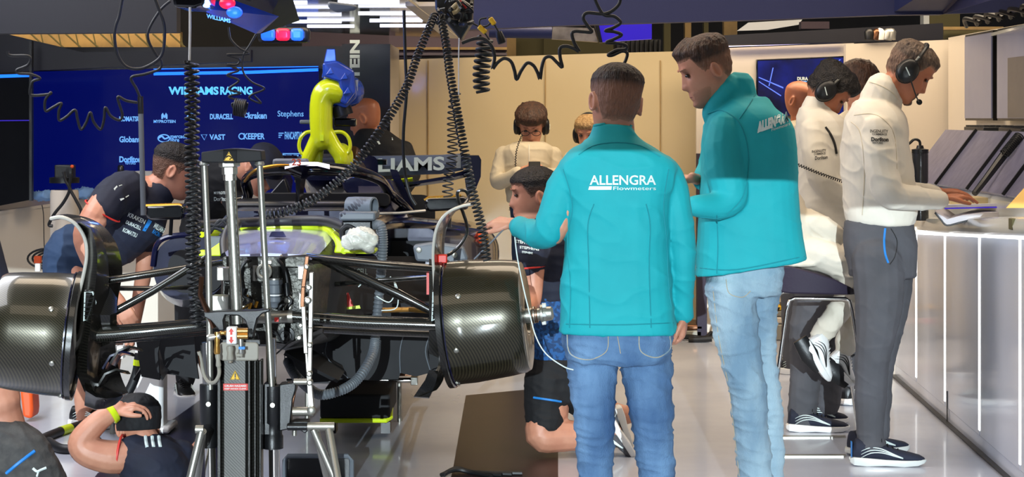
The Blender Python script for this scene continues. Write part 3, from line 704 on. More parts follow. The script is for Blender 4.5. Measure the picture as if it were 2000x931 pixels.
for s_, u0, v0, u1, v1 in (('INGENUITY', 1700, 253, 1734, 259), ('COMMERCE', 1704, 260, 1732, 264), ('Dorilton', 1702, 268, 1735, 276), ('VENTURES', 1704, 277, 1724, 281)):
    text(s_, P((u0+u1)/2, (v0+v1)/2, Y3-.3), (1,0,-.02), (0,0,1), (u1-u0)*Y3/F, (v1-v0)*Y3/F, 'blacktext', 'sleeve_lettering', r3, bold=.02 if s_[1] != 'o' else .05, bvh=bj3, ray=(0,1,0))
for pts in ([(1668,225),(1700,222),(1724,232),(1746,262),(1752,330)], [(1662,238),(1680,260),(1688,330),(1684,420)], [(1698,160),(1722,168),(1744,182),(1757,198)]):
    outline_strip(r3, 'shirt_seam', 'shirtcream', [P(u, v, Y3-.4) for u, v in pts], bj3, r=.0018)
T = Body()
T.trunk([(430,1650,1782,.12),(460,1648,1788,.135),(500,1652,1790,.13),(540,1660,1786,.12)], Y3)
T.limb([(1712,500,Y3-.07,50),(1716,560,Y3-.08,49),(1714,630,Y3-.09,42),(1704,700,Y3-.1,34),(1700,780,Y3-.08,30),(1700,850,Y3-.07,27),(1702,868,Y3-.07,29)])
T.limb([(1738,500,Y3+.08,46),(1738,560,Y3+.09,44),(1728,640,Y3+.1,36),(1716,710,Y3+.11,30),(1712,800,Y3+.1,27),(1714,840,Y3+.1,26)])
t3 = T.remesh('trousers', 'slate', r3, .0065, 3, wr=.0045, ws=(6,6,9), fold=.8, seed=14); bt3 = bvh_of(t3)
outline_strip(r3, 'blue_pocket_zip', 'bluetrim', [P(u, v, Y3-.4) for u, v in ((1729,446),(1727,470),(1729,495),(1735,513))], bt3, r=.005)
outline_strip(r3, 'pocket_edge', 'blacktext', [P(u, v, Y3-.4) for u, v in ((1740,446),(1752,470),(1748,500),(1738,516))], bt3, r=.002)
shoe(r3, (P(1656,0,Y3).x, Y3-.08, 0), (P(1798,0,Y3).x, Y3-.10, 0), 'navy', 'cream', h=.115, trim='bluetrim', wd=.05)
shoe(r3, (P(1668,0,Y3).x, Y3+.14, 0), (P(1798,0,Y3).x, Y3+.28, 0), 'navy', 'cream', h=.11)

# ================= engineer behind him, white shirt, black headset
Y4 = 9.35
r4 = empty('person', 'dark-haired man in a white shirt with head bowed, behind the standing man at the counter', 'person', (P(1600,0,Y4).x, Y4, 0))
hc = P(1615, 178, Y4); fr = frame((.70, -.05, -.75)); sc = 1.05
B = Body(); add_head(B, hc, fr, sc); B.limb([(1602,200,Y4,26),(1590,235,Y4,30)]); B.trunk([(230,1575,1625,.08),(420,1580,1640,.09)], Y4)
B.limb([(1600,260,Y4-.1,16),(1622,350,Y4-.12,14),(1690,380,Y4-.1,10)])
B.remesh('body', 'skin2', r4, .006, 1); face_bits(r4, hc, fr, sc, 'hairblk')
hair(r4, hc, fr, sc, 'hairblk', short_hair(.030,.012,.055,-.05,.01), 'hair', .009, 5)
headset('black headset with silver stripe on the bowed dark-haired man', hc, fr, sc)
J = Body()
J.trunk([(212,1562,1612,.09),(235,1556,1650,.15),(280,1552,1664,.165),(340,1554,1668,.16),(400,1558,1668,.15),(442,1562,1664,.14)], Y4)
J.limb([(1596,208,Y4,30),(1592,228,Y4,32)]); J.limb([(1590,255,Y4-.12,28),(1598,310,Y4-.15,30),(1614,360,Y4-.15,27),(1660,385,Y4-.12,22),(1690,385,Y4-.1,18)])
j4 = J.remesh('shirt', 'shirt', r4, .0075, 3, wr=.005, ws=(6,6,8), fold=.9, seed=17); bj4 = bvh_of(j4)
for s_, u0, v0, u1, v1 in (('INGENUITY', 1586, 292, 1613, 297), ('COMMERCE', 1590, 298, 1612, 302), ('Dorilton', 1592, 304, 1616, 311)):
    text(s_, P((u0+u1)/2, (v0+v1)/2, Y4-.3), (1,0,.1), (0,0,1), (u1-u0)*Y4/F, (v1-v0)*Y4/F, 'blacktext', 'sleeve_lettering', r4, bvh=bj4, ray=(0,1,0))
T = Body(); T.trunk([(436,1568,1660,.12),(500,1570,1655,.12)], Y4)
T.limb([(1600,480,Y4,48),(1598,560,Y4,44),(1584,640,Y4,42),(1575,720,Y4,32),(1568,800,Y4,28),(1568,822,Y4,30)]); T.limb([(1640,480,Y4+.15,44),(1636,600,Y4+.18,38),(1622,700,Y4+.2,30),(1615,790,Y4+.2,24)])
T.remesh('trousers', 'slate', r4, .008, 3, wr=.005, ws=(6,6,9), fold=.8, seed=19)
shoe(r4, (P(1536,0,Y4).x, Y4-.02, 0), (P(1656,0,Y4).x, Y4-.04, 0), 'navy', 'white', h=.11); shoe(r4, (P(1575,0,Y4).x, Y4+.2, 0), (P(1672,0,Y4).x, Y4+.22, 0), 'navy', 'white', h=.11)

coiled('radio_cord', 'black coiled cord crossing the white sleeve of the bowed man', 'cord', [P(1540,314,Y4-.2),P(1570,326,Y4-.22),P(1610,342,Y4-.24),P(1650,356,Y4-.2)], .006, 24, .0024, per=8, n=5)
outline_strip(r4, 'lanyard', 'blacktext', [P(u, v, Y4) for u, v in ((1612,248),(1622,262),(1630,280),(1634,300))], bj4, r=.006)
# ================= driver seated on the stool, white suit
Y5 = 8.85
r5 = empty('person', 'driver in a white race suit sitting on the plum stool with feet tucked up', 'person', P(1580,520,Y5))
B = Body(); hc = P(1478,268,Y5+.1); fr = frame((.6,.1,-.7)); add_head(B, hc, fr, 1.0); B.trunk([(320,1478,1515,.07),(480,1500,1570,.08)], Y5+.08); B.limb([(1484,285,Y5+.08,22),(1498,325,Y5+.08,24)]); B.remesh('body', 'skin', r5, .008, 1); hair(r5, hc, fr, 1, 'hairblk', short_hair(), 'hair')
T = Body()
T.trunk([(312,1476,1520,.1,.05),(345,1462,1540,.13,.05),(420,1500,1580,.15,.04),(480,1505,1605,.15,.03),(515,1515,1620,.15,.0)], Y5)
T.limb([(1556,432,Y5+.02,28),(1592,440,Y5-.05,27),(1632,462,Y5-.05,22)])
T.limb([(1555,490,Y5-.05,33),(1600,498,Y5-.08,33),(1655,522,Y5-.1,30),(1668,548,Y5-.1,29),(1650,590,Y5-.02,26),(1620,630,Y5-.02,22),(1602,655,Y5,20)])
T.limb([(1560,490,Y5+.16,33),(1640,505,Y5+.2,33),(1692,540,Y5+.2,30),(1680,590,Y5+.18,26),(1662,640,Y5+.1,21),(1650,680,Y5+.1,20)])
T.remesh('race_suit', 'suit', r5, .0075, 3, wr=.006, ws=(7,7,10), fold=1.0, seed=23)
shoe(r5, P(1564,668,Y5-.03), P(1612,748,Y5-.03), 'white', 'white', h=.115, up=(1,0,.5), stripes='blacktext'); shoe(r5, P(1610,702,Y5+.1), P(1660,758,Y5+.1), 'white', 'white', h=.115, up=(1,0,.6), stripes='blacktext')
for h0, t0 in ((P(1562,662,Y5-.06), P(1600,724,Y5-.06)), (P(1605,702,Y5+.06), P(1655,752,Y5+.06))):
    MB().tube([h0, h0.lerp(t0,.5), t0], [.035,.045,.02], 10, smooth=3, flat=.45, up=(0,1,0)).build('black_sole_pad', 'black', r5)

# ================= heads beyond: bald man, brown haired man
def bystander(label, hu, hv, Y, fwd, hairm, hairfn, shirtm, rows, sc=1.0, arms=(), legs=None, hs=None, vox=.009, skinm='skin', trousers='slate', handspec=(), name='person', seed=0, hmat2=None):
    r = empty(name, label, 'person', (P(hu,0,Y).x, Y, 0)); c = P(hu, hv, Y); f = frame(fwd)
    B = Body(); add_head(B, c, f, sc); nk = rows[0]; um = (nk[1]+nk[2])/2; px = F/Y
    B.limb([(hu+(um-hu)*.3, hv+.05*px, Y, .055*px), (um, nk[0]+.02*px, Y, .062*px)]); B.trunk([(nk[0]+.03*px, um-.08*px, um+.08*px, .07), (rows[-1][0], um-.08*px, um+.08*px, .08)], Y)
    for a in arms: B.limb([(p[0], p[1], p[2], p[3]*.6) for p in a])
    for (p, d, pl, cv) in handspec: hand(B, P(*p), d, pl, curl=cv, L=.17)
    B.remesh('body', skinm, r, min(vox, .006), 1); face_bits(r, c, f, sc, hmat2 or hairm or 'hair')
    if hairm: hair(r, c, f, sc, hairm, hairfn, 'hair', .005, seed)
    J = Body(); J.trunk(rows, Y)
    for a in arms: J.limb(a[:-1] if handspec else a)
    jj = J.remesh('shirt', shirtm, r, vox, 3, wr=.005, ws=(6,6,8), fold=.8, seed=seed)
    if legs:
        T = Body()
        for l_ in legs: T.limb(l_)
        T.remesh('trousers', trousers, r, vox, 2, wr=.004)
        fd = V((fwd[0], fwd[1], 0)).normalized()
        for l_ in legs:
            q = P(*l_[-1][:3]); q.z = 0; shoe(r, q-fd*.07, q+fd*.21, 'black', 'white')
    if hs: headset(hs, c, f, sc)
    return r, c, f, jj
bystander('bald man with orange-lit head in front of the television, mostly hidden', 1562, 198, 11.4, (.8,-.45,-.25), None, None, 'shirtcream', [(235,1540,1590,.09),(270,1520,1610,.14),(450,1525,1605,.13)], skinm='skin2', legs=[(1545,440,11.4,26),(1545,600,11.4,20),(1545,715,11.4,15)] and [[(1545,440,11.4,26),(1545,600,11.4,20),(1545,722,11.4,15)],[(1585,440,11.4,26),(1585,600,11.4,20),(1585,722,11.4,15)]])
bystander('brown-haired man in a headset turned away, only the hair showing between two white shirts', 1678, 172, 10.2, (.35,.75,-.45), 'hair2', short_hair(.028,.018,.06,-.06), 'shirtcream', [(215,1655,1700,.09),(250,1630,1725,.14),(440,1635,1720,.13)], hs='black headset on the brown-haired man between the white shirts', sc=1.05, legs=[[(1655,430,10.2,26),(1655,600,10.2,20),(1655,770,10.2,15)],[(1700,430,10.2,26),(1700,600,10.2,20),(1700,770,10.2,15)]])

# background man with phone
Yp = 12.6
rp, cp, fp, jp = bystander('young man with tousled brown hair and glasses in a cream shirt looking at his phone', 1038, 246, Yp, (-.05,-.85,-.5), 'hair2', lambda t, z: short_hair(.034,.022,.05,-.05,.012)(t, z), 'shirtcream', [(276,1012,1062,.09),(292,980,1082,.12),(340,984,1080,.13),(395,990,1076,.12)],
    arms=[[(984,300,Yp,17),(972,350,Yp-.05,16),(985,352,Yp-.12,14),(1012,336,Yp-.2,11),(1030,332,Yp-.24,7)], [(1080,302,Yp,17),(1092,345,Yp-.05,15),(1080,342,Yp-.14,13),(1062,336,Yp-.22,10),(1056,334,Yp-.24,7)]],
    handspec=[((1016,334,Yp-.2),(1,-.3,.1),(0,1,.3),.5), ((1066,338,Yp-.2),(-1,-.3,.15),(0,1,.3),.5)], legs=[[(1015,400,Yp,19),(1015,520,Yp,15),(1015,676,Yp,11)],[(1055,400,Yp,19),(1055,520,Yp,15),(1055,676,Yp,11)]], hs='black headset on the young man looking at his phone', sc=1.05, vox=.007, trousers='denimshort')
for sx in (-1, 1):
    ring = [cp+fp @ (V((sx*.034+.026*math.cos(t), .104, .010+.018*math.sin(t)))*1.05) for t in [2*PI*k/14 for k in range(14)]]
    MB().tube(ring, .0022, 5, closed=True).build('glasses_rim', 'blacktext', rp)
MB().tube([cp+fp @ (V((x, .104, .012))*1.05) for x in (-.010, .010)], .002, 5).build('glasses_bridge', 'blacktext', rp)
o = MB().box(P(1044,326,Yp-.27), (.075,.012,.10), Matrix.Rotation(-.9,3,'X')).build('mobile_phone', 'black', None, bevel=.004); tag(o, 'black mobile phone held by the young man in the cream shirt', 'phone')
coiled('radio_cord', 'black cord hanging from the headset down the cream shirt', 'cord', [P(1020,262,Yp-.16), P(1008,300,Yp-.17), P(1006,370,Yp-.17), P(995,410,Yp-.17)], .004, 30, .003, per=6, n=5)
outline_strip(rp, 'shirt_placket', 'shirt', [P(u, v, Yp-.4) for u, v in ((1033,282),(1034,340),(1034,390))], bvh_of(jp), r=.004)
bystander('fair-haired man in a black headset, half hidden behind the man seen from behind', 1152, 262, 12.4, (-.35,-.9,-.25), 'hairblond', short_hair(.022,.014,.05,-.05), 'shirtcream', [(292,1125,1175,.09),(310,1098,1200,.12),(400,1105,1195,.12)], hs='black headset on the fair-haired man at the beige wall', legs=[[(1130,400,12.4,19),(1130,680,12.4,11)],[(1170,400,12.4,19),(1170,680,12.4,11)]])
# bald crew member in black beyond the car
Yb = 12.3
rb, cb, fb, jb = bystander('bald crew member in black, seen from behind, beyond the yellow duct', 714, 232, Yb, (-.9,.35,-.3), None, None, 'blackcloth', [(252,702,752,.1),(270,690,780,.14),(300,688,806,.16),(380,692,800,.14)], skinm='skin2', sc=1.1, arms=[[(790,290,Yb,17),(806,340,Yb,16),(780,380,Yb-.1,13)]], legs=[[(725,380,Yb,22),(725,690,Yb,12)],[(770,380,Yb,22),(770,690,Yb,12)]], trousers='blackcloth')
MB().add([hitp(bvh_of(jb), P(u,v,Yb)) for u, v in ((736,276),(766,268),(768,273),(740,282))], [(0,1,2,3)]).build('shoulder_stripe', 'print', rb)

# ================= kneeling mechanic behind the first man
Yk = 8.75
rk = empty('person', 'mechanic in navy and black kneeling beside the bare wheel hub, face in profile', 'person', (P(1070,0,Yk).x, Yk, 0))
hc = P(1043, 383, Yk); fr = frame((-1, -.12, -.08)); sc = 1.04
B = Body(); add_head(B, hc, fr, sc); B.limb([(1060,405,Yk,25),(1072,445,Yk,28)]); B.trunk([(440,1045,1100,.09),(700,1045,1110,.1)], Yk)
B.limb([(1040,500,Yk-.16,27),(1040,545,Yk-.18,22),(1038,590,Yk-.22,18),(1020,618,Yk-.4,14),(1006,626,Yk-.55,12)])
hand(B, P(1010,624,Yk-.55), (-.9,-.3,0), (0,-.3,-1), curl=.5)
B.limb([(1075,800,Yk-.1,38),(1055,850,Yk-.15,30),(1100,850,Yk-.12,32),(1160,850,Yk-.1,25),(1200,845,Yk-.1,17)])
B.limb([(1110,760,Yk+.2,34),(1180,800,Yk+.25,24),(1225,810,Yk+.25,18),(1235,800,Yk+.25,14)])
B.remesh('body', 'skin', rk, .006, 1); face_bits(rk, hc, fr, sc, 'hairblk'); hair(rk, hc, fr, sc, 'hairblk', short_hair(.016,.006,.05,-.055), 'hair', .004, 8)
J = Body(); J.trunk([(438,1040,1098,.12),(460,1015,1125,.16),(500,1006,1128,.17),(560,1016,1126,.16),(590,1028,1124,.15)], Yk)
J.limb([(1040,470,Yk-.12,33),(1038,500,Yk-.16,33),(1034,520,Yk-.17,30)]); J.limb([(1060,425,Yk,27),(1070,445,Yk,32)])
jk = J.remesh('shirt', 'navy', rk, .0075, 3, wr=.005, fold=.8, seed=31); bk = bvh_of(jk)
for u0, v0, u1, v1 in ((1008,470,1042,476),(1016,482,1052,487),(1020,491,1040,495)):
    text('STEPHENS', P((u0+u1)/2, (v0+v1)/2, Yk-.5), (1,0,-.12), (0,0,1), (u1-u0)*Yk/F, (v1-v0)*Yk/F, 'print', 'sleeve_lettering', rk, bvh=bk, ray=(0,1,0))
ring = [P(1034,521,Yk-.17)+V((math.cos(t)*.069, math.sin(t)*.069, .006*math.cos(t))) for t in [2*PI*k/20 for k in range(20)]]
MB().tube(ring, .004, 6, closed=True).build('sleeve_trim', 'redtrim', rk)
J = Body(); J.trunk([(575,1024,1126,.155),(640,1030,1128,.155),(705,1034,1132,.15)], Yk); J.remesh('shirt_lower', 'navyblue', rk, .008, 2, wr=.004)
T = Body(); T.trunk([(695,1030,1134,.155),(740,1026,1140,.17),(780,1030,1142,.16)], Yk); T.limb([(1070,740,Yk-.08,46),(1066,790,Yk-.1,42),(1064,830,Yk-.13,36)]); T.limb([(1100,740,Yk+.12,44),(1140,780,Yk+.18,38)])
tk = T.remesh('shorts', 'blackcloth', rk, .0075, 3, wr=.005, fold=.8); outline_strip(rk, 'blue_piping', 'bluetrim', [P(u, v, Yk-.5) for u, v in ((1042,776),(1070,780),(1096,784))], bvh_of(tk), r=.005)
shoe(rk, P(1190,800,Yk-.1), P(1248,892,Yk-.1), 'slate', 'white', h=.10, up=(-1,0,-.5), stripes='print')
shoe(rk, P(1215,790,Yk+.2), P(1240,880,Yk+.2), 'slate', 'white', h=.10, up=(-1,0,-.3))

# ================= bent mechanic at the left, navy shirt
Ym = 9.4
rm = empty('person', 'mechanic in a navy shirt leaning forward over the car behind the left wheel', 'person', (P(190,0,Ym).x, Ym, 0))
hc = P(338, 334, Ym); fr = frame((.93, .30, -.30)); sc = 1.06
B = Body(); add_head(B, hc, fr, sc); B.limb([(325,355,Ym,28),(290,378,Ym,30)]); B.limb([(290,380,Ym,40),(240,430,Ym,44),(170,480,Ym,40)])
B.limb([(212,385,Ym-.3,28),(184,425,Ym-.38,28),(166,470,Ym-.4,23),(200,550,Ym-.4,16),(235,590,Ym-.4,12)]); B.limb([(285,440,Ym+.2,20),(282,520,Ym+.15,17),(272,580,Ym+.05,14),(262,640,Ym,11)])
hand(B, P(262,640,Ym), (-.1,0,-1), (-1,0,0), curl=.5); hand(B, P(235,590,Ym-.4), (.5,0,-1), (0,1,0), curl=.5)
B.limb([(150,520,Ym,40),(150,600,Ym-.05,34),(165,700,Ym,28),(165,800,Ym+.05,18),(165,836,Ym+.05,16)]); B.limb([(190,540,Ym+.25,38),(215,640,Ym+.25,28),(205,790,Ym+.25,17)])
B.remesh('body', 'skin', rm, .006, 1); face_bits(rm, hc, fr, sc); hair(rm, hc, fr, sc, 'hairblk', short_hair(.018,.005,.055,-.055), 'hair', .004, 9)
J = Body(); J.limb([(312,372,Ym,34),(290,390,Ym,52),(262,420,Ym-.03,70),(240,450,Ym,60),(215,478,Ym+.05,50)], n=20); J.limb([(250,372,Ym-.15,42),(220,388,Ym-.28,38),(203,410,Ym-.34,34)]); J.limb([(290,420,Ym+.15,34),(287,470,Ym+.16,26)])
jm = J.remesh('shirt', 'navy', rm, .0075, 3, wr=.006, ws=(5,5,5), fold=.9, seed=41); bm_ = bvh_of(jm)
for s_, u0, v0, u1, v1, m_, up_ in (('KRAKEN',250,422,284,430,'print',.45),('DURACELL',246,436,276,443,'print',.45),('KOMATSU',240,450,268,458,'print',.45),('WILLIAMS',300,440,322,450,'print',.6),('RACING',298,452,316,460,'bluetrim',.6)):
    text(s_, P((u0+u1)/2, (v0+v1)/2, Ym-.6), (1,0,-up_), (up_,0,1), (u1-u0)*Ym/F, (v1-v0)*Ym/F, m_, 'chest_lettering', rm, bvh=bm_, ray=(0,1,0))
for uv in (((222,368),(228,362),(243,388),(236,392)),((232,362),(238,360),(252,382),(246,386))):
    MB().add([hitp(bm_, P(u,v,Ym)) for u, v in uv], [(0,1,2,3)]).build('shoulder_stripe', 'print', rm)
MB().add([hitp(bm_, P(u,v,Ym)) for u, v in ((290,428),(297,432),(284,452),(278,450))], [(0,1,2,3)]).build('chest_stripe', 'bluetrim', rm)
ring = [P(200,412,Ym-.34)+V((math.cos(t)*.078, math.sin(t)*.082, -.05*math.cos(t))) for t in [2*PI*k/20 for k in range(20)]]
MB().tube(ring, .004, 6, closed=True).build('sleeve_trim', 'redtrim', rm)
T = Body(); T.limb([(185,482,Ym,52),(140,490,Ym,50),(130,530,Ym,46),(140,590,Ym-.04,44)]); T.limb([(185,490,Ym+.2,48),(190,600,Ym+.25,40)]); T.remesh('shorts', 'denimshort', rm, .008, 3, wr=.005, fold=.8)
shoe(rm, (P(150,0,Ym).x-.05, Ym+.08, 0), (P(165,0,Ym).x+.2, Ym, 0), 'black', 'white'); shoe(rm, (P(190,0,Ym).x-.05, Ym+.3, 0), (P(190,0,Ym).x+.22, Ym+.2, 0), 'black', 'white')

# ================= crouching mechanic with cap behind the jack
Yc = 10.6
rc = empty('person', 'mechanic in black with a navy cap bent over the cockpit behind the jack head', 'person', (P(400,0,Yc).x, Yc, 0))
hc = P(512, 330, Yc-.5); fr = frame((.55, -.45, -.8)); sc = 1.05
B = Body(); add_head(B, hc, fr, sc); B.limb([(490,330,Yc-.4,24),(450,345,Yc-.2,28),(400,400,Yc,34)]); B.limb([(440,380,Yc-.2,18),(470,410,Yc-.3,14),(505,420,Yc-.5,11)])
B.limb([(370,560,Yc,24),(365,700,Yc,14),(360,755,Yc,9)]); hand(B, P(505,420,Yc-.5), (1,0,0), (0,0,-1), curl=.4)
B.limb([(430,560,Yc+.2,30),(425,740,Yc+.2,14)])
B.remesh('body', 'skin', rc, .008, 1)
hair(rc, hc, fr, sc, 'navy', lambda t, z: .012 if z > .02 else -.006, 'cap', .001, strand=0)
MB().strip([hc+fr @ V((x, .085+.03*math.cos(x*14), .045)) for x in (-.07,-.04,0,.04,.07)], fr @ V((0,.06,-.008)), .004).build('cap_peak', 'navy', rc)
J = Body(); J.limb([(470,335,Yc-.3,40),(430,352,Yc-.15,54),(410,400,Yc,50),(395,470,Yc,48)]); J.limb([(455,360,Yc-.25,32),(460,395,Yc-.3,26)])
jc = J.remesh('shirt', 'blackcloth', rc, .009, 3, wr=.006, fold=.8); bc = bvh_of(jc)
for s_, v0, v1 in (('MYPROTEIN',374,379),('Dorilton',385,392)): text(s_, P(432, (v0+v1)/2, Yc-.8), (1,0,0), (0,0,1), 26*Yc/F, (v1-v0)*Yc/F, 'print', 'sleeve_lettering', rc, bvh=bc, ray=(0,1,0))
T = Body(); T.limb([(392,470,Yc,46),(378,560,Yc,38),(368,660,Yc,26),(362,742,Yc,19)]); T.limb([(410,480,Yc+.2,42),(425,620,Yc+.2,30),(425,740,Yc+.2,18)]); T.remesh('trousers', 'blackcloth', rc, .01, 2)
shoe(rc, P(352,776,Yc)*1, P(376,776,Yc)+V((0,-.12,0)), 'black', 'white', h=.1); shoe(rc, (P(420,0,Yc).x, Yc+.25, 0), (P(430,0,Yc).x+.1, Yc+.05, 0), 'black', 'white')

# ================= crouching mechanic at the bottom left, seen from behind, arm raised
Yq = 7.6
rq = empty('person', 'mechanic in navy shirt crouching low beside the jack, arm raised, yellow watch', 'person', (P(310,0,Yq).x, Yq, 0))
hc = P(268, 832, Yq+.05); fr = frame((-.45, .85, -.1)); sc = 1.0
B = Body(); add_head(B, hc, fr, sc); B.limb([(280,850,Yq,26),(300,890,Yq,32)]); B.trunk([(880,270,340,.08),(980,270,350,.1)], Yq)
B.limb([(262,888,Yq-.05,33),(215,892,Yq-.08,33),(170,880,Yq-.1,30),(160,860,Yq-.1,26),(190,825,Yq-.08,22),(218,806,Yq-.06,17),(232,796,Yq-.05,15)])
B.limb([(350,900,Yq+.1,26),(375,890,Yq+.1,18),(392,868,Yq+.1,13)])
hand(B, P(222,802,Yq-.05), (1,.1,.25), (0,.2,-1), curl=.55, L=.19); hand(B, P(384,872,Yq+.1), (.5,0,.8), (1,.1,0), curl=.6)
B.remesh('body', 'skin', rq, .005, 1)
hair(rq, hc, fr, sc, 'blackcloth', lambda t, z: .016 if z > -.01+.03*(abs(t) < 1.2) else -.006, 'woollen_hat', .003, strand=0)
J = Body(); J.trunk([(856,262,330,.09),(872,242,352,.14),(895,236,368,.16),(931,240,385,.17),(1000,245,390,.17)], Yq); J.limb([(300,880,Yq,36),(258,886,Yq-.05,37)]); J.limb([(350,890,Yq+.05,34),(372,905,Yq+.08,26)])
jq = J.remesh('shirt', 'navy', rq, .0065, 3, wr=.005, fold=.8, seed=51); bq = bvh_of(jq)
for k_ in range(3):
    u = 284+k_*13
    pts = [(u,846),(u+1,856),(u+3,866)]
    outline_strip(rq, 'shoulder_stripe', 'print', [P(a, b_+6, Yq-.6) for a, b_ in pts], bq, r=.007)
ring = [P(236,886,Yq-.06)+V((.006*math.sin(t), math.cos(t)*.073, math.sin(t)*.073)) for t in [2*PI*k/20 for k in range(20)]]
MB().tube(ring, .005, 6, closed=True).build('sleeve_trim', 'redtrim', rq)
d = (P(232,796,Yq-.05)-P(200,818,Yq-.08)).normalized(); q = P(219,806,Yq-.06)
o = MB().lathe([(-.012,.040),(-.009,.043),(.009,.041),(.012,.038)], q, d, 24).build('wristwatch', 'neon', None); tag(o, 'neon yellow watch strap on the raised wrist at the bottom left', 'watch')
T = Body(); T.limb([(300,1000,Yq,60),(240,1040,Yq-.3,45)]); T.limb([(350,1000,Yq,60),(400,1040,Yq-.3,45)]); T.remesh('shorts', 'shorts', rq, .01, 2)
# ================= crouching mechanic cut by the left edge
Yz = 7.3
rz = empty('person', 'mechanic in grey shorts with a blue stripe, cut off by the lower left edge', 'person', (P(-10,0,Yz).x, Yz, 0))
B = Body(); B.limb([(-50,640,Yz+.3,60),(-40,760,Yz+.15,60),(-5,775,Yz,44),(5,810,Yz,38),(50,930,Yz,34),(100,1000,Yz-.05,30)]); B.limb([(-60,500,Yz+.3,40),(-60,430,Yz+.3,45)])
add_head(B, P(-60,400,Yz+.3), frame((1,0,-.2)), 1); B.remesh('body', 'skin', rz, .008, 1)
T = Body(); T.limb([(-30,860,Yz,60),(12,868,Yz-.02,54),(40,895,Yz-.04,62),(75,945,Yz-.06,56),(110,1000,Yz-.08,48)]); T.limb([(-60,860,Yz+.2,60),(-40,960,Yz+.2,60)])
tz = T.remesh('shorts', 'shorts', rz, .007, 3, wr=.005, fold=.8, seed=61); bz = bvh_of(tz)
outline_strip(rz, 'blue_stripe', 'bluetrim', [P(u, v, Yz-.6) for u, v in ((12,924),(35,905),(68,880))], bz, r=.006)
outline_strip(rz, 'leaping_cat_mark', 'print', [P(u, v, Yz-.6) for u, v in ((64,914),(72,920),(80,917),(90,913))], bz, r=.005)
outline_strip(rz, 'leaping_cat_mark', 'print', [P(u, v, Yz-.6) for u, v in ((75,920),(72,930))], bz, r=.004)
J = Body(); J.limb([(-60,480,Yz+.3,60),(-42,560,Yz+.3,62),(-45,640,Yz+.25,62),(-55,720,Yz+.2,60)]); J.remesh('shirt', 'navy', rz, .009, 3, wr=.005)
# ---------------------------------------------------------------- the racing car, nose off, on stands
YF = 6.8
car = empty('racing_car', 'dark navy open-wheel racing car without nose or wheels, front bulkhead open', 'racing car', (P(540,0,YF).x, YF+1.6, 0))
def cb(b, name, m, parent=car, **k): return b.build(name, m, parent, **k)
def drum(cx, v0, r, flip):
    # carbon brake drum: closed outboard end, lip at the inboard side
    pass
# right drum
def make_drum(u_in, v_in, u_out, v_out, r_in, r_out, Y, name='brake_drum'):
    a = P(u_in, v_in, Y); b = P(u_out, v_out, Y-.03); ax = (b-a); L = ax.length; k = Y/F
    prof = [(0, r_in*k*.93), (0, r_in*k), (.01, r_in*k*1.015), (.016, r_in*k*1.0), (L*.3, r_in*k*.995), (L*.75, (r_in*.3+r_out*.7)*k), (L*.93, r_out*k*.99), (L*.985, r_out*k*.95), (L, r_out*k*.86), (L, r_out*k*.35), (L-.03, r_out*k*.3), (L-.03, .01)]
    d = MB().lathe(prof, a, ax, 64).build(name, 'carbon', car, smooth=30)
    MB().lathe([(-.012, r_in*k*1.0), (-.012, r_in*k*1.05), (.006, r_in*k*1.05), (.012, r_in*k*1.01), (-.002, r_in*k*.95)], a, ax, 64, caps=False).build('rim_lip', 'carbondark', d)
    MB().lathe([(.0125, r_in*k*1.012), (.0125, r_in*k*1.03), (.017, r_in*k*1.03), (.017, r_in*k*1.012)], a, ax, 64, caps=False).build('lip_band', 'carnavy', d)
    axn = ax.normalized(); 
    for t, ang in ((.12, 90), (.14, 40), (.12, 140), (.16, -60)):
        an = math.radians(ang); rad = V((0, -math.cos(an-PI/2+.35), -math.sin(an-PI/2+.35)))
        q = a+axn*L*t+rad*r_in*k*.99
        MB().lathe([(0, .009), (.006, .009), (.008, .006), (.008, .001)], q, rad, 12).build('screw', 'steel', d)
    return d, a, b, axn
dr, ar, br, axr = make_drum(876, 631, 1030, 616, 120, 110, YF)
make_l = make_drum(146, 655, -6, 643, 120, 112, YF)
# hub axle with castellated nut
hub = MB().lathe([(0,.026),(.03,.026),(.032,.03),(.036,.03),(.038,.022),(.055,.022),(.058,.034),(.066,.034),(.068,.026),(.095,.024),(.1,.018),(.1,.003)], br-axr*.01, axr, 32)
hb = cb(hub, 'wheel_hub', 'steel')
for k_ in range(6):
    an = k_*PI/3; MB().lathe([(0,.007),(.012,.007),(.014,.005)], br+axr*.052+V((0,math.cos(an)*.034,math.sin(an)*.034)), axr, 10).build('drive_pin', 'white', hb)
for k_ in range(3): MB().lathe([(0,.0235),(0,.0285),(.004,.0285),(.004,.0235)], br+axr*(.018+.007*k_), axr, 32, caps=False).build('hub_groove', 'titan', hb)
# wheel deflector blades
def blade(path, wid, name='deflector_fin'):
    pts, _ = catmull([P(*p) for p in path], [0]*len(path), 6)
    ch, _ = catmull([V(c) for c in wid], [0]*len(wid), 6)
    o = cb(MB().strip(pts, ch, .008), name, 'carbondark')
    return o, pts
bl, pl = blade([(98,427,YF-.12),(122,424,YF-.12),(148,437,YF-.11),(166,465,YF-.1),(170,500,YF-.1),(162,545,YF-.1),(150,595,YF-.1),(146,650,YF-.1),(152,705,YF-.08),(168,750,YF-.08),(188,790,YF-.08)],
      [(.004,.05,0),(.03,.1,0),(.05,.16,-.01),(.06,.2,-.02),(.07,.22,-.02),(.09,.22,0),(.10,.2,0),(.10,.2,0),(.09,.2,0),(.08,.2,0),(.08,.15,.02)])
MB().tube([p-V((0,.006,0)) for p in pl[:-12]], [.004]+[.0065]*(len(pl)-15)+[.005,.003], 8).build('pale_edge', 'finedge', bl, label='pale rounded leading edge of the fin')
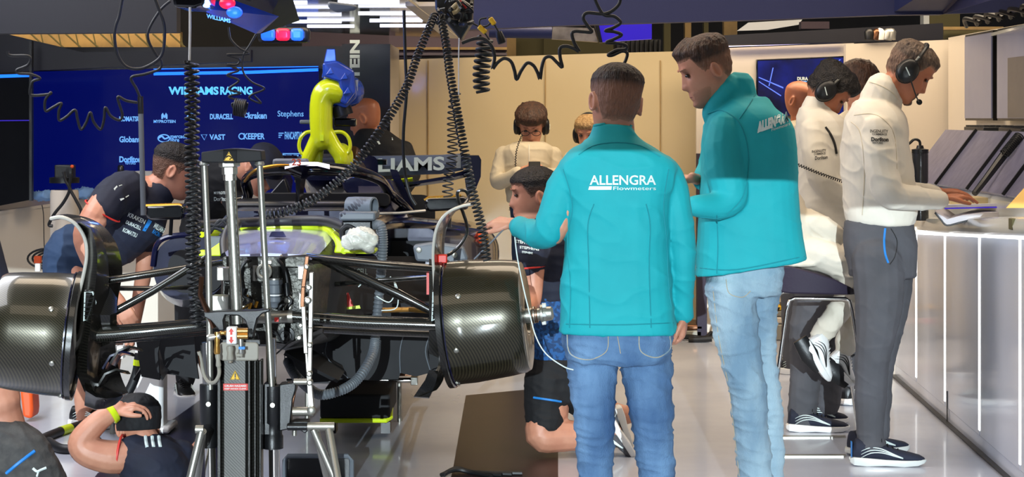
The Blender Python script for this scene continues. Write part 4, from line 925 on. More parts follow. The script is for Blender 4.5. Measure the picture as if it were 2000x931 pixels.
# broad outer surface of the left fin, turned towards the viewer
cb(MB().loft([[P(u0,v,YF-.1), P((u0+u1)/2,v-2,YF-.15), P(u1,v,YF-.04), P(u1,v,YF-.03), P((u0+u1)/2,v,YF-.13), P(u0,v,YF-.08)] for u0,u1,v in ((150,165,436),(165,190,448),(170,203,475),(170,211,505),(164,213,540),(156,212,580),(150,208,620),(146,196,680),(150,190,730),(165,200,765),(190,222,785))]), 'deflector_panel', 'carbondark')
cb(MB().loft([[P(u,v0,YF-.1), P(u+2,(v0+v1)/2,YF-.16), P(u,v1,YF-.1), P(u,v1+2,YF-.06), P(u+2,(v0+v1)/2+3,YF-.1), P(u,v0+2,YF-.05)] for u,v0,v1 in ((165,735,790),(185,752,798),(205,760,796),(225,764,788),(238,766,777))]), 'lower_winglet', 'carbondark')
brr, prr = blade([(925,398,YF-.1),(900,403,YF-.1),(872,417,YF-.1),(853,445,YF-.1),(846,490,YF-.1),(848,545,YF-.1),(852,600,YF-.1),(857,650,YF-.1),(860,700,YF-.1),(852,730,YF-.12),(835,758,YF-.14),(818,775,YF-.16)],
      [(.0,.06,0),(.01,.1,0),(.025,.14,.0),(.03,.18,0),(.03,.2,0),(.03,.2,0),(.02,.2,0),(.02,.2,0),(.02,.18,0),(.025,.12,.01),(.05,.08,.02),(.06,.03,.02)])
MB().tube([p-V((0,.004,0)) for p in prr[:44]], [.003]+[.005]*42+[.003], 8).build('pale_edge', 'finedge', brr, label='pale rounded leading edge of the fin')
cb(MB().loft([[P(u0,v,YF-.17), P(u1,v+2,YF-.14), P(u1,v+4,YF-.12), P(u0,v+2,YF-.15)] for u0,u1,v in ((838,856,722),(830,852,742),(816,844,762),(808,838,774))]), 'lower_winglet', 'carbondark')
cb(MB().tube([P(*p) for p in ((905,402,YF),(915,385,YF+.05),(908,372,YF+.05),(893,380,YF+.05),(912,440,YF+.1),(905,470,YF+.1),(880,495,YF+.1),(850,505,YF+.05))], [.006]*8, 8, smooth=5), 'loop_winglet', 'carbondark')
# duct inlets with grilles
for u0, s_ in ((168, 1), (848, 1)):
    d = cb(MB().prism([P(u0-4,566,YF-.14),P(u0+14,566,YF-.14),P(u0+22,590,YF-.12),P(u0+12,622,YF-.12),P(u0-6,630,YF-.12)], (0,.12,0)), 'brake_duct', 'carbondark', bevel=.004)
    MB().tube([P(*p) for p in ((u0-2,570,YF-.15),(u0+13,570,YF-.15),(u0+19,590,YF-.13),(u0+10,618,YF-.13),(u0-4,626,YF-.13))], .003, 6, closed=True).build('duct_rim', 'print', d)
    for k_ in range(6): MB().tube([P(u0-4,576+8*k_,YF-.145), P(u0+14,574+8*k_,YF-.145)], .0016, 5).build('grille_bar', 'black', d)
cb(MB().loft([[P(u,v0,YF-.02+dy), P(u,(v0+v1)/2,YF-.09+dy), P(u,v1,YF-.02+dy), P(u,(v0+v1)/2,YF+.1+dy)] for u,v0,v1,dy in ((160,560,690,.0),(190,550,680,0),(215,560,670,0),(228,580,640,0))]), 'upright', 'carbondark')
cb(MB().loft([[P(u,v0,YF), P(u,(v0+v1)/2,YF-.06), P(u,v1,YF), P(u,(v0+v1)/2,YF+.1)] for u,v0,v1 in ((838,505,690),(860,510,700),(876,520,705))]), 'upright', 'carbondark')
for k_, (u,v) in enumerate(((225,700),(215,735),(240,690))):
    cb(MB().strip([P(u-25,v+20,YF-.06),P(u-10,v-5,YF-.06),P(u+12,v-14,YF-.05),P(u+30,v-10,YF-.04)], (.0,.09,-.02), .006), 'cooling_winglet', 'carnavy' if k_ == 0 else 'carbondark')
# wishbones: flattened aerofoil arms
def arm(name, pts, rad, m='carbonarm', fl=1.8):
    return cb(MB().tube([P(*p) for p in pts], [r*YF/F for r in rad], 12, flat=1/fl, up=(0,0,1)), name, m, smooth=60) if fl != 1 else cb(MB().tube([P(*p) for p in pts], [r*YF/F for r in rad], 12), name, m)
def wish(name, pts, h, d, m='carbonarm'):      # h half height px, d half chord m
    b = MB(); rings = []
    for p, hh in zip(pts, h):
        c = P(*p); k = p[2]/F; rings.append([c+V((0, d*math.cos(t), hh*k*math.sin(t)*(1 if math.cos(t) < 0 else .8))) for t in [2*PI*j/14 for j in range(14)]])
    return cb(b.loft(rings), name, m, smooth=60)
wish('upper_wishbone', [(182,551,YF+.02),(250,541,YF+.02),(340,527,YF+.04),(445,508,YF+.1)], (8,8,8,7), .035)
wish('upper_wishbone', [(186,562,YF+.14),(300,563,YF+.25),(400,560,YF+.5)], (5,5,5), .02)
wish('push_rod', [(212,615,YF-.04),(300,567,YF-.02),(400,505,YF+.02)], (9,9,8), .014, 'carbonarm')
wish('lower_wishbone', [(150,655,YF-.04),(230,650,YF-.04),(400,634,YF-.02),(450,630,YF)], (17,17,14,12), .05)
wish('lower_wishbone', [(165,668,YF+.1),(300,658,YF+.16),(450,642,YF+.2)], (8,7,7), .03)
wish('track_rod', [(600,621,YF-.02),(700,628,YF-.03),(860,633,YF-.03),(880,634,YF-.03)], (15,14,13,12), .045)
wish('lower_wishbone', [(600,640,YF+.1),(700,645,YF+.12),(880,652,YF+.1)], (8,9,8), .04, 'carbondark')
wish('upper_wishbone', [(600,500,YF+.05),(640,506,YF+.02),(740,516,YF),(850,524,YF)], (7,9,9,8), .04, 'carbondark')
wish('push_rod', [(625,505,YF+.05),(700,540,YF),(780,575,YF-.02),(845,608,YF-.02),(872,616,YF-.02)], (9,12,11,9,7), .016, 'carbondark')
wish('upper_wishbone', [(650,555,YF+.5),(760,546,YF+.3),(845,540,YF+.15)], (5,5,5), .02)
# chassis: survival cell from the bulkhead back, silvery top
def ringc(uL, uR, vT, vB, Y, cr=.25, n=8):
    a = P(uL, vB, Y); b = P(uR, vT, Y); w_, h_ = b.x-a.x, b.z-a.z; r = min(w_, h_)*cr; out = []
    for cx, cz, a0 in ((b.x-r, b.z-r, 0), (a.x+r, b.z-r, 90), (a.x+r, a.z+r, 180), (b.x-r, a.z+r, 270)):
        for k in range(n): an = math.radians(a0+90*k/(n-1)); out.append(V((cx+r*math.cos(an), Y, cz+r*math.sin(an))))
    return out
cb(MB().loft([ringc(436,604,503,672,YF-.02,.28), ringc(432,625,497,676,YF+.15,.25), ringc(434,660,476,672,YF+.6,.22), ringc(440,690,450,665,YF+1.1,.22), ringc(440,720,425,660,YF+1.7,.2)]), 'monocoque', 'castdark')
cb(MB().loft([[P(a,v+6,Y),P(a+14,v,Y),P((a+b_)/2,v-3,Y),P(b_-14,v,Y),P(b_,v+10,Y),P((a+b_)/2,v+12,Y)] for a,b_,v,Y in ((444,608,497,YF-.03),(440,622,488,YF+.2),(440,640,468,YF+.6),(442,652,452,YF+.95),(446,650,446,YF+1.15))]), 'chassis_top', 'lavender', label='silvery lavender chassis top')
cb(MB().loft([[P(u,v,YF+.55),P(u+w_,v,YF+.55),P(u+w_-5,v-10,YF+.62),P(u+5,v-10,YF+.62)] for u,w_,v in ((525,34,463),(526,32,462))]), 'sensor_pod', 'carnavy')
bk = cb(MB().loft([ringc(437,603,504,668,YF-.045,.3), ringc(437,603,504,668,YF-.02,.3)]), 'front_bulkhead', 'castdark')
cb(MB().loft([ringc(434,604,500,522,YF-.09,.4), ringc(434,604,500,522,YF-.03,.4)]), 'bulkhead_flange', 'castdark', bevel=.003)
# bulkhead furniture
for u, v, w_, h_ in ((423,522,24,26),(414,577,32,32),(581,519,18,27),(583,572,10,32)):
    MB().pbox(u, v, u+w_, v+h_, YF-.16, .05).build('mounting_block', 'alu', bk, bevel=.003)
    MB().cyl(P(u+w_/2, v+h_/2, YF-.12), P(u+w_/2, v+h_/2, YF-.04), .01, 12).build('mounting_pin', 'steel', bk)
for (u,v,r) in ((483,514,.012),(550,509,.012),(478,586,.013),(492,590,.012),(476,600,.011),(564,584,.016),(564,598,.014),(549,500,.006),(588,634,.008),(585,658,.009)):
    MB().lathe([(0,r),(.012,r),(.014,r*.7),(.02,r*.65),(.02,.002)], P(u,v,YF-.045), (0,-1,0), 12).build('bolt', 'steel', bk)
rk_ = MB().lathe([(0,.03),(.05,.03),(.055,.022),(.08,.022)], P(516,533,YF-.04), (0,-1,0), 24).build('rocker_bearing', 'castdark', bk)
MB().tube([P(516,530,YF-.13)+V((.022*math.cos(t),0,.022*math.sin(t))) for t in [2*PI*k/20 for k in range(20)]], .006, 8, closed=True).build('bearing_ring', 'steel', bk)
MB().tube([P(499,518,YF-.1),P(499,548,YF-.1)], .010, 8).build('rocker_plate', 'steel', bk); MB().tube([P(538,520,YF-.1),P(539,542,YF-.1)], .014, 8).build('rocker_plate', 'castdark', bk)
MB().tube([P(520,530,YF-.09),P(539,531,YF-.09)], .018, 12).build('rocker_shaft', 'black', bk)
MB().lathe([(0,.028),(.014,.028),(.018,.024),(.045,.024),(.047,.019),(.058,.019),(.06,.023),(.074,.023),(.082,.014),(.094,.012),(.1,.004)], P(536,546,YF-.11), (0,0,-1), 24).build('fluid_reservoir', 'grey', bk)
MB().lathe([(0,.02),(.012,.02)], P(536,543,YF-.11), (0,0,-1), 24).build('reservoir_cap', 'alu', bk)
MB().lathe([(.05,.0245),(.054,.0245)], P(536,546,YF-.11), (0,0,-1), 24).build('reservoir_band', 'white', bk)
MB().cyl(P(470,620,YF-.10), P(572,618,YF-.10), .022, 24).build('steering_rack', 'steel', bk)
MB().cyl(P(572,618,YF-.1), P(600,620,YF-.1), .018, 20).build('rack_end', 'carbonarm', bk)
MB().lathe([(0,.03),(.02,.03),(.022,.02),(.03,.018),(.03,.006),(.02,.004)], P(560,654,YF-.05), (0,-1,0), 20).build('round_sensor', 'black', bk)
MB().pbox(509,508,531,516,YF-.1,.05).build('id_plate', 'alu', bk, bevel=.002)
MB().pbox(536,620,544,628,YF-.13,.02).build('red_connector', 'redtrim', bk)
random.seed(11)
for k_ in range(16):
    u0, v0 = random.uniform(462,500) if k_%2 else random.uniform(520,570), random.uniform(520,650)
    pts = [P(u0+random.uniform(-16,16), v0+j*14+random.uniform(-9,9), YF-.07-random.uniform(0,.04)) for j in range(4)]
    MB().tube(pts, random.choice((.003,.004,.0055)), 6, smooth=5).build('cable', random.choice(('rubber','rubber','black','castdark','brass')), bk)
MB().tube([P(495,508,YF-.08),P(478,512,YF-.1),P(468,535,YF-.1),P(472,570,YF-.1),P(468,600,YF-.09)], .006, 8, smooth=5).build('cable', 'rubber', bk)
MB().tube([P(600,500,YF-.05),P(570,502,YF-.08),P(545,506,YF-.09),P(552,518,YF-.1),P(560,545,YF-.1),P(561,570,YF-.1)], .0065, 8, smooth=5).build('cable', 'rubber', bk)
MB().cyl(P(558,552,YF-.1), P(561,577,YF-.1), .012, 12).build('plug', 'black', bk)
for u,v in ((487,595),(499,592)): MB().tube([P(u,v+8,YF-.1),P(u+4,v-4,YF-.1)], .006, 8).build('brass_fitting', 'gold', bk)
# lower lip below the bulkhead
cb(MB().loft([[P(536,668,YF-.05),P(560,672,YF-.05),P(600,655,YF-.05),P(630,640,YF-.05),P(630,650,YF),P(600,672,YF),P(560,680,YF),P(536,676,YF)], [P(536,668,YF+.4),P(560,672,YF+.4),P(600,665,YF+.4),P(640,650,YF+.4),P(640,660,YF+.4),P(600,676,YF+.4),P(560,684,YF+.4),P(536,680,YF+.4)]]), 'tray', 'castdark')
# dark flank of the monocoque with upside-down lettering, red and yellow markings seen low
cb(MB().loft([[P(605,505,YF+.1),P(610,640,YF+.1),P(618,640,YF+.12),P(612,505,YF+.12)],[P(700,500,YF+1.0),P(705,615,YF+1.0),P(712,615,YF+1.05),P(707,500,YF+1.05)],[P(860,500,YF+2.0),P(860,590,YF+2.0),P(866,590,YF+2.1),P(866,500,YF+2.1)]]), 'flank', 'blackmatt')
ptext('DURACELL', 670, 524, 718, 536, YF+.66, 'print', name='flank_lettering', parent=car)
cb(MB().prism([P(672,572,YF+.7),P(680,572,YF+.7),P(690,598,YF+.7),P(678,600,YF+.7)], (0,.01,0)), 'red_mark', 'red'); cb(MB().prism([P(676,600,YF+.69),P(702,596,YF+.69),P(704,602,YF+.69),P(677,604,YF+.69)], (0,.01,0)), 'yellow_mark', 'neon')
# cockpit, halo, headrest
YH = YF+1.55
cb(MB().loft([ringc(430,740,412,520,YF+1.2,.3), ringc(445,775,400,520,YF+1.9,.3), ringc(470,790,385,520,YF+2.5,.3)]), 'cockpit_surround', 'carnavy')
cb(MB().loft([ringc(505,760,378,402,YF+1.75,.4), ringc(510,765,376,402,YF+2.2,.4)]), 'cockpit_headrest', 'blackmatt')
halo = [(436,412,YH+.55),(452,392,YH+.5),(484,384,YH+.5),(480,352,YH+.42),(500,338,YH+.28),(540,331,YH+.12),(590,330,YH),(650,331,YH+.02),(700,336,YH+.12),(742,352,YH+.3),(762,378,YH+.45),(785,398,YH+.5),(800,412,YH+.55)]
cb(MB().tube([P(*p) for p in halo[1:]], [.022,.026,.026,.028,.029,.032,.034,.032,.029,.027,.026,.022], 14, smooth=6, flat=.75), 'halo', 'blackgloss', smooth=60)
cb(MB().loft([[P(u-w_,v,YH-.02),P(u,v,YH-.05),P(u+w_,v,YH-.02),P(u,v,YH+.06)] for u,v,w_ in ((592,322,48),(590,334,26),(587,350,10),(585,385,7),(583,412,8))]), 'halo_pillar', 'blackgloss')
cb(MB().loft([[P(u,v0,YH-.03),P(u,v1,YH-.045),P(u,v1+3,YH+.1),P(u,v0+1,YH+.1)] for u,v0,v1 in ((556,322,330),(580,316,324),(620,316,324),(644,321,330))]), 'halo_fairing', 'lavender')
cb(MB().tube([P(*p) for p in ((478,354,YH+.1),(498,333,YH-.02),(535,324,YH-.06),(565,322,YH-.08))], [.006,.008,.008,.004], 8, smooth=5), 'gold_edge', 'gold')
o23 = ptext('23', 570, 310, 588, 323, YH-.08, 'orange', name='race_number', parent=car)
MB().pbox(532,310,600,325,YH+.0,.08).build('number_fairing', 'grey', car, bevel=.01)
for s0, pts in enumerate(([(505,395),(530,375),(552,350),(556,350),(570,392),(540,396)], [(665,350),(700,340),(748,360),(752,392),(690,388),(672,372)])):
    cb(MB().pprism(pts, YH+.62, .05), 'mirror_surround', 'black' if s0 == 0 else 'carnavy', bevel=.01)
MB().pbox(452,392,740,412,YH+.15,.3).build('cockpit_rim', 'black', car, bevel=.02)
# roll hoop and air intake below the yellow duct, number 23
cb(MB().loft([ringc(590,690,318,352,YF+2.3,.45), ringc(592,700,300,390,YF+2.6,.45), ringc(600,720,300,420,YF+3.2,.4), ringc(640,740,350,440,YF+4.0,.4)]), 'engine_cover', 'carnavy')
cb(MB().loft([[P(762,330,YF+2.9),P(776,332,YF+2.9),P(812,415,YF+2.9),P(790,430,YF+2.9)],[P(762,330,YF+2.96),P(776,332,YF+2.96),P(812,415,YF+2.96),P(790,430,YF+2.96)]]), 'cover_fin', 'carnavy')
cb(MB().loft([[P(700,350,YF+2.2),P(760,350,YF+2.2),P(800,430,YF+2.0),P(700,440,YF+2.0)],[P(705,350,YF+2.9),P(770,352,YF+2.9),P(812,432,YF+2.9),P(705,440,YF+2.9)]]), 'cover_shoulder', 'carnavy')
cb(MB().tube([P(*p) for p in ((762,400,YF+2.1),(768,418,YF+2.1),(792,432,YF+2.1))], .012, 8, smooth=4), 'gold_mark', 'brass')
# sidepods
YS = YF+1.9
cb(MB().loft([ringc(716,850,446,520,YS-.1,.2), ringc(714,900,442,540,YS+.1,.25), ringc(716,960,440,556,YS+.5,.35), ringc(722,975,436,556,YS+1.0,.45), ringc(730,960,430,550,YS+1.7,.45), ringc(740,900,425,540,YS+2.3,.45)]), 'sidepod', 'carnavy')
cb(MB().loft([[P(740,470,YS-.2),P(860,470,YS-.2),P(860,510,YS-.2),P(740,510,YS-.2)],[P(740,470,YS-.1),P(860,470,YS-.1),P(860,510,YS-.1),P(740,510,YS-.1)]]), 'sidepod_inlet', 'blackmatt')
cb(MB().strip([P(740,436,YS-.3),P(800,432,YS-.3),P(880,440,YS-.25),P(952,452,YS-.1)], (0,.35,0), .008), 'sidepod_lip', 'carnavy')
cb(MB().loft([ringc(300,440,462,585,YS-.1,.45), ringc(302,445,455,600,YS+.2,.45), ringc(318,445,450,600,YS+1.0,.45)]), 'sidepod', 'carnavy')
cb(MB().loft([ringc(328,436,486,572,YS-.13,.4), ringc(328,436,486,572,YS-.09,.4)]), 'sidepod_inlet', 'blackmatt')
cb(MB().tube([P(u,v,YS-.12) for u,v in ((298,520),(306,478),(330,462),(380,458),(430,460))], .012, 8, smooth=5), 'inlet_lip', 'carnavy')
for u in (925,937):
    cb(MB().tube([P(u-2,446,YS+.48),P(u,462,YS+.33),P(u+1,480,YS+.38)], [.008,.011,.006], 8, smooth=3, flat=1), 'orange_stripe', 'orange')
cb(MB().tube([P(946,448,YS+.45),P(952,470,YS+.35),P(950,490,YS+.45)], .006, 8, smooth=3), 'gold_edge', 'gold')
cb(MB().pprism([(806,480),(845,474),(905,482),(915,508),(880,514),(812,510)], YF+1.0, .1), 'access_panel', 'grey', bevel=.01)
for u,v in ((818,488),(888,498)): cb(MB().lathe([(0,.012),(.008,.01),(.01,.002)], P(u,v,YF+1.0), (0,-1,0), 12), 'screw', 'steel')
# mirrors
for pts, m2 in (([(285,402),(350,399),(359,404),(359,424),(350,429),(292,429),(284,422)], 1), ([(829,392),(836,386),(905,384),(916,388),(914,409),(840,413),(829,408)], 0)):
    mi = cb(MB().pprism(pts, YF+1.35, .12), 'mirror', 'blackgloss', bevel=.01)
    MB().tube([P(pts[0][0], pts[0][1]-1, YF+1.36), P(pts[1][0], pts[1][1], YF+1.36), P(pts[2][0]-4, pts[2][1]-2, YF+1.36)], .006, 6).build('gold_edge', 'gold', mi)
    u0, v1 = pts[0][0], max(p[1] for p in pts)
    MB().tube([P(u0+50, v1-2, YF+1.4), P(u0+48, v1+30, YF+1.4)], .016, 8, flat=.5).build('mirror_stalk', 'black', mi)
cb(MB().tube([P(733,417,YF+1.3),P(780,416,YF+1.3),P(830,411,YF+1.35)], .010, 8, flat=.6), 'mirror_strut', 'alu')
# rear wing
YR = YF+4.2
wb = MB()
def wing(rows, name, m):
    cb(MB().loft([[P(u,v0,Y),P(u,(v0+v1)/2,Y-.03),P(u,v1,Y),P(u,v1-1,Y+.22),P(u,v0-1,Y+.2)] for u,v0,v1,Y in rows]), name, m)
wing([(575,306,342,YR),(640,305,342,YR),(740,305,343,YR),(860,303,340,YR),(905,300,332,YR)], 'rear_wing_flap', 'carblue')
wing([(575,345,356,YR-.05),(640,352,364,YR-.08),(740,358,368,YR-.1),(800,356,366,YR-.08),(870,345,356,YR-.05),(918,330,344,YR)], 'rear_wing_main_plane', 'carnavy')
cb(MB().loft([[P(u,v,YR-.06) for u,v in ((900,303),(935,303),(940,312),(939,345),(928,372),(912,382),(908,352),(922,330),(900,328))],[P(u,v,YR+.5) for u,v in ((900,303),(935,303),(940,312),(939,345),(928,372),(912,382),(908,352),(922,330),(900,328))]]), 'endplate', 'carnavy')
cb(MB().loft([[P(u,v,YR-.06) for u,v in ((580,303),(545,303),(540,312),(541,345),(552,372),(568,382),(572,352),(562,330),(580,328))],[P(u,v,YR+.5) for u,v in ((580,303),(545,303),(540,312),(541,345),(552,372),(568,382),(572,352),(562,330),(580,328))]]), 'endplate', 'carnavy')
text('WILLIAMS', P(757,322,YR-.045), (1,0,.03), (0,0,1), 222*YR/F, 27*YR/F, 'print', 'wing_lettering', car, bold=.03)
cb(MB().pbox(891,303,906,328,YR-.05,.02), 'wing_bracket', 'alu'); cb(MB().pbox(708,311,755,322,YR-.3,.05), 'tail_light_bar', 'blackgloss', bevel=.004)
cb(MB().loft([ringc(690,738,304,350,YR-.5,.3), ringc(694,736,306,350,YR-.3,.3)]), 'cover_tail', 'carnavy')
cb(MB().strip([P(700,349,YR-.1),P(760,352,YR-.1),P(806,347,YR-.1)], (0,.02,-.02), .006), 'green_edge', 'neon')
cb(MB().pbox(745,366,760,440,YR-.1,.05), 'wing_pillar', 'black')
cb(MB().loft([ringc(700,850,380,470,YR-.6,.3), ringc(730,830,400,470,YR+.1,.3)]), 'gearbox', 'blackmatt')
# floor, fences and underbody
YU = YF+1.2
cb(MB().loft([[P(430,600,YU),P(860,590,YU),P(862,640,YU),P(430,655,YU)],[P(400,600,YU+2.4),P(905,580,YU+2.4),P(905,600,YU+2.4),P(400,610,YU+2.4)]]), 'underbody', 'blackmatt')
for i, (pts) in enumerate(([(262,640),(318,640),(308,690),(312,742),(276,735)], [(300,640),(378,640),(382,700),(388,740),(358,734),(325,730)], [(360,640),(400,640),(408,700),(398,738)])):
    cb(MB().pprism(pts, YF+.75+.12*i, .02), 'floor_fence', 'blackmatt')
cb(MB().strip([P(262,742,YF+.72),P(290,700,YF+.8),P(318,741,YF+.76)], (0,.3,.05), .008), 'floor_fence', 'blackmatt')
for i, pts in enumerate(([(560,660),(640,650),(690,650),(700,735),(640,745),(580,748)], [(640,650),(800,645),(795,690),(778,740),(720,742),(680,738)], [(785,645),(860,645),(866,700),(850,725),(812,735),(782,728)], [(835,650),(872,650),(880,690),(866,712),(840,722)])):
    cb(MB().pprism(pts, YF+1.0-.12*i, .02), 'floor_fence', 'blackmatt')
    cb(MB().tube([P(pts[0][0]+4,pts[0][1]+4,YF+.99-.12*i), P(pts[0][0]-4,(pts[0][1]+pts[-1][1])/2,YF+.985-.12*i), P(pts[-1][0],pts[-1][1],YF+.99-.12*i)], .0022, 5, smooth=4), 'fence_edge', 'grey')
cb(MB().strip([P(555,690,YF+.5),P(600,715,YF+.5),P(660,745,YF+.6)], (0,.4,0), .01), 'floor_edge', 'blackmatt')
cb(MB().tube([P(740,606,YF+.6),P(800,604,YF+.6),P(850,608,YF+.5)], .010, 8), 'copper_edge', 'brass')
for pts in ([(735,578),(760,590),(772,570),(770,550)], [(700,560),(720,545),(745,560),(765,575)], [(762,540),(775,560),(775,600),(745,606)]):
    cb(MB().tube([P(u,v,YF+.4) for u,v in pts], .0022, 5, smooth=5), 'wire', 'print')
cb(MB().pbox(833,530,842,575,YF+.05,.04), 'red_strap', 'red'); cb(MB().pbox(855,497,873,514,YF-.05,.04), 'red_clip', 'red', bevel=.004)
# stands that carry the car out of sight below the floor
for u in (560, 640):
    o = MB().loft([ringc(u-20,u+20,640,700,YF+1.7,.2), ringc(u-20,u+20,640,700,YF+1.9,.2)])

# ---------------------------------------------------------------- neon bodywork guard and cooling blower on the nose
YN = YF+.55
g = empty('bodywork_guard', 'neon yellow protective guard around the chassis top with black padded edge', 'guard', P(560,480,YN))
MB().tube([P(*p) for p in ((394,458,YN+.3),(440,452,YN+.45),(500,445,YN+.5),(600,442,YN+.5),(634,446,YN+.42),(652,458,YN+.3),(664,476,YN+.1),(672,490,YN-.05))], [.012,.014,.016,.016,.016,.016,.015,.012], 10, smooth=6, flat=1).build('neon_rim', 'neon', g)
MB().pprism([(648,452),(660,462),(672,474),(700,486),(734,487),(734,494),(722,496),(652,494),(655,480)], YN-.05, .12).build('neon_tray', 'neon', g, bevel=.006)
MB().pprism([(388,489),(406,489),(431,472),(431,500),(388,500)], YN-.1, .05).build('neon_pocket', 'neon', g, bevel=.004)
MB().pprism([(400,462),(431,462),(431,492),(404,492)], YN-.04, .04).build('grey_pouch', 'grey', g, bevel=.004)
MB().tube([P(*p) for p in ((390,438,YN+.35),(470,434,YN+.45),(560,431,YN+.5),(630,431,YN+.42),(665,440,YN+.25),(688,452,YN+.1))], [.016,.020,.022,.022,.022,.020], 12, smooth=6).build('padded_edge', 'rubber', g)
MB().tube([P(*p) for p in ((462,436,YN-.1),(448,450,YN-.15),(440,475,YN-.2),(440,500,YN-.3))], [.022,.022,.022,.016], 12, smooth=6).build('padded_side', 'rubber', g)
for pts in ([(395,450),(420,445),(440,452),(452,440),(470,436)], [(400,436),(425,440),(440,428),(460,430)], [(410,455),(430,430),(445,445),(430,460)]):
    MB().tube([P(u,v,YN+.2) for u,v in pts], .007, 8, smooth=5).build('cable', 'rubber', g)
bw = empty('cooling_blower', 'black cooling blower box with a round port, on the neon tray at the right', 'blower', P(698,486,YN-.1))
MB().pbox(667,430,727,470,YN-.12,.2).build('housing', 'black', bw, bevel=.008)
MB().pbox(662,414,733,431,YN-.14,.24).build('lid', 'grey', bw, bevel=.008)
MB().lathe([(0,.034),(.03,.036),(.11,.036),(.112,.030),(.09,.028)], P(681,402,YN-.0), (.9,-.42,0), 24).build('port', 'grey', bw)
MB().tube([P(672,470,YN-.14),P(668,450,YN-.14),P(680,442,YN-.14),P(695,452,YN-.14),P(690,466,YN-.14)], .010, 8, smooth=4, closed=True).build('hose_collar', 'rubber', bw)
bag = Body(); bag.ell(P(702,466,YN-.2), (.058,.04,.038)); bag.ell(P(718,472,YN-.2), (.035,.03,.035)); bag.ell(P(690,474,YN-.2), (.035,.03,.025))
tag(bag.remesh('plastic_bag', 'bag', None, .005, 2, wr=.01, ws=(16,16,16), fold=1), 'crumpled milky plastic bag wrapped below the black blower box', 'bag')
h = [P(*p) for p in ((728,438,YN-.08),(744,442,YN-.14),(748,470,YN-.14),(746,510,YN-.12),(742,560,YN-.06),(736,620,YN-.04),(733,660,YN-.06),(728,690,YN-.12),(712,722,YN-.25),(690,748,YN-.3),(660,764,YN-.34),(625,770,YN-.32),(600,755,YN-.25),(575,730,YN-.1),(562,705,YN+.05))]
pp, _ = catmull(h, [0]*len(h), 22); hb_ = MB(); hb_.tube(pp, [.0165+.0028*(i % 3 == 0) for i in range(len(pp))], 14)
tag(hb_.build('ribbed_hose', 'greyhose', None, smooth=25), 'grey ribbed hose hanging from the blower box and looping under the car', 'hose')

# ---------------------------------------------------------------- yellow cooling duct on the roll hoop
YD = YF+2.25
d = empty('airbox_cooler', 'glossy yellow duct with a blue blower standing on the car roll hoop', 'cooler', P(640,320,YD))
D = Body()
k = YD/F
D.limb([(658,180,YD,23),(644,177,YD,25),(634,184,YD,25),(628,200,YD,23),(627,230,YD,23),(628,262,YD,22),(631,275,YD,21)])
D.limb([(622,262,YD,14),(612,285,YD,14),(602,306,YD,13),(600,316,YD,12)]); D.limb([(640,262,YD,15),(652,285,YD,15),(664,302,YD,15),(668,316,YD,14)])
D.limb([(668,290,YD+.03,12),(678,300,YD+.03,12),(680,318,YD+.03,10)]); D.limb([(622,282,YD+.04,12),(618,318,YD+.04,12)])
D.remesh('duct', 'yellow', d, .006, 5)
for s_ in (-1, 1):
    c = (610 if s_ < 0 else 656, 288)
    pts = [P(634+s_*16,258,YD), P(634+s_*34,258,YD), P(634+s_*46,268,YD), P(634+s_*50,284,YD), P(634+s_*46,298,YD), P(634+s_*36,304,YD)]
    MB().tube(pts, .0085, 8, smooth=5, flat=1).build('handle', 'yellow', d)
bl_ = MB(); prof = [(0,.045),(.02,.055),(.10,.062),(.14,.058),(.16,.03)]
blo = MB().lathe([(0,.060),(.03,.072),(.09,.078),(.13,.070),(.16,.045),(.165,.01)], P(644,180,YD+.02), (.75,.5,.05), 10).build('blower_body', 'blowerblue', d, smooth=20, bevel=.004)
MB().loft([[P(634,120,YD),P(656,118,YD),P(662,150,YD),P(628,152,YD)],[P(636,120,YD+.08),P(654,118,YD+.08),P(664,150,YD+.14),P(630,152,YD+.14)]]).build('intake_horn', 'blowerblue', d, bevel=.005, smooth=0)
MB().loft([[P(638,95,YD),P(655,95,YD),P(655,95,YD+.06),P(638,95,YD+.06)],[P(632,122,YD),P(657,120,YD),P(657,120,YD+.08),P(632,122,YD+.08)]]).build('intake_neck', 'blowerblue', d, bevel=.004, smooth=0)
MB().loft([[P(628,150,YD),P(668,140,YD),P(694,148,YD),P(697,190,YD),P(676,212,YD),P(655,205,YD)],[P(632,150,YD+.14),P(668,142,YD+.16),P(690,150,YD+.16),P(693,190,YD+.16),P(676,208,YD+.16),P(658,203,YD+.16)]]).build('motor_casing', 'blowerblue', d, bevel=.012, smooth=0)
MB().loft([[P(630,122,YD-.05),P(660,118,YD-.05),P(692,138,YD-.03),P(695,180,YD-.03),P(676,205,YD-.03),P(664,200,YD-.03),P(662,160,YD-.05),P(630,150,YD-.05)],[P(632,124,YD+.12),P(660,120,YD+.12),P(690,140,YD+.12),P(693,180,YD+.12),P(676,203,YD+.12),P(666,198,YD+.12),P(664,160,YD+.12),P(632,148,YD+.12)]]).build('front_casing', 'blowerblue', d, bevel=.01, smooth=0)
for u,v in ((644,140),(678,178),(672,150)):
    MB().prism([P(u-8,v+6,YD-.056),P(u+2,v-9,YD-.056),P(u+8,v+4,YD-.056)], (0,.02,0)).build('facet', 'blowerblue', d, smooth=0, bevel=.003)
MB().pbox(693,156,699,178,YD+.02,.1).build('vent_grille', 'alu', d)
MB().cyl(P(664,206,YD+.06), P(670,226,YD+.06), .05, 20).build('motor_base', 'black', d)
MB().pbox(585,234,612,242,YD+.05,.05).build('carry_bar', 'grey', d, bevel=.006); MB().pbox(652,231,695,247,YD+.05,.06).build('carry_bar', 'blackgloss', d, bevel=.008)
MB().pbox(625,263,632,275,YD-.06,.01).build('green_light', 'neon', d)
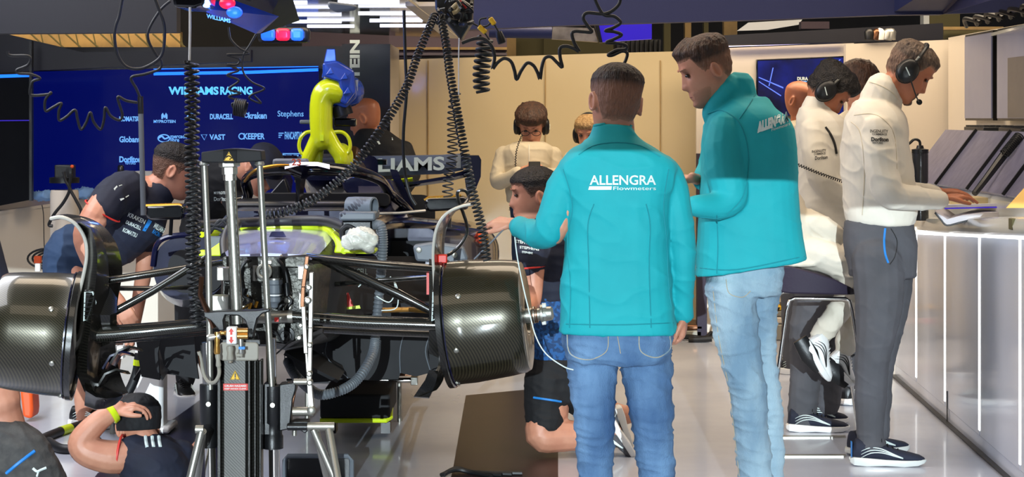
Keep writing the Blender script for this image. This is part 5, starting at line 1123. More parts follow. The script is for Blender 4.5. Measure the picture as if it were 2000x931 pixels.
cb(MB().loft([ringc(672,705,285,320,YD+.12,.45), ringc(672,705,285,320,YD+.2,.45)]), 'roll_hoop_cover', 'titan')

# ---------------------------------------------------------------- front jack
YJ = 6.35
j = empty('pneumatic_jack', 'tall front jack with bright steel rods, carbon column and black head with warning triangle', 'jack', (P(470,0,YJ).x, YJ, 0))
def jb(b, name, m, parent=j, **k): return b.build(name, m, parent, **k)
hd = jb(MB().pprism([(393,297),(437,291),(450,290),(465,290),(510,294),(512,314),(465,318),(437,318),(393,317)], YJ-.05, .1), 'head_bar', 'blackmatt', bevel=.004)
MB().pbox(436,292,462,318,YJ-.056,.02).build('head_plate', 'blackgloss', hd)
def warn(u, v, s_, Y, par):
    t = MB().pprism([(u-s_,v+s_*.8),(u+s_,v+s_*.8),(u,v-s_)], Y, .002).build('warning_triangle', 'warn', par)
    b = MB(); pts = [P(u+a*s_,v+c*s_,Y-.001) for a, c in ((-.88,.72),(.88,.72),(0,-.82))]
    b.tube(pts, .0012, 4, closed=True).build('triangle_border', 'black', t); return t
tr = warn(447, 306, 10, YJ-.059, hd)
MB().tube([P(441,307,YJ-.061),P(447,304,YJ-.061),P(453,308,YJ-.061),P(448,311,YJ-.061)], .0022, 5).build('hand_pictogram', 'black', tr)
jb(MB().tube([P(448,318,YJ),P(455,450,YJ),P(464,632,YJ)], .0185, 20), 'centre_rod', 'steel')
for dx in (-8, 8): jb(MB().tube([P(448+dx,326,YJ-.012),P(464+dx,632,YJ-.012)], .0022, 6), 'rod_groove', 'castdark')
jb(MB().lathe([(0,.035),(.014,.035),(.018,.026),(.04,.026),(.042,.022),(.06,.022)], P(448,316,YJ), (0.03,0,-1), 6), 'hex_collar', 'alu', smooth=0)
for u0, u1, u2 in ((399,407,411),(507,517,531)):
    jb(MB().tube([P(u0,318,YJ-.02),P(u1,500,YJ-.02),P(u2,760,YJ-.02)], .0105, 14), 'side_rod', 'steel')
    jb(MB().lathe([(0,.014),(.01,.017),(.014,.012)], P(u0,315,YJ-.02), (0,0,-1), 16), 'rod_cap', 'alu')
# hooked black bracket at mid height
jb(MB().pprism([(398,610),(430,607),(500,606),(527,602),(527,607),(512,612),(502,622),(496,645),(494,662),(484,662),(484,640),(478,625),(466,616),(440,615),(436,625),(438,645),(428,645),(412,626),(398,618)], YJ-.06, .05), 'hook_bracket', 'black', bevel=.003)
jb(MB().loft([ringc(429,505,668,704,YJ-.1,.2), ringc(429,505,668,704,YJ+.06,.2)]), 'head_casting', 'putty', bevel=.004)
jb(MB().loft([ringc(431,509,662,674,YJ-.09,.3), ringc(431,509,662,674,YJ+.06,.3)]), 'casting_rim', 'black', bevel=.003)
tw = jb(MB().loft([[P(u,v,Y) for u,Y in ((428,YJ-.06),(437,YJ-.08),(480,YJ-.08),(484,YJ-.06),(492,YJ-.06),(497,YJ-.08),(505,YJ-.07),(513,YJ-.02),(513,YJ+.06),(428,YJ+.06))] for v in (703, 1120)]), 'column', 'carbontower', smooth=0, bevel=.002)
for u0, u1 in ((424,431),(484,489),(496,500),(506,510)):
    MB().pbox(u0,704,u1,1120,YJ-.095,.06).build('column_rib', 'carbondark', tw, bevel=.002)
t2 = warn(459, 733, 10, YJ-.083, tw)
MB().pbox(458,729,460.5,737,YJ-.086,.003).build('exclamation_mark', 'black', t2); MB().pbox(458,738.5,460.5,741,YJ-.086,.003).build('exclamation_mark', 'black', t2)
lb = MB().pbox(436,749,484,762,YJ-.084,.004).build('red_label', 'redtrim', tw)
ptext('CRUSH HAZARD', 439, 751, 481, 755, YJ-.086, 'print', name='label_lettering', parent=lb); ptext('KEEP HANDS CLEAR', 439, 757, 481, 760, YJ-.086, 'print', name='label_lettering', parent=lb)
for (u, v0, v1, v2, r) in ((408,668,750,852,.030),(533,660,752,850,.034)):
    jb(MB().cyl(P(u-4,v0,YJ),P(u-2,v1,YJ),.017,18), 'lift_rod', 'chrome')
    sl = jb(MB().lathe([(0,r),(.12,r),(.125,r*.9),(.16,r*.9),(.165,r),(.205,r)], P(u,v1,YJ), (0,0,-1), 24), 'guide_sleeve', 'black')
    MB().lathe([(0,.008),(.012,.008)], P(u,v1+38,YJ-r), (0,-1,0), 12).build('screw', 'steel', sl)
    jb(MB().cyl(P(u+2,v2-5,YJ),P(u+6,1120,YJ),.018,18), 'lift_rod', 'chrome')
jb(MB().pprism([(515,748),(528,748),(528,850),(515,850)], YJ-.03, .08), 'bracket_plate', 'black', bevel=.004)
jb(MB().pprism([(545,750),(572,746),(578,740),(578,760),(572,780),(568,820),(566,838),(545,842)], YJ-.03, .06), 'side_cheek', 'black', bevel=.004)
# valve block
vb = jb(MB().pbox(442,639,462,672,YJ-.17,.04), 'valve_block', 'white', bevel=.004)
for s_ in (-1, 1):
    c = 655.5-s_*8
    MB().pprism([(449.5,c+s_*6),(449.5,c),(446.5,c),(451.5,c-s_*7),(456.5,c),(453.5,c),(453.5,c+s_*6)], YJ-.173, .002).build('red_arrow', 'redtrim', vb)
for v in (646,656): MB().cyl(P(462,v,YJ-.15), P(484,v,YJ-.15), .010, 14).build('brass_fitting', 'brass', vb)
for a, b_, r, m in (((405,660),(430,655),.012,'alu'),((424,648),(424,690),.011,'brass'),((425,690),(427,715),.009,'putty'),((449,675),(450,702),.012,'putty'),((449,700),(450,708),.009,'steel'),((470,660),(471,690),.009,'alu'),((460,652),(442,652),.008,'steel'),((462,693),(474,693),.008,'putty'),((430,650),(442,650),.008,'brass')):
    MB().lathe([(0,r*.8),((P(*a,YJ)-P(*b_,YJ)).length*.2,r),((P(*a,YJ)-P(*b_,YJ)).length*.5,r*.75),((P(*a,YJ)-P(*b_,YJ)).length*.9,r),((P(*a,YJ)-P(*b_,YJ)).length,r*.8)], P(*a,YJ-.14), P(*b_,YJ)-P(*a,YJ), 12).build('fitting', m, vb)
MB().pbox(466,677,478,682,YJ-.16,.02).build('blue_collar', 'bluetrim', vb)
jb(MB().tube([P(427,712,YJ-.13),P(428,730,YJ-.14),P(420,745,YJ-.13),P(408,746,YJ-.1),(P(398,730,YJ-.08)),P(392,700,YJ-.08),P(388,686,YJ-.08)], .006, 8, smooth=6), 'air_line', 'putty')
jb(MB().tube([P(388,685,YJ-.08),P(391,710,YJ-.08),P(398,735,YJ-.06),P(404,745,YJ-.05)], .004, 8, smooth=6), 'air_line', 'titan')
# right hand lever linkage
for pts, w_, m in (([(600,500),(592,560),(590,600)], 8, 'titan'), ([(592,598),(597,690)], 8, 'alu'), ([(608,532),(606,640),(604,740),(610,806)], 8, 'alu'), ([(598,690),(602,750),(604,808)], 5, 'alu')):
    b = MB()
    for a, c in zip(pts, pts[1:]):
        A, C_ = P(*a,YJ-.06), P(*c,YJ-.06); hw = w_*YJ/F/2
        b.add([A-V((hw,0,0)),A+V((hw,0,0)),C_+V((hw,0,0)),C_-V((hw,0,0))]+[p+V((0,.02,0)) for p in (A-V((hw,0,0)),A+V((hw,0,0)),C_+V((hw,0,0)),C_-V((hw,0,0)))], [(0,1,2,3),(7,6,5,4),(0,4,5,1),(1,5,6,2),(2,6,7,3),(3,7,4,0)])
    jb(b, 'lever', m, bevel=.002)
for pts, in (([(394,540),(391,575),(418,640)],),): jb(MB().tube([P(*p,YJ-.05) for p in pts], .008, 4), 'lever', 'titan')
for u,v,r in ((602,585,.012),(604,560,.009),(600,520,.008),(606,672,.009),(605,728,.010),(609,800,.014),(606,745,.010)):
    jb(MB().lathe([(0,r),(.02,r),(.024,r*.6),(.024,.001)], P(u,v,YJ-.06), (0,-1,0), 12), 'pivot_bolt', 'steel')
jb(MB().cyl(P(572,803,YJ-.04), P(612,803,YJ-.04), .015, 18), 'pivot_tube', 'steel'); jb(MB().cyl(P(574,745,YJ-.04), P(602,745,YJ-.04), .010, 18), 'pivot_tube', 'steel')
jb(MB().tube([P(562,748,YJ-.02),P(574,765,YJ-.02),P(567,800,YJ-.02),P(563,835,YJ-.02)], .006, 6, smooth=4), 'spring_clip', 'titan')
jb(MB().pprism([(560,828),(575,822),(602,822),(602,840),(596,846),(585,840),(560,838)], YJ-.04, .06), 'latch', 'black', bevel=.003)
jb(MB().tube([P(562,833,YJ-.05),P(600,833,YJ-.05)], .012, 12), 'latch_pin', 'black'); jb(MB().cyl(P(575,840,YJ-.04), P(575,850,YJ-.04), .008, 10), 'screw', 'steel')

# stainless trestles beside the column
def trestle(label, u, v, dirn, Y, feet):
    t = empty('trestle_stand', label, 'stand', P(u, v, Y)-V((0,0,0)), None)
    t.location = (P(u,0,Y).x, Y, 0)
    MB().tube([P(u-26*dirn,v,Y), P(u+26*dirn,v,Y)], .0135, 14).build('top_tube', 'steel', t)
    for a, b_ in feet:
        e = P(b_[0], b_[1], Y+b_[2]); s0 = P(a[0], a[1], Y)
        d = (e-s0); e = s0+d*(s0.z/(-d.z))+V((0,0,.012)); 
        MB().tube([s0, e], .0125, 14).build('leg', 'steel', t)
        MB().lathe([(0,.018),(.02,.018)], e-V((0,0,.012)), (0,0,1), 14).build('foot', 'rubber', t)
trestle('stainless trestle stand to the right of the carbon column, legs splayed', 627, 832, 1, 6.25, (((612,838),(655,940,.0)), ((642,836),(660,940,-.1)), ((616,838),(640,940,.25))))
trestle('stainless trestle stand to the left of the carbon column, one slanting leg', 390, 838, .3, 6.2, (((393,842),(370,940,-.02)), ((396,842),(385,940,.2))))
# ---------------------------------------------------------------- sponsor video wall
VW = WY-.02
vw = empty('video_wall', 'large deep blue illuminated sponsor wall with pale blue lettering behind the car', 'video wall', P(360,380,VW))
MB().prism([P(60,140,VW-.05),P(300,134,VW-.05),P(622,133,VW-.05),P(622,384,VW-.05),P(60,384,VW-.05)], (0,.04,0)).build('screen', 'videowall', vw, smooth=0)
MB().pprism([(300,141),(490,138),(621,133),(621,139),(490,144),(300,147)], VW-.07, .02).build('blue_glow_strip', 'bluestrip', vw, smooth=0)
MB().pprism([(300,134),(621,129),(621,130.5),(300,135.5)], VW-.07, .02).build('blue_glow_strip', 'bluestrip', vw, smooth=0)
def wt(s, u0, v0, u1, v1, m='walltext', b=.01): b += .012; v0 -= 1; v1 += 1; return ptext(s, u0, v0, u1, v1, VW-.052, m, parent=vw, bold=b, off=(0,0,0))
wt('WILLIAMS', 329, 170, 427, 184, 'walltext2', .03); wt('RACING', 430, 170, 493, 184, 'walltext2', .03)
for s, u0, v0, u1, v1, b in (('KOMATSU',233,228,274,236,.03),('MYPROTEIN',300,235,343,239,.02),('DURACELL',410,223,455,232,.03),('kraken',485,220,521,231,.02),('Stephens',542,217,593,230,.0),
    ('Globant',233,267,274,277,.02),('mercado',333,263,366,269,.01),('libre',333,270,350,276,.01),('VAST',409,263,440,272,.02),('KEEPER',476,261,517,271,.02),('FANCAPITAL',556,258,591,271,.02),
    ('Dorilton',233,306,276,316,.03),('VENTURES',244,316,265,320,.01)): wt(s, u0, v0, u1, v1, b=b)
pl_ = wt('PIRELLI', 554, 303, 597, 312, b=.03)
MB().pprism([(552,299),(600,299),(600,301),(555,301),(555,312),(552,312)], VW-.053, .003).build('logo', 'walltext', vw)
MB().pprism([(315,232),(315,224),(318,220),(321,226),(324,220),(327,224),(327,232),(324,232),(323,228),(321,231),(319,228),(318,232)], VW-.053, .003).build('logo', 'walltext', vw)
b = MB().lathe([(0,.03),(.004,.03)], P(373,229,VW-.05), (0,-1,0), 20); b.build('logo', 'walltext', vw); ptext('Gulf', 368, 226, 379, 232, VW-.056, 'videowall', parent=vw)
for u,v,r in ((472,266,.02),(481,225,.014)): MB().tube([P(u,v,VW-.053)+V((r*math.cos(t),0,r*math.sin(t))) for t in [2*PI*k/18 for k in range(18)]], .004, 6, closed=True).build('logo', 'walltext', vw)
b = MB(); b.tube([P(320,270,VW-.053)+V((.042*math.cos(t),0,.026*math.sin(t))) for t in [2*PI*k/20 for k in range(20)]], .004, 6, closed=True); b.tube([P(309,270,VW-.053),P(316,266,VW-.053),P(322,271,VW-.053),P(331,267,VW-.053)], .006, 6, smooth=3); b.build('logo', 'walltext', vw)
b = MB(); b.tube([P(393,263,VW-.053),P(404,263,VW-.053),P(399,273,VW-.053)], .004, 6, closed=True); b.build('logo', 'walltext', vw)
b = MB(); [b.tube([P(544,v,VW-.053),P(554-k_*3,v,VW-.053)], .004, 4) for k_, v in enumerate((260,264,268))]; b.build('logo', 'walltext', vw)
# glazed cabin front at the far left
gl = empty('glass_screen_wall', 'dark glass front with blue light reflections at the far left', 'glass wall', P(30,400,12.6))
MB().pprism([(-160,150),(60,146),(60,390),(-160,432)], 12.75, .04).build('glass', 'blackgloss', gl, smooth=0)
MB().pprism([(-160,150),(60,144),(60,150),(-160,157)], 12.73, .02).build('blue_glow_strip', 'bluestrip', gl, smooth=0)
MB().pprism([(-160,236),(58,234),(58,236),(-160,238)], 12.73, .02).build('blue_glow_strip', 'purplescreen', gl, smooth=0)  # the glowing strips on this glass imitate blue reflections
MB().pbox(57, 80, 62, 392, 12.7, .05).build('frame_post', 'black', gl)
# vertical lettering on the dark divider
dv = WY-.56
text('PROTEIN', P(693, 152, dv), (0,0,1), (-1,0,0), 148*dv/F, 20*dv/F, 'print', 'divider_lettering', bold=.04, off=(0,-.004,0))
o = [x for x in COL.objects if x.name.startswith('divider_lettering')][0]; tag(o, 'white letters running vertically up the black divider wall', 'lettering')
# television on the right wall
TY = WY-.4
tv = empty('television', 'wall television showing a dark blue stage with light beams', 'television', P(1565,230,TY))
MB().pprism([(1477,116),(1650,109),(1650,226),(1477,228)], TY-.04, .04).build('bezel', 'blackgloss', tv, bevel=.004)
tvm = mat('stage_picture', '#050824', .3, emit=.45, ecol='#0a1048', col2='#0c1660', nscale=3); nt = tvm.node_tree
e = nt.nodes.new('ShaderNodeValToRGB'); e.color_ramp.elements[0].position = .4; e.color_ramp.elements[1].position = .8; e.color_ramp.elements[0].color = lin('#020414'); e.color_ramp.elements[1].color = lin('#2438c0')
nzn = [n for n in nt.nodes if n.type == 'TEX_NOISE'][0]; nt.links.new(nzn.outputs[0], e.inputs[0]); nt.links.new(e.outputs[0], nt.nodes['Principled BSDF'].inputs['Emission Color'])
MB().pprism([(1480,119),(1647,112),(1647,224),(1480,226)], TY-.043, .004).build('picture', tvm, tv, smooth=0)
beam = mat('light_beam_picture', '#5a7cff', .5, emit=.3, ecol='#5a7cff')
for pts in ([(1482,150),(1530,170),(1530,173),(1482,152)], [(1509,132),(1511,132),(1503,168),(1501,168)], [(1482,158),(1526,186),(1525,188),(1482,160)], [(1640,116),(1643,116),(1600,150),(1598,149)], [(1618,114),(1620,114),(1596,140),(1594,140)]): MB().pprism(pts, TY-.046, .002).build('beam_picture', beam, tv, smooth=0)
ptext('DURA', 1557, 150, 1578, 157, TY-.047, 'print', parent=tv, bold=.05); ptext('OPTI', 1557, 158, 1578, 164, TY-.047, 'walltext', parent=tv, bold=.04)
MB().pprism([(1556,164),(1582,164),(1582,168),(1556,168)], TY-.047, .002).build('picture_caption_bar', 'print', tv, smooth=0)
# small things on the ledge above the right wall
for i, (u, m) in enumerate(((1698,'black'),(1710,'titan'),(1718,'white'),(1732,'alu'),(1740,'alu'))):
    o = MB().lathe([(0,.03),(.05,.034),(.07,.02),(.075,.004)], P(u, 78, 12.2), (.2 if i % 2 else 0, 0, 1), 12).build('ledge_fitting', m); tag(o, ['small black fitting at the left end of the ledge over the white wall','small bronze fitting on the ledge over the white wall','small white fitting in the middle of the ledge row','small silver fitting second from the right on the ledge','small silver fitting at the right end of the ledge row'][i], 'fitting', None)
# purple lit screen and metal panel hanging under the fascia
o = MB(); o.pprism([(1169,50),(1273,45),(1273,76),(1176,82)], 11.5, .06); o = o.build('status_screen', 'purplescreen', smooth=0); tag(o, 'plain violet lit screen hanging under the navy fascia', 'screen')
MB().pbox(1215,-60,1225,50,11.53,.03).build('hanger', 'black', o); MB().pprism([(1162,50),(1170,50),(1177,83),(1171,83)], 11.49, .08).build('screen_frame', 'black', o)
o = MB().pprism([(1080,52),(1160,55),(1168,82),(1078,76)], 11.5, .08).build('metal_duct', mat('galvanised_sheet', '#8a8078', .4, .6, col2='#b0a498', nscale=14)); tag(o, 'brushed galvanised duct panel left of the violet screen', 'duct')
o = MB(); o.tube([P(1000,60,11.4),P(1000,-60,11.4)], .01, 6); o = o.tube([P(955,62,11.4),P(1078,64,11.4)], .035, 14).build('duct_tube', 'fascia'); tag(o, 'dark blue horizontal tube hanging below the fascia', 'tube')
o = MB().box(P(1245,92,14.8), (.35,.3,.12)).build('ceiling_machine', 'black', bevel=.01); tag(o, 'black ceiling machine with fins right below the violet screen', 'machine')
for k_ in range(10): MB().box(P(1206+k_*9,92,14.6), (.012,.12,.11)).build('fin', 'blackmatt', o)

# ---------------------------------------------------------------- overhead light canopy, boom and beacons
ZC = 2.06
def C(u, v, z=ZC): Yc_ = (z-CH)*F/(HV-v); return P(u, v, Yc_)
cn = empty('light_canopy', 'overhead glossy canopy carrying two columns of white light tubes', 'light canopy', C(700,30))
MB().prism([C(455,-10),C(800,-10),C(905,76),C(560,60)], (0,0,.05)).build('canopy_panel', mat('glossy_canopy', '#1d1d24', .1, coat=.2), cn, smooth=0)
for (u0, u1, v) in ((478,600,5),(540,644,28),(562,667,42),(600,692,51),(660,780,4),(700,812,26),(722,825,40),(742,838,50)):
    a, c = C(u0, v, ZC-.02), C(u1, v, ZC-.02)
    MB().tube([a, c], .010, 8).build('light_tube', 'led', cn)
MB().tube([C(790,-10,ZC-.03),C(903,76,ZC-.03)], .012, 6).build('canopy_edge', 'cream', cn)
MB().prism([C(792,12,ZC-.04),C(850,12,ZC-.04),C(905,76,ZC-.04),C(868,74,ZC-.04)], (0,0,.02)).build('end_flap', 'beige2', cn, smooth=0)
MB().pprism([(640,2),(690,8),(700,14),(690,20),(655,24),(640,14)], 7.9, .04).build('round_emblem', 'grey', cn, bevel=.01)
bm = empty('ceiling_boom', 'slanting overhead boom glowing blue on its lower side, with faint lettering', 'boom', P(430,30,7.4))
MB().loft([[P(372,-40,7.2),P(560,-40,7.2),P(560,-30,7.2),P(372,14,7.2)],[P(420,-20,7.9),P(585,40,7.9),P(510,66,7.9),P(400,20,7.9)]]).build('arm', 'fasciadark', bm, smooth=0)
MB().loft([[P(375,12,7.15),P(385,16,7.15),P(505,60,7.5),P(500,66,7.5)],[P(380,12,7.2),P(400,-20,7.2),P(545,32,7.6),P(510,64,7.55)]]).build('blue_lit_underside', 'blowerblue', bm, smooth=0)  # blue light falling on the boom is put into this face's colour
text('WILLIAMS', P(427,36,7.1), (1,0,-.22), (0,0,1), 48*7.1/F, 8*7.1/F, 'walltext', 'boom_lettering', bm)
for u,v,m in ((444,6,'redbeacon'),(458,24,'bluebeacon')): MB().ell(P(u,v,7.12), (.03,.02,.022)).build('beacon_lamp', m, bm)
bc_ = empty('beacon_bar', 'warning light bar with blue, red and blue lamps over the car', 'beacon', P(555,82,8.6))
MB().pbox(502,52,604,83,8.62,.08).build('housing', 'black', bc_, bevel=.02)
for u0,u1,m in ((509,536,'bluebeacon'),(538,565,'redbeacon'),(567,592,'bluebeacon')): MB().pbox(u0,55,u1,79,8.59,.04).build('lamp_lens', m, bc_, bevel=.014)
MB().pbox(550,-16,556,53,8.64,.04).build('bracket', 'black', bc_)
d_ = bpy.data.lights.new('beacon_blue_glow', 'POINT'); d_.energy = 5; d_.color = (.15,.3,1); d_.shadow_soft_size = .08; lo_ = bpy.data.objects.new('beacon_blue_glow', d_); COL.objects.link(lo_); lo_.location = P(580,70,8.45)
d_ = bpy.data.lights.new('boom_blue_glow', 'POINT'); d_.energy = 6; d_.color = (.15,.3,1); d_.shadow_soft_size = .08; lo_ = bpy.data.objects.new('boom_blue_glow', d_); COL.objects.link(lo_); lo_.location = P(455,40,6.95)
o = MB().pprism([(333,-20),(402,-20),(398,10),(380,16),(340,14)], 6.7, .25).build('hoist_box', 'blackgloss', bevel=.01); tag(o, 'black box under the roof from which the pale rope drops', 'box')
tb = empty('cable_box', 'black service box with tangled connectors where the coiled hoses start', 'box', P(885,70,6.9))
MB().pprism([(848,-30),(925,-30),(922,40),(900,78),(868,40),(850,20)], 6.95, .2).build('housing', 'black', tb, bevel=.01)
random.seed(5)
for k_ in range(14):
    u, v = random.uniform(852,915), random.uniform(-5,55)
    MB().tube([P(u+random.uniform(-18,18), v+random.uniform(-14,14), 6.85+random.uniform(-.05,.05)) for _ in range(4)], random.choice((.004,.006,.009)), 6, smooth=5).build('connector_cable', random.choice(('rubber','black','castdark')), tb)
MB().tube([P(884,16,6.85),P(893,8,6.85),P(897,14,6.85),P(892,22,6.85),P(884,26,6.85)], .008, 8, smooth=4).build('tan_loop', 'wood', tb)
MB().tube([P(885,-12,6.85),P(898,4,6.85),P(912,14,6.85)], .008, 8, smooth=4).build('red_tube', 'redtrim', tb)

# ---------------------------------------------------------------- hoses and cables
def cable(name, label, cat, pts, Y, r, m='rubber', sc=1, u0=0, v0=0, group=None, sub=6):
    pp = [P(p[0]/sc+u0, p[1]/sc+v0, (p[2] if len(p) > 2 else Y)) for p in pts]
    o = MB().tube(pp, r, 8, smooth=sub).build(name, m, smooth=60); return tag(o, label, cat, group)
o = cable('hoist_rope', 'pale taut rope dropping from the black box to the long vertical coil', 'rope', [(371,14),(371,60),(370,118)], 6.62, .004, 'white')
Y = 6.6; pa = [P(u, v, Y) for u, v in ((370,120),(372,200),(371,300),(374,400),(373,500),(378,560),(383,640))]
coiled('coiled_hose', 'thick black coil hanging vertically at the left of the jack, front strand of the pair', 'hose', pa, .017, 47, .0042, group=None, per=14)
pb_ = [p+V((.008,.03,0)) for p in pa]
coiled('coiled_hose', 'thick black coil hanging vertically at the left of the jack, rear strand of the pair', 'hose', pb_, .017, 44, .0042, per=14)
coiled('coiled_hose', 'long black coil sweeping down from the service box across to the jack rod', 'hose', [P(850,28,6.85),P(838,55,6.8),P(815,110,6.75),P(796,165,6.7),P(765,220,6.65),P(725,280,6.6),P(680,335,6.6),P(620,385,6.6),P(560,412,6.6),P(505,420,6.6)], lambda t: .0118+.003*t, 72, .0034, per=12)
coiled('coiled_hose', 'black coil hanging from the service box down beside the right fin', 'hose', [P(862,36,6.8),P(872,90,6.75),P(880,150,6.7),P(893,220,6.65),P(906,290,6.6),P(922,370,6.6),P(940,440,6.6),P(950,508,6.6)], lambda t: .0125+.003*t, 62, .0033, per=12)
coiled('coiled_hose', 'thin loose black coil hanging just left of the long right coil', 'hose', [P(890,175,7.2),P(884,230,7.2),P(884,300,7.2),P(876,350,7.2),P(874,384,7.2)], .019, 19, .0028, per=14)
cable('hanging_cable', 'plain black cable hanging straight down in front of the rear wing', 'cable', [(789,20),(790,60),(792,120),(794,180),(788,260),(790,330),(800,378),(812,400)], 7.2, .006)
cable('hanging_cable', 'thin pale cable beside the service box, dark in its lower half', 'cable', [(897,74),(896,110),(896,185)], 6.9, .002, 'white')
coiled('coiled_hose', 'fat black coil bunched up below the yellow connectors', 'hose', [P(948,72,6.7),P(944,110,6.7),P(940,140,6.7),P(941,180,6.7)], lambda t: .026-.004*abs(t-.5), 9, .0056, per=18, n=8, straight=None)
cable('air_hose', 'black hose zigzagging in wide loops across the beige wall', 'hose', [(902,84),(925,76),(945,76),(960,90),(966,112),(962,134),(972,122),(985,114),(998,120),(1005,138),(1009,155),(1018,138),(1030,123),(1042,128),(1050,142),(1055,154),(1058,132),(1064,114),(1076,111),(1088,122),(1098,131),(1094,112),(1094,94),(1106,90),(1120,94),(1131,100),(1122,84),(1117,66),(1124,61),(1140,62),(1156,62),(1146,48),(1139,34),(1148,25),(1180,27),(1200,18),(1211,2),(1206,-20)], 6.5, .0058)
cable('air_hose', 'black hose winding down past the violet screen to above the cropped head', 'hose', [(1155,-20),(1166,8),(1180,29),(1200,32),(1212,44),(1198,54),(1182,60),(1200,62),(1214,68),(1200,76),(1184,83),(1204,84),(1222,88),(1222,96),(1204,98),(1188,107),(1196,108),(1215,100),(1225,104),(1222,118),(1214,132)], 6.5, .0055)
cable('jumper_lead', 'black lead with a yellow sleeve, lower of the two by the service box', 'lead', [(922,45),(935,52),(945,62),(956,78)], 6.55, .003); cable('jumper_lead', 'black lead with a curl and yellow sleeve, upper of the two', 'lead', [(950,35),(938,38),(937,48),(948,52),(958,44),(955,34),(962,40),(968,52),(976,66)], 6.55, .003)
for (u0,v0,u1,v1,l) in ((935,51,949,64,'yellow connector sleeve pointing down right, lower one'),(957,35,966,48,'yellow connector sleeve, upper one')):
    o = MB().lathe([(0,.006),(.003,.009),((P(u1,v1,6.55)-P(u0,v0,6.55)).length-.003,.009),((P(u1,v1,6.55)-P(u0,v0,6.55)).length,.006)], P(u0,v0,6.55), P(u1,v1,6.55)-P(u0,v0,6.55), 12).build('connector_sleeve', 'warn'); tag(o, l+' by the service box', 'connector')
o = MB().lathe([(0,.010),(.02,.014),(.04,.014),(.042,.010)], P(974,62,6.55), (.3,0,-1), 12).build('plug', 'black'); tag(o, 'black round plug hanging below the upper yellow sleeve', 'plug')
Z1 = 3.004
cable('air_hose', 'black hose hanging in slack zigzags over the left of the blue wall', 'hose', [(45,300),(60,325),(170,330),(165,380),(100,410),(110,430),(180,435),(235,460),(190,480),(175,545),(200,560),(290,552),(295,545),(265,590),(268,650),(310,630),(360,605),(345,650),(348,705),(390,685),(440,645),(455,700),(475,758),(505,720),(530,660),(550,715),(590,758),(610,700),(618,630),(650,680),(700,704),(718,670),(690,570),(740,590),(805,602)], 7.6, .0055, sc=Z1)
cable('air_hose', 'black hose hanging in one wide loop above the left of the blue wall', 'hose', [(720,-20),(700,90),(680,150),(672,220),(690,320),(740,390),(820,403),(900,370),(950,320),(965,230),(962,140),(935,60),(905,-20)], 7.5, .0062, sc=Z1)
cable('air_hose', 'black hose curling down to the grey drop pole', 'hose', [(1000,5),(940,60),(875,170),(872,240),(915,320),(945,360),(935,405),(850,435),(770,455),(800,520),(822,570)], 7.6, .0055, sc=Z1)
cable('air_hose', 'black hose in stretched vertical squiggles over the racing lettering', 'hose', [(140,160),(150,225),(200,280),(258,315),(130,320),(200,345),(190,378),(130,380),(200,412),(130,440),(200,472),(140,522),(212,546),(140,566),(218,598),(160,608),(180,650)], 8.2, .0045, sc=Z1, u0=400)
cable('air_hose', 'black hose falling in a sharp point beside the squiggles', 'hose', [(300,200),(260,270),(225,330),(225,420),(275,480),(350,520),(275,555),(265,580),(330,605),(290,560)], 8.2, .0042, sc=Z1, u0=400)
coiled('air_hose', 'small bundle of loose black loops at the end of the squiggles', 'hose', [P(458,208,8.2),P(480,212,8.2)], .035, 6, .004, per=16)
o = MB().tube([P(274,188,9.0),P(275,222,9.0)], .013, 12).build('drop_pole', 'black'); MB().tube([P(275,222,9.0),P(278,335,9.0),P(280,420,9.0)], .0125, 12).build('grey_section', 'grey', o); tag(o, 'grey drop pole with black top hanging from the hose', 'pole')
cable('white_lead', 'thin white lead looping down from the raised hand to the hip of the jeans', 'lead', [(1004,448,6.62),(1010,500,6.6),(1022,560,6.55),(1034,610,6.5),(1046,655,6.4),(1066,690,6.3),(1100,715,6.22),(1120,722,6.2)], 6.5, .0022, 'print')
cable('probe_rod', 'thin grey probe held in the raised hand pointing to the fin', 'probe', [(985,446),(960,472),(926,506)], 6.63, .0028, 'grey')
hz = [G(60,868,.02),G(110,845,.02),G(180,822,.03),P(222,803,9.0),P(248,770,9.0),P(266,730,9.0),P(272,690,9.0)]
o = MB().tube(hz, .022, 12, smooth=8).build('floor_hose', 'rubber'); tag(o, 'thick black hose with yellow tape bands rising behind the crouching mechanic', 'hose')
pp, _ = catmull(hz, [0]*len(hz), 8)
for i in (9, 24, 43): MB().tube([pp[i], pp[i+1], pp[i+2]], .0235, 12).build('yellow_tape', 'neon', o)
o = MB().tube([G(95,862,.02),G(120,876,.02),G(160,874,.02),G(190,860,.02)], .022, 12, smooth=8).build('floor_hose', 'rubber'); tag(o, 'short thick black hose loop lying on the floor at the lower left', 'hose')
o = MB(); random.seed(9)
for k_ in range(4): o.tube([G(862+random.uniform(-6,6),927,.01),G(890,918+random.uniform(-4,4),.02),G(925+random.uniform(-8,8),922,.01),G(960+20*k_,930-2*k_,.008)], .009, 7, smooth=6)
o = o.build('cable_bundle', 'rubber'); tag(o, 'bundle of black cables on the plum floor patch at the bottom edge', 'cables')

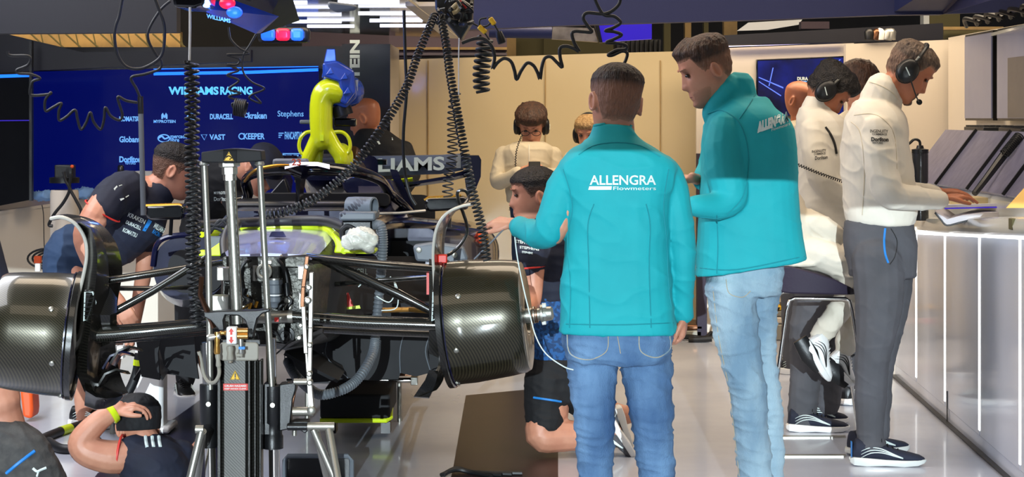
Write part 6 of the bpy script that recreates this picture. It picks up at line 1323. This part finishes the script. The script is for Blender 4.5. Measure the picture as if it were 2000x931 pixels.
# ---------------------------------------------------------------- counter and console at the right
ct = empty('counter', 'white counter with glossy panels and glowing vertical seams', 'counter', (2.5, 9, 0))
fl = [(2.215,11.3),(2.17,10.2),(2.12,9.2),(2.07,8.2),(2.02,7.2),(1.98,6.4)]
top = {11.3:.92, 10.2:.925, 9.2:.955, 8.2:1.0, 7.2:1.06, 6.4:1.1}
def fx(Y): 
    for (xa,ya),(xb,yb) in zip(fl, fl[1:]):
        if yb <= Y <= ya: return xb+(xa-xb)*(Y-yb)/(ya-yb)
    return fl[-1][0]
def tz_(Y): return .88+max(0,(10.6-Y))*.052
seams = [11.3, 10.5, 9.62, 8.72, 7.86, 7.0, 6.4]
for a, b_ in zip(seams, seams[1:]):
    q = MB().add([(fx(y)+dx, y, z) for dx in (0,.03) for y, z in ((a-.006,.075),(b_+.006,.075),(b_+.006,tz_(b_)-.01),(a-.006,tz_(a)-.01))], [(0,1,2,3),(7,6,5,4),(0,4,5,1),(1,5,6,2),(2,6,7,3),(3,7,4,0)])
    q.build('front_panel', 'whitegloss', ct, bevel=.003)
for y in seams[1:-1]:
    MB().add([(fx(y)+dx, y+dy, z) for dx in (-.003,.02) for dy, z in ((-.014,.1),(.014,.1),(.014,tz_(y)-.01),(-.014,tz_(y)-.01))], [(0,1,2,3),(7,6,5,4),(0,4,5,1),(1,5,6,2),(2,6,7,3),(3,7,4,0)]).build('glowing_seam', 'whitestrip', ct)
MB().add([(fx(y)+dx, y, z) for y in (11.3,6.4) for dx, z in ((.01,.0),(.01,.075),(.06,.075),(.06,0))], [(0,1,2,3),(7,6,5,4),(0,4,5,1),(1,5,6,2),(2,6,7,3),(3,7,4,0)]).build('plinth', 'whitegloss', ct)
MB().add([(fx(y)+dx, y, z) for y in (11.3,6.4) for dx, z in ((-.012,.003),(-.012,.012),(.01,.012),(.01,.003))], [(0,1,2,3),(7,6,5,4),(0,4,5,1),(1,5,6,2),(2,6,7,3),(3,7,4,0)]).build('plinth_joint', 'black', ct)
MB().add([(fx(9.55)+dx, 9.55+dy, z) for dx in (-.004,.0) for dy, z in ((-.004,.0),(.004,.0),(.004,.16),(-.004,.16))], [(0,1,2,3),(7,6,5,4),(0,4,5,1),(1,5,6,2),(2,6,7,3),(3,7,4,0)]).build('dark_joint', 'black', ct)
MB().add([(fx(y)+dx, y, z) for y in (11.2,6.5) for dx, z in ((.05,.02),(.05,.86),(.09,.86),(.09,.02))], [(0,1,2,3),(7,6,5,4),(0,4,5,1),(1,5,6,2),(2,6,7,3),(3,7,4,0)]).build('carcass', 'whitegloss', ct)
rings = []
for Y, ov in ((10.75,.02),(10.4,-.03),(10.0,-.055),(9.4,-.06),(8.8,-.06),(8.2,-.06),(7.6,-.06),(6.4,-.06)):
    x0 = fx(Y)+ov; z = tz_(Y)
    rings.append([V((x0+.03,Y,z-.005)), V((x0+.004,Y,z+.012)), V((x0,Y,z+.04)), V((x0+.012,Y,z+.07)), V((x0+.04,Y,z+.078)), V((2.185,Y,z+.08)), V((2.185,Y,z-.01))])
MB().loft(rings).build('worktop', 'cream', ct)
for a, b_ in zip(seams, seams[1:]):
    MB().add([(fx(y)+dx, y, tz_(y)-.012+dz) for y in (a,b_) for dx, dz in ((-.03,0),(-.03,.006),(-.006,.006),(-.006,0))], [(0,1,2,3),(7,6,5,4),(0,4,5,1),(1,5,6,2),(2,6,7,3),(3,7,4,0)]).build('under_lip_light', 'whitestrip', ct)
MB().add([(fx(7.75)-.063+dx, 7.75+dy, z) for dx in (0,.02) for dy, z in ((-.03,1.055),(.03,1.055),(.03,1.1),(-.03,1.1))], [(0,1,2,3),(7,6,5,4),(0,4,5,1),(1,5,6,2),(2,6,7,3),(3,7,4,0)]).build('socket_plate', 'olive', ct, bevel=.003)
co = empty('sloping_console', 'white console behind the counter with sloping lavender-grey displays', 'console', (2.45, 9.4, 1.0))
ys = [10.75, 10.0, 9.31, 8.62, 7.9]
MB().loft([[V((2.19,y,.89)),V((2.19,y,1.13)),V((2.42,y,1.425)),V((2.68,y,1.43)),V((2.68,y,.89))] for y in (10.77, 7.88)]).build('body', 'cream', co, smooth=0)
for a, b_ in zip(ys, ys[1:]):
    q = [V((2.195,a-.01,1.15)),V((2.195,b_+.01,1.15)),V((2.405,b_+.01,1.425)),V((2.405,a-.01,1.425))]
    s_ = MB().prism(q, (-.012,0,.01)).build('display', 'display', co, smooth=0)
    MB().prism([V((2.18,b_-.006,1.155)),V((2.18,b_+.006,1.155)),V((2.392,b_+.006,1.437)),V((2.392,b_-.006,1.437))], (-.012,0,.008)).build('display_joint', 'black', co, smooth=0)
def keyboard(y0, label):
    k_ = empty('keyboard', label, 'keyboard', (2.54, y0, 1.43))
    MB().box((2.54, y0, 1.442), (.17, .44, .02)).build('case', 'black', k_, bevel=.004)
    b = MB()
    for i in range(5):
        for q in range(13): b.box((2.475+i*.032, y0-.19+q*.032, 1.456), (.025,.026,.010))
    o = b.build('keys', 'blackmatt', k_); o['kind'] = 'stuff'
keyboard(10.35, 'black keyboard on the console shelf, farther left one'); keyboard(9.6, 'black keyboard on the console shelf, nearer right one')
for i, (y0, y1) in enumerate(((11.42,10.76),(10.66,9.2))):
    o = empty('wall_monitor', ['pale grey wall monitor, farther of the two on the right wall','grey wall monitor cut by the right edge, with a darker window'][i], 'monitor', (2.68,(y0+y1)/2,1.5))
    MB().box((2.675,(y0+y1)/2,1.735),(.03,y0-y1,.5)).build('frame', 'black', o); MB().box((2.658,(y0+y1)/2,1.735),(.01,y0-y1-.03,.475)).build('screen', mat('pale_monitor_picture%d' % i, '#6c6b76', .35, emit=.22, ecol='#9a98ae'), o)
    if i: MB().box((2.651,9.95,1.66),(.004,.9,.32)).build('dark_window', mat('dark_monitor_window', '#55504e', .4, emit=.1, ecol='#807470'), o)
o = MB(); [o.tube([V((2.64,11.3-.25*k_,2.03)), V((2.56,11.0-.25*k_,2.06)), V((2.6,10.8-.25*k_,2.03))], .012, 6, smooth=4) for k_ in range(8)]; o = o.build('cable_tray', 'rubber'); tag(o, 'tangle of black cables above the wall monitors', 'cables')
# papers, binder, bottle on the counter
def slab(name, label, cat, u0, v0, u1, v1, Y, d, m, bev=.002, parent=None):
    o = MB().pbox(u0, v0, u1, v1, Y, d).build(name, m, parent, bevel=bev); return tag(o, label, cat) if parent is None else o
nb = MB().loft([[P(u,v,8.75),P(u,v+w_,8.75),P(u+16,v+w_-9,9.15),P(u+16,v-9,9.15)] for u,v,w_ in ((1826,412,3),(1838,420,9),(1850,428,11),(1880,420,12),(1920,415,10),(2000,413,11),(2080,413,11))]).build('open_notebook', 'paper'); tag(nb, 'thick open notebook with a dark cover, bulging over the counter edge', 'notebook')
MB().tube([P(u,v,8.74) for u,v in ((1826,415),(1838,429),(1850,440),(1880,433),(1920,426),(2000,425),(2080,425))], .004, 6, smooth=4).build('dark_cover', 'black', nb)
o = MB().prism([P(1843,405,8.8),P(1965,402,8.8),P(1975,400,9.1),P(1858,402,9.1)], (0,0,.012)).build('paper_sheets', 'white'); tag(o, 'white sheets with a blue edge on top of the open notebook', 'papers')
MB().tube([P(1845,407,8.79),P(1966,404,8.79)], .003, 6).build('blue_edge', 'purplescreen', o)
slab('box_file', 'cream box file lying on the papers beside the hands', 'box file', 1856, 386, 1962, 400, 8.95, .2, 'wood')
o = MB().prism([P(1966,406,8.15),P(2080,406,8.15),P(2080,330,8.3),P(2015,352,8.3)], (0,.01,0)).build('document_holder', mat('warm_lit_page', '#e0b660', .6)); tag(o, 'warm yellowish page standing at the right edge of the counter', 'page')  # yellow of the page is warm light put into its base colour
bo = empty('drink_bottle', 'smoky drink bottle with a black cap and curved straw behind the standing man', 'bottle', P(1797,430,9.95))
MB().lathe([(0,.040),(.01,.043),(.16,.041),(.18,.034),(.2,.041),(.33,.042),(.345,.041)], P(1797,430,9.95), (0,0,1), 24).build('bottle_body', 'darkbottle', bo)
MB().lathe([(0,.043),(.02,.043),(.024,.02),(.04,.016)], P(1797,299,9.95), (0,0,1), 24).build('cap', 'black', bo)
MB().tube([P(1797,290,9.95),P(1796,276,9.95),P(1786,272,9.95),P(1776,280,9.95),P(1768,283,9.95)], .007, 8, smooth=5).build('straw', 'black', bo)
sp = MB().tube([P(1903,378,8.9),P(1925,350,8.95),P(1960,303,9.0),P(1990,266,9.05)], [.014,.016,.020,.018], 8, smooth=3).build('spiral_binding', 'black'); tag(sp, 'black spiral bound strip leaning diagonally over the sloping displays', 'binder')
MB().tube(helix([P(1962,300,8.96),P(1992,264,9.02)], .022, 12, 10), .003, 6).build('wire_coil', 'blackmatt', sp)
# floor strips
for i, v in enumerate((852, 889)): struct(MB().prism([G(1528,v),G(1652,v),G(1652,v+3),G(1528,v+3)], (0,0,.006)), 'trim_%d' % (60+i), 'alu')

# ---------------------------------------------------------------- stool
YT = 8.8
st = empty('bar_stool', 'stool with a thick plum seat and bent chrome tube legs under the driver', 'stool', (P(1592,0,YT).x, YT, 0))
MB().loft([[P(u,v0,YT-dd),P(u,v1,YT-dd),P(u,v1,YT+dd),P(u,v0,YT+dd)] for u,v0,v1,dd in ((1508,532,560,.08),(1520,520,570,.16),(1545,520,573,.19),(1590,532,574,.2),(1630,545,575,.19),(1660,560,575,.16),(1672,568,574,.10))]).build('seat', 'purple', st, bevel=.012)
for dy in (-.15, .17):
    MB().tube([P(1490,868,YT)+V((0,dy,0)),P(1527,600,YT)+V((0,dy,0)),P(1533,580,YT)+V((0,dy,0)),P(1543,576,YT)+V((0,dy,0)),P(1640,577,YT)+V((0,dy,0)),P(1648,581,YT)+V((0,dy,0)),P(1653,600,YT)+V((0,dy,0)),P(1692,868,YT)+V((0,dy,0))], .0085, 10).build('leg_frame', 'chrome', st)
MB().tube([P(1507,750,YT)+V((0,-.15,0)),P(1507,750,YT)+V((0,.17,0))], .0075, 10).build('footrest', 'chrome', st); MB().tube([P(1675,750,YT)+V((0,-.15,0)),P(1675,750,YT)+V((0,.17,0))], .0075, 10).build('footrest', 'chrome', st)

# ---------------------------------------------------------------- things on the floor
dl = empty('low_dolly', 'low black dolly with a neon yellow lower edge under the car', 'dolly', (P(695,0,9.2).x, 9.3, 0))
MB().pbox(625,770,762,818,9.1,.5).build('deck', 'blackmatt', dl, bevel=.012)
MB().tube([P(625,821,9.1),P(755,821,9.1),P(763,815,9.12),P(764,780,9.5)], .011, 8).build('neon_edge', 'neon', dl)
MB().pbox(744,824,762,846,9.15,.1).build('caster', 'black', dl); MB().pbox(640,824,656,846,9.15,.1).build('caster', 'black', dl)
ft = empty('floor_tray', 'shallow black rounded tray on the floor to the right of the carbon column', 'tray', (P(620,0,8.3).x, 8.4, 0))
b = MB().loft([ringc(553,690,887,960,8.1,.2), ringc(553,690,887,960,8.5,.2)]); b.build('tray_body', 'black', ft); 
MB().tube([P(556,960,8.08),P(556,898,8.08),P(562,890,8.08),P(680,890,8.08),P(687,898,8.08),P(687,960,8.08)], .010, 8).build('tray_rim', 'grey', ft)
bar = empty('trolley_bar', 'long polished steel bar with a square end cap low under the car', 'bar', P(760,742,9.6))
MB().tube([P(560,744,9.6),P(812,742,9.6)], .013, 12).build('tube', 'chrome', bar); MB().pbox(802,736,816,752,9.57,.06).build('end_cap', 'alu', bar, bevel=.003)
MB().pbox(740,724,816,734,9.8,.1).build('flat_bar', 'titan', bar); 
for u in (600,780): MB().tube([P(u,744,9.62),V((P(u,0,9.62).x,9.62,0))], .012, 10).build('support', 'steel', bar)
pc = empty('instrument_case', 'flat brown-topped case with cables on the floor by the beige wall', 'case', (P(1350,0,13.3).x, 13.3, 0))
MB().pbox(1308,634,1374,645,13.2,.35).build('lid', 'titan', pc, bevel=.012); MB().pbox(1308,645,1372,659,13.2,.33).build('base', 'putty', pc, bevel=.01)
MB().tube([P(1326,656,13.15),P(1350,658,13.1),P(1378,660,13.1),P(1390,650,13.15)], .018, 8, smooth=5).build('cable', 'black', pc)
o = MB().pbox(1362,300,1381,661,13.2,.1).build('curtain_post', 'purple'); tag(o, 'plum vertical post against the beige wall between the two turquoise jackets', 'post')
o = MB().tube([P(1345,662,13.0),P(1360,663,13.0),P(1390,661,13.0)], .02, 8).build('post_foot', 'black'); tag(o, 'black foot bar below the plum post', 'foot bar')
for i, (v0, v1, m, l) in enumerate(((606,618,'putty','upper beige equipment case stacked by the back wall'),(619,632,'beige2','middle cream equipment case in the stack by the back wall'),(633,665,'putty','lowest equipment case in the stack by the back wall'))):
    o = slab('equipment_case', l, 'case', 1508, v0, 1562, v1, 13.1, .35, m, .01)
    if i == 1: MB().pbox(1535,621,1556,630,12.89,.01).build('red_label', 'redtrim', o)
hzd = slab('hazard_strip', 'yellow and black hazard striped strip on top of the case stack', 'strip', 1508, 600, 1562, 605, 13.1, .3, 'warn', 0)
for k_ in range(7): MB().pprism([(1509+k_*8,605),(1512+k_*8,600),(1516+k_*8,600),(1513+k_*8,605)], 13.095, .01).build('black_stripe', 'black', hzd)
o = MB().tube([P(1538,600,13.2),P(1538,565,13.2)], .02, 8).build('monitor_stand', 'black'); MB().pbox(1528,594,1550,600,13.15,.15).build('stand_foot', 'black', o); tag(o, 'black monitor stand on the hazard striped case', 'stand')
# left: white canister, bench clutter
cw = empty('canister', 'tall pale cylindrical canister with a black lid and looping hose by the bench', 'canister', P(126,560,10.8))
cw.location = (P(126,0,10.8).x, 10.8, 0)
MB().lathe([(0,.075),(.02,.078),(1.08,.078),(1.1,.074)], (P(126,0,10.8).x, 10.8, 0), (0,0,1), 32).build('barrel', 'beige2', cw)
MB().lathe([(0,.082),(.03,.082),(.035,.05),(.06,.045)], P(126,357,10.8), (0,0,1), 32).build('lid', 'black', cw)
MB().pbox(106,322,142,350,10.75,.08).build('valve', 'black', cw, bevel=.006); MB().ell(P(141,325,10.74), (.010,.010,.010)).build('orange_knob', 'orange', cw)
MB().tube([P(*p,10.68) for p in ((124,335),(128,352),(136,370),(124,395),(108,415),(98,432),(96,440),(103,441))], .009, 8, smooth=6).build('looping_hose', 'rubber', cw)
MB().tube([P(*p,10.68) for p in ((140,340),(136,365),(148,390),(158,410),(158,425))], .009, 8, smooth=6).build('looping_hose', 'rubber', cw)
cl_ = MB(); 
for k_ in range(4): cl_.tube([P(95,505,12.5-.02*k_)+V((.135*math.cos(t)*(1-.12*k_)+.01*k_, .02*k_, .065*math.sin(t)*(1-.18*k_))) for t in [2*PI*q/26 for q in range(26)]], .007, 7, closed=True)
cl_ = cl_.build('hose_bundle', 'rubber'); tag(cl_, 'coiled black hose bundle hanging at the left bench', 'hose')
MB().pbox(66,500,79,514,12.4,.04).build('orange_clamp', 'orange', cl_, bevel=.004); MB().pbox(68,514,78,530,12.4,.04).build('white_grip', 'white', cl_, bevel=.004)
cable('power_lead', 'thin black lead running down the pale bench front', 'lead', [(82,400),(85,420),(86,470),(88,505)], 12.6, .003)
bt = empty('water_bottle', 'black water bottle with pale marks standing on the bench under the blue wall', 'bottle', P(236,378,13.5))
MB().lathe([(0,.034),(.01,.036),(.13,.036),(.15,.03),(.155,.024),(.19,.022),(.2,.015)], P(236,378,13.5), (0,0,1), 20).build('bottle_body', 'darkbottle', bt)
for k_ in range(3):
    for q in range(3): MB().ell(P(231+q*5,340+k_*8,13.462), (.006,.002,.006)).build('pale_mark', 'walltext', bt)
def cloth(label, u, v, Y, w_, m, seed):
    B = Body(); B.ell(P(u,v,Y), (w_,.08,w_*.45)); B.ell(P(u+w_*100,v+2,Y), (w_*.7,.07,w_*.35)); o = B.remesh('cloth', m, None, .008, 2, wr=.015, ws=(12,12,12), fold=1, seed=seed); return tag(o, label, 'cloth')
M['lightblue'] = mat('light_blue_cloth', '#7ea6d8', .8)
cloth('crumpled pale blue cloth on the bench left of the canister', 82, 382, 12.9, .06, 'lightblue', 3); cloth('crumpled pale blue cloth on the bench right of the canister', 160, 376, 13.4, .07, 'lightblue', 4)
slab('paper_holder', 'small white holder fixed to the blue wall behind the leaning mechanic', 'holder', 262, 334, 296, 346, WY-.15, .1, 'white')
wp = empty('support_pedestal', 'white pedestal standing behind the left wheel hub fins', 'pedestal', (P(290,0,9.3).x, 9.3, 0))
MB().pbox(262,660,318,845,9.25,.14).build('post', 'white', wp, bevel=.02); MB().pbox(252,835,330,847,9.2,.25).build('base', 'white', wp, bevel=.01)
for u in (214,228): MB().pbox(u,676,u+12,700,9.2,.06).build('clip', 'white', wp)
MB().cyl(P(222,742,9.25), P(222,846,9.25), .018, 14).build('strut', 'steel', wp)
o = MB().pprism([(38,760),(62,765),(64,800),(62,818),(44,815)], 9.6, .15).build('orange_bag', 'orange', bevel=.015); tag(o, 'orange bag edge standing behind the grey shorts at the lower left', 'bag')
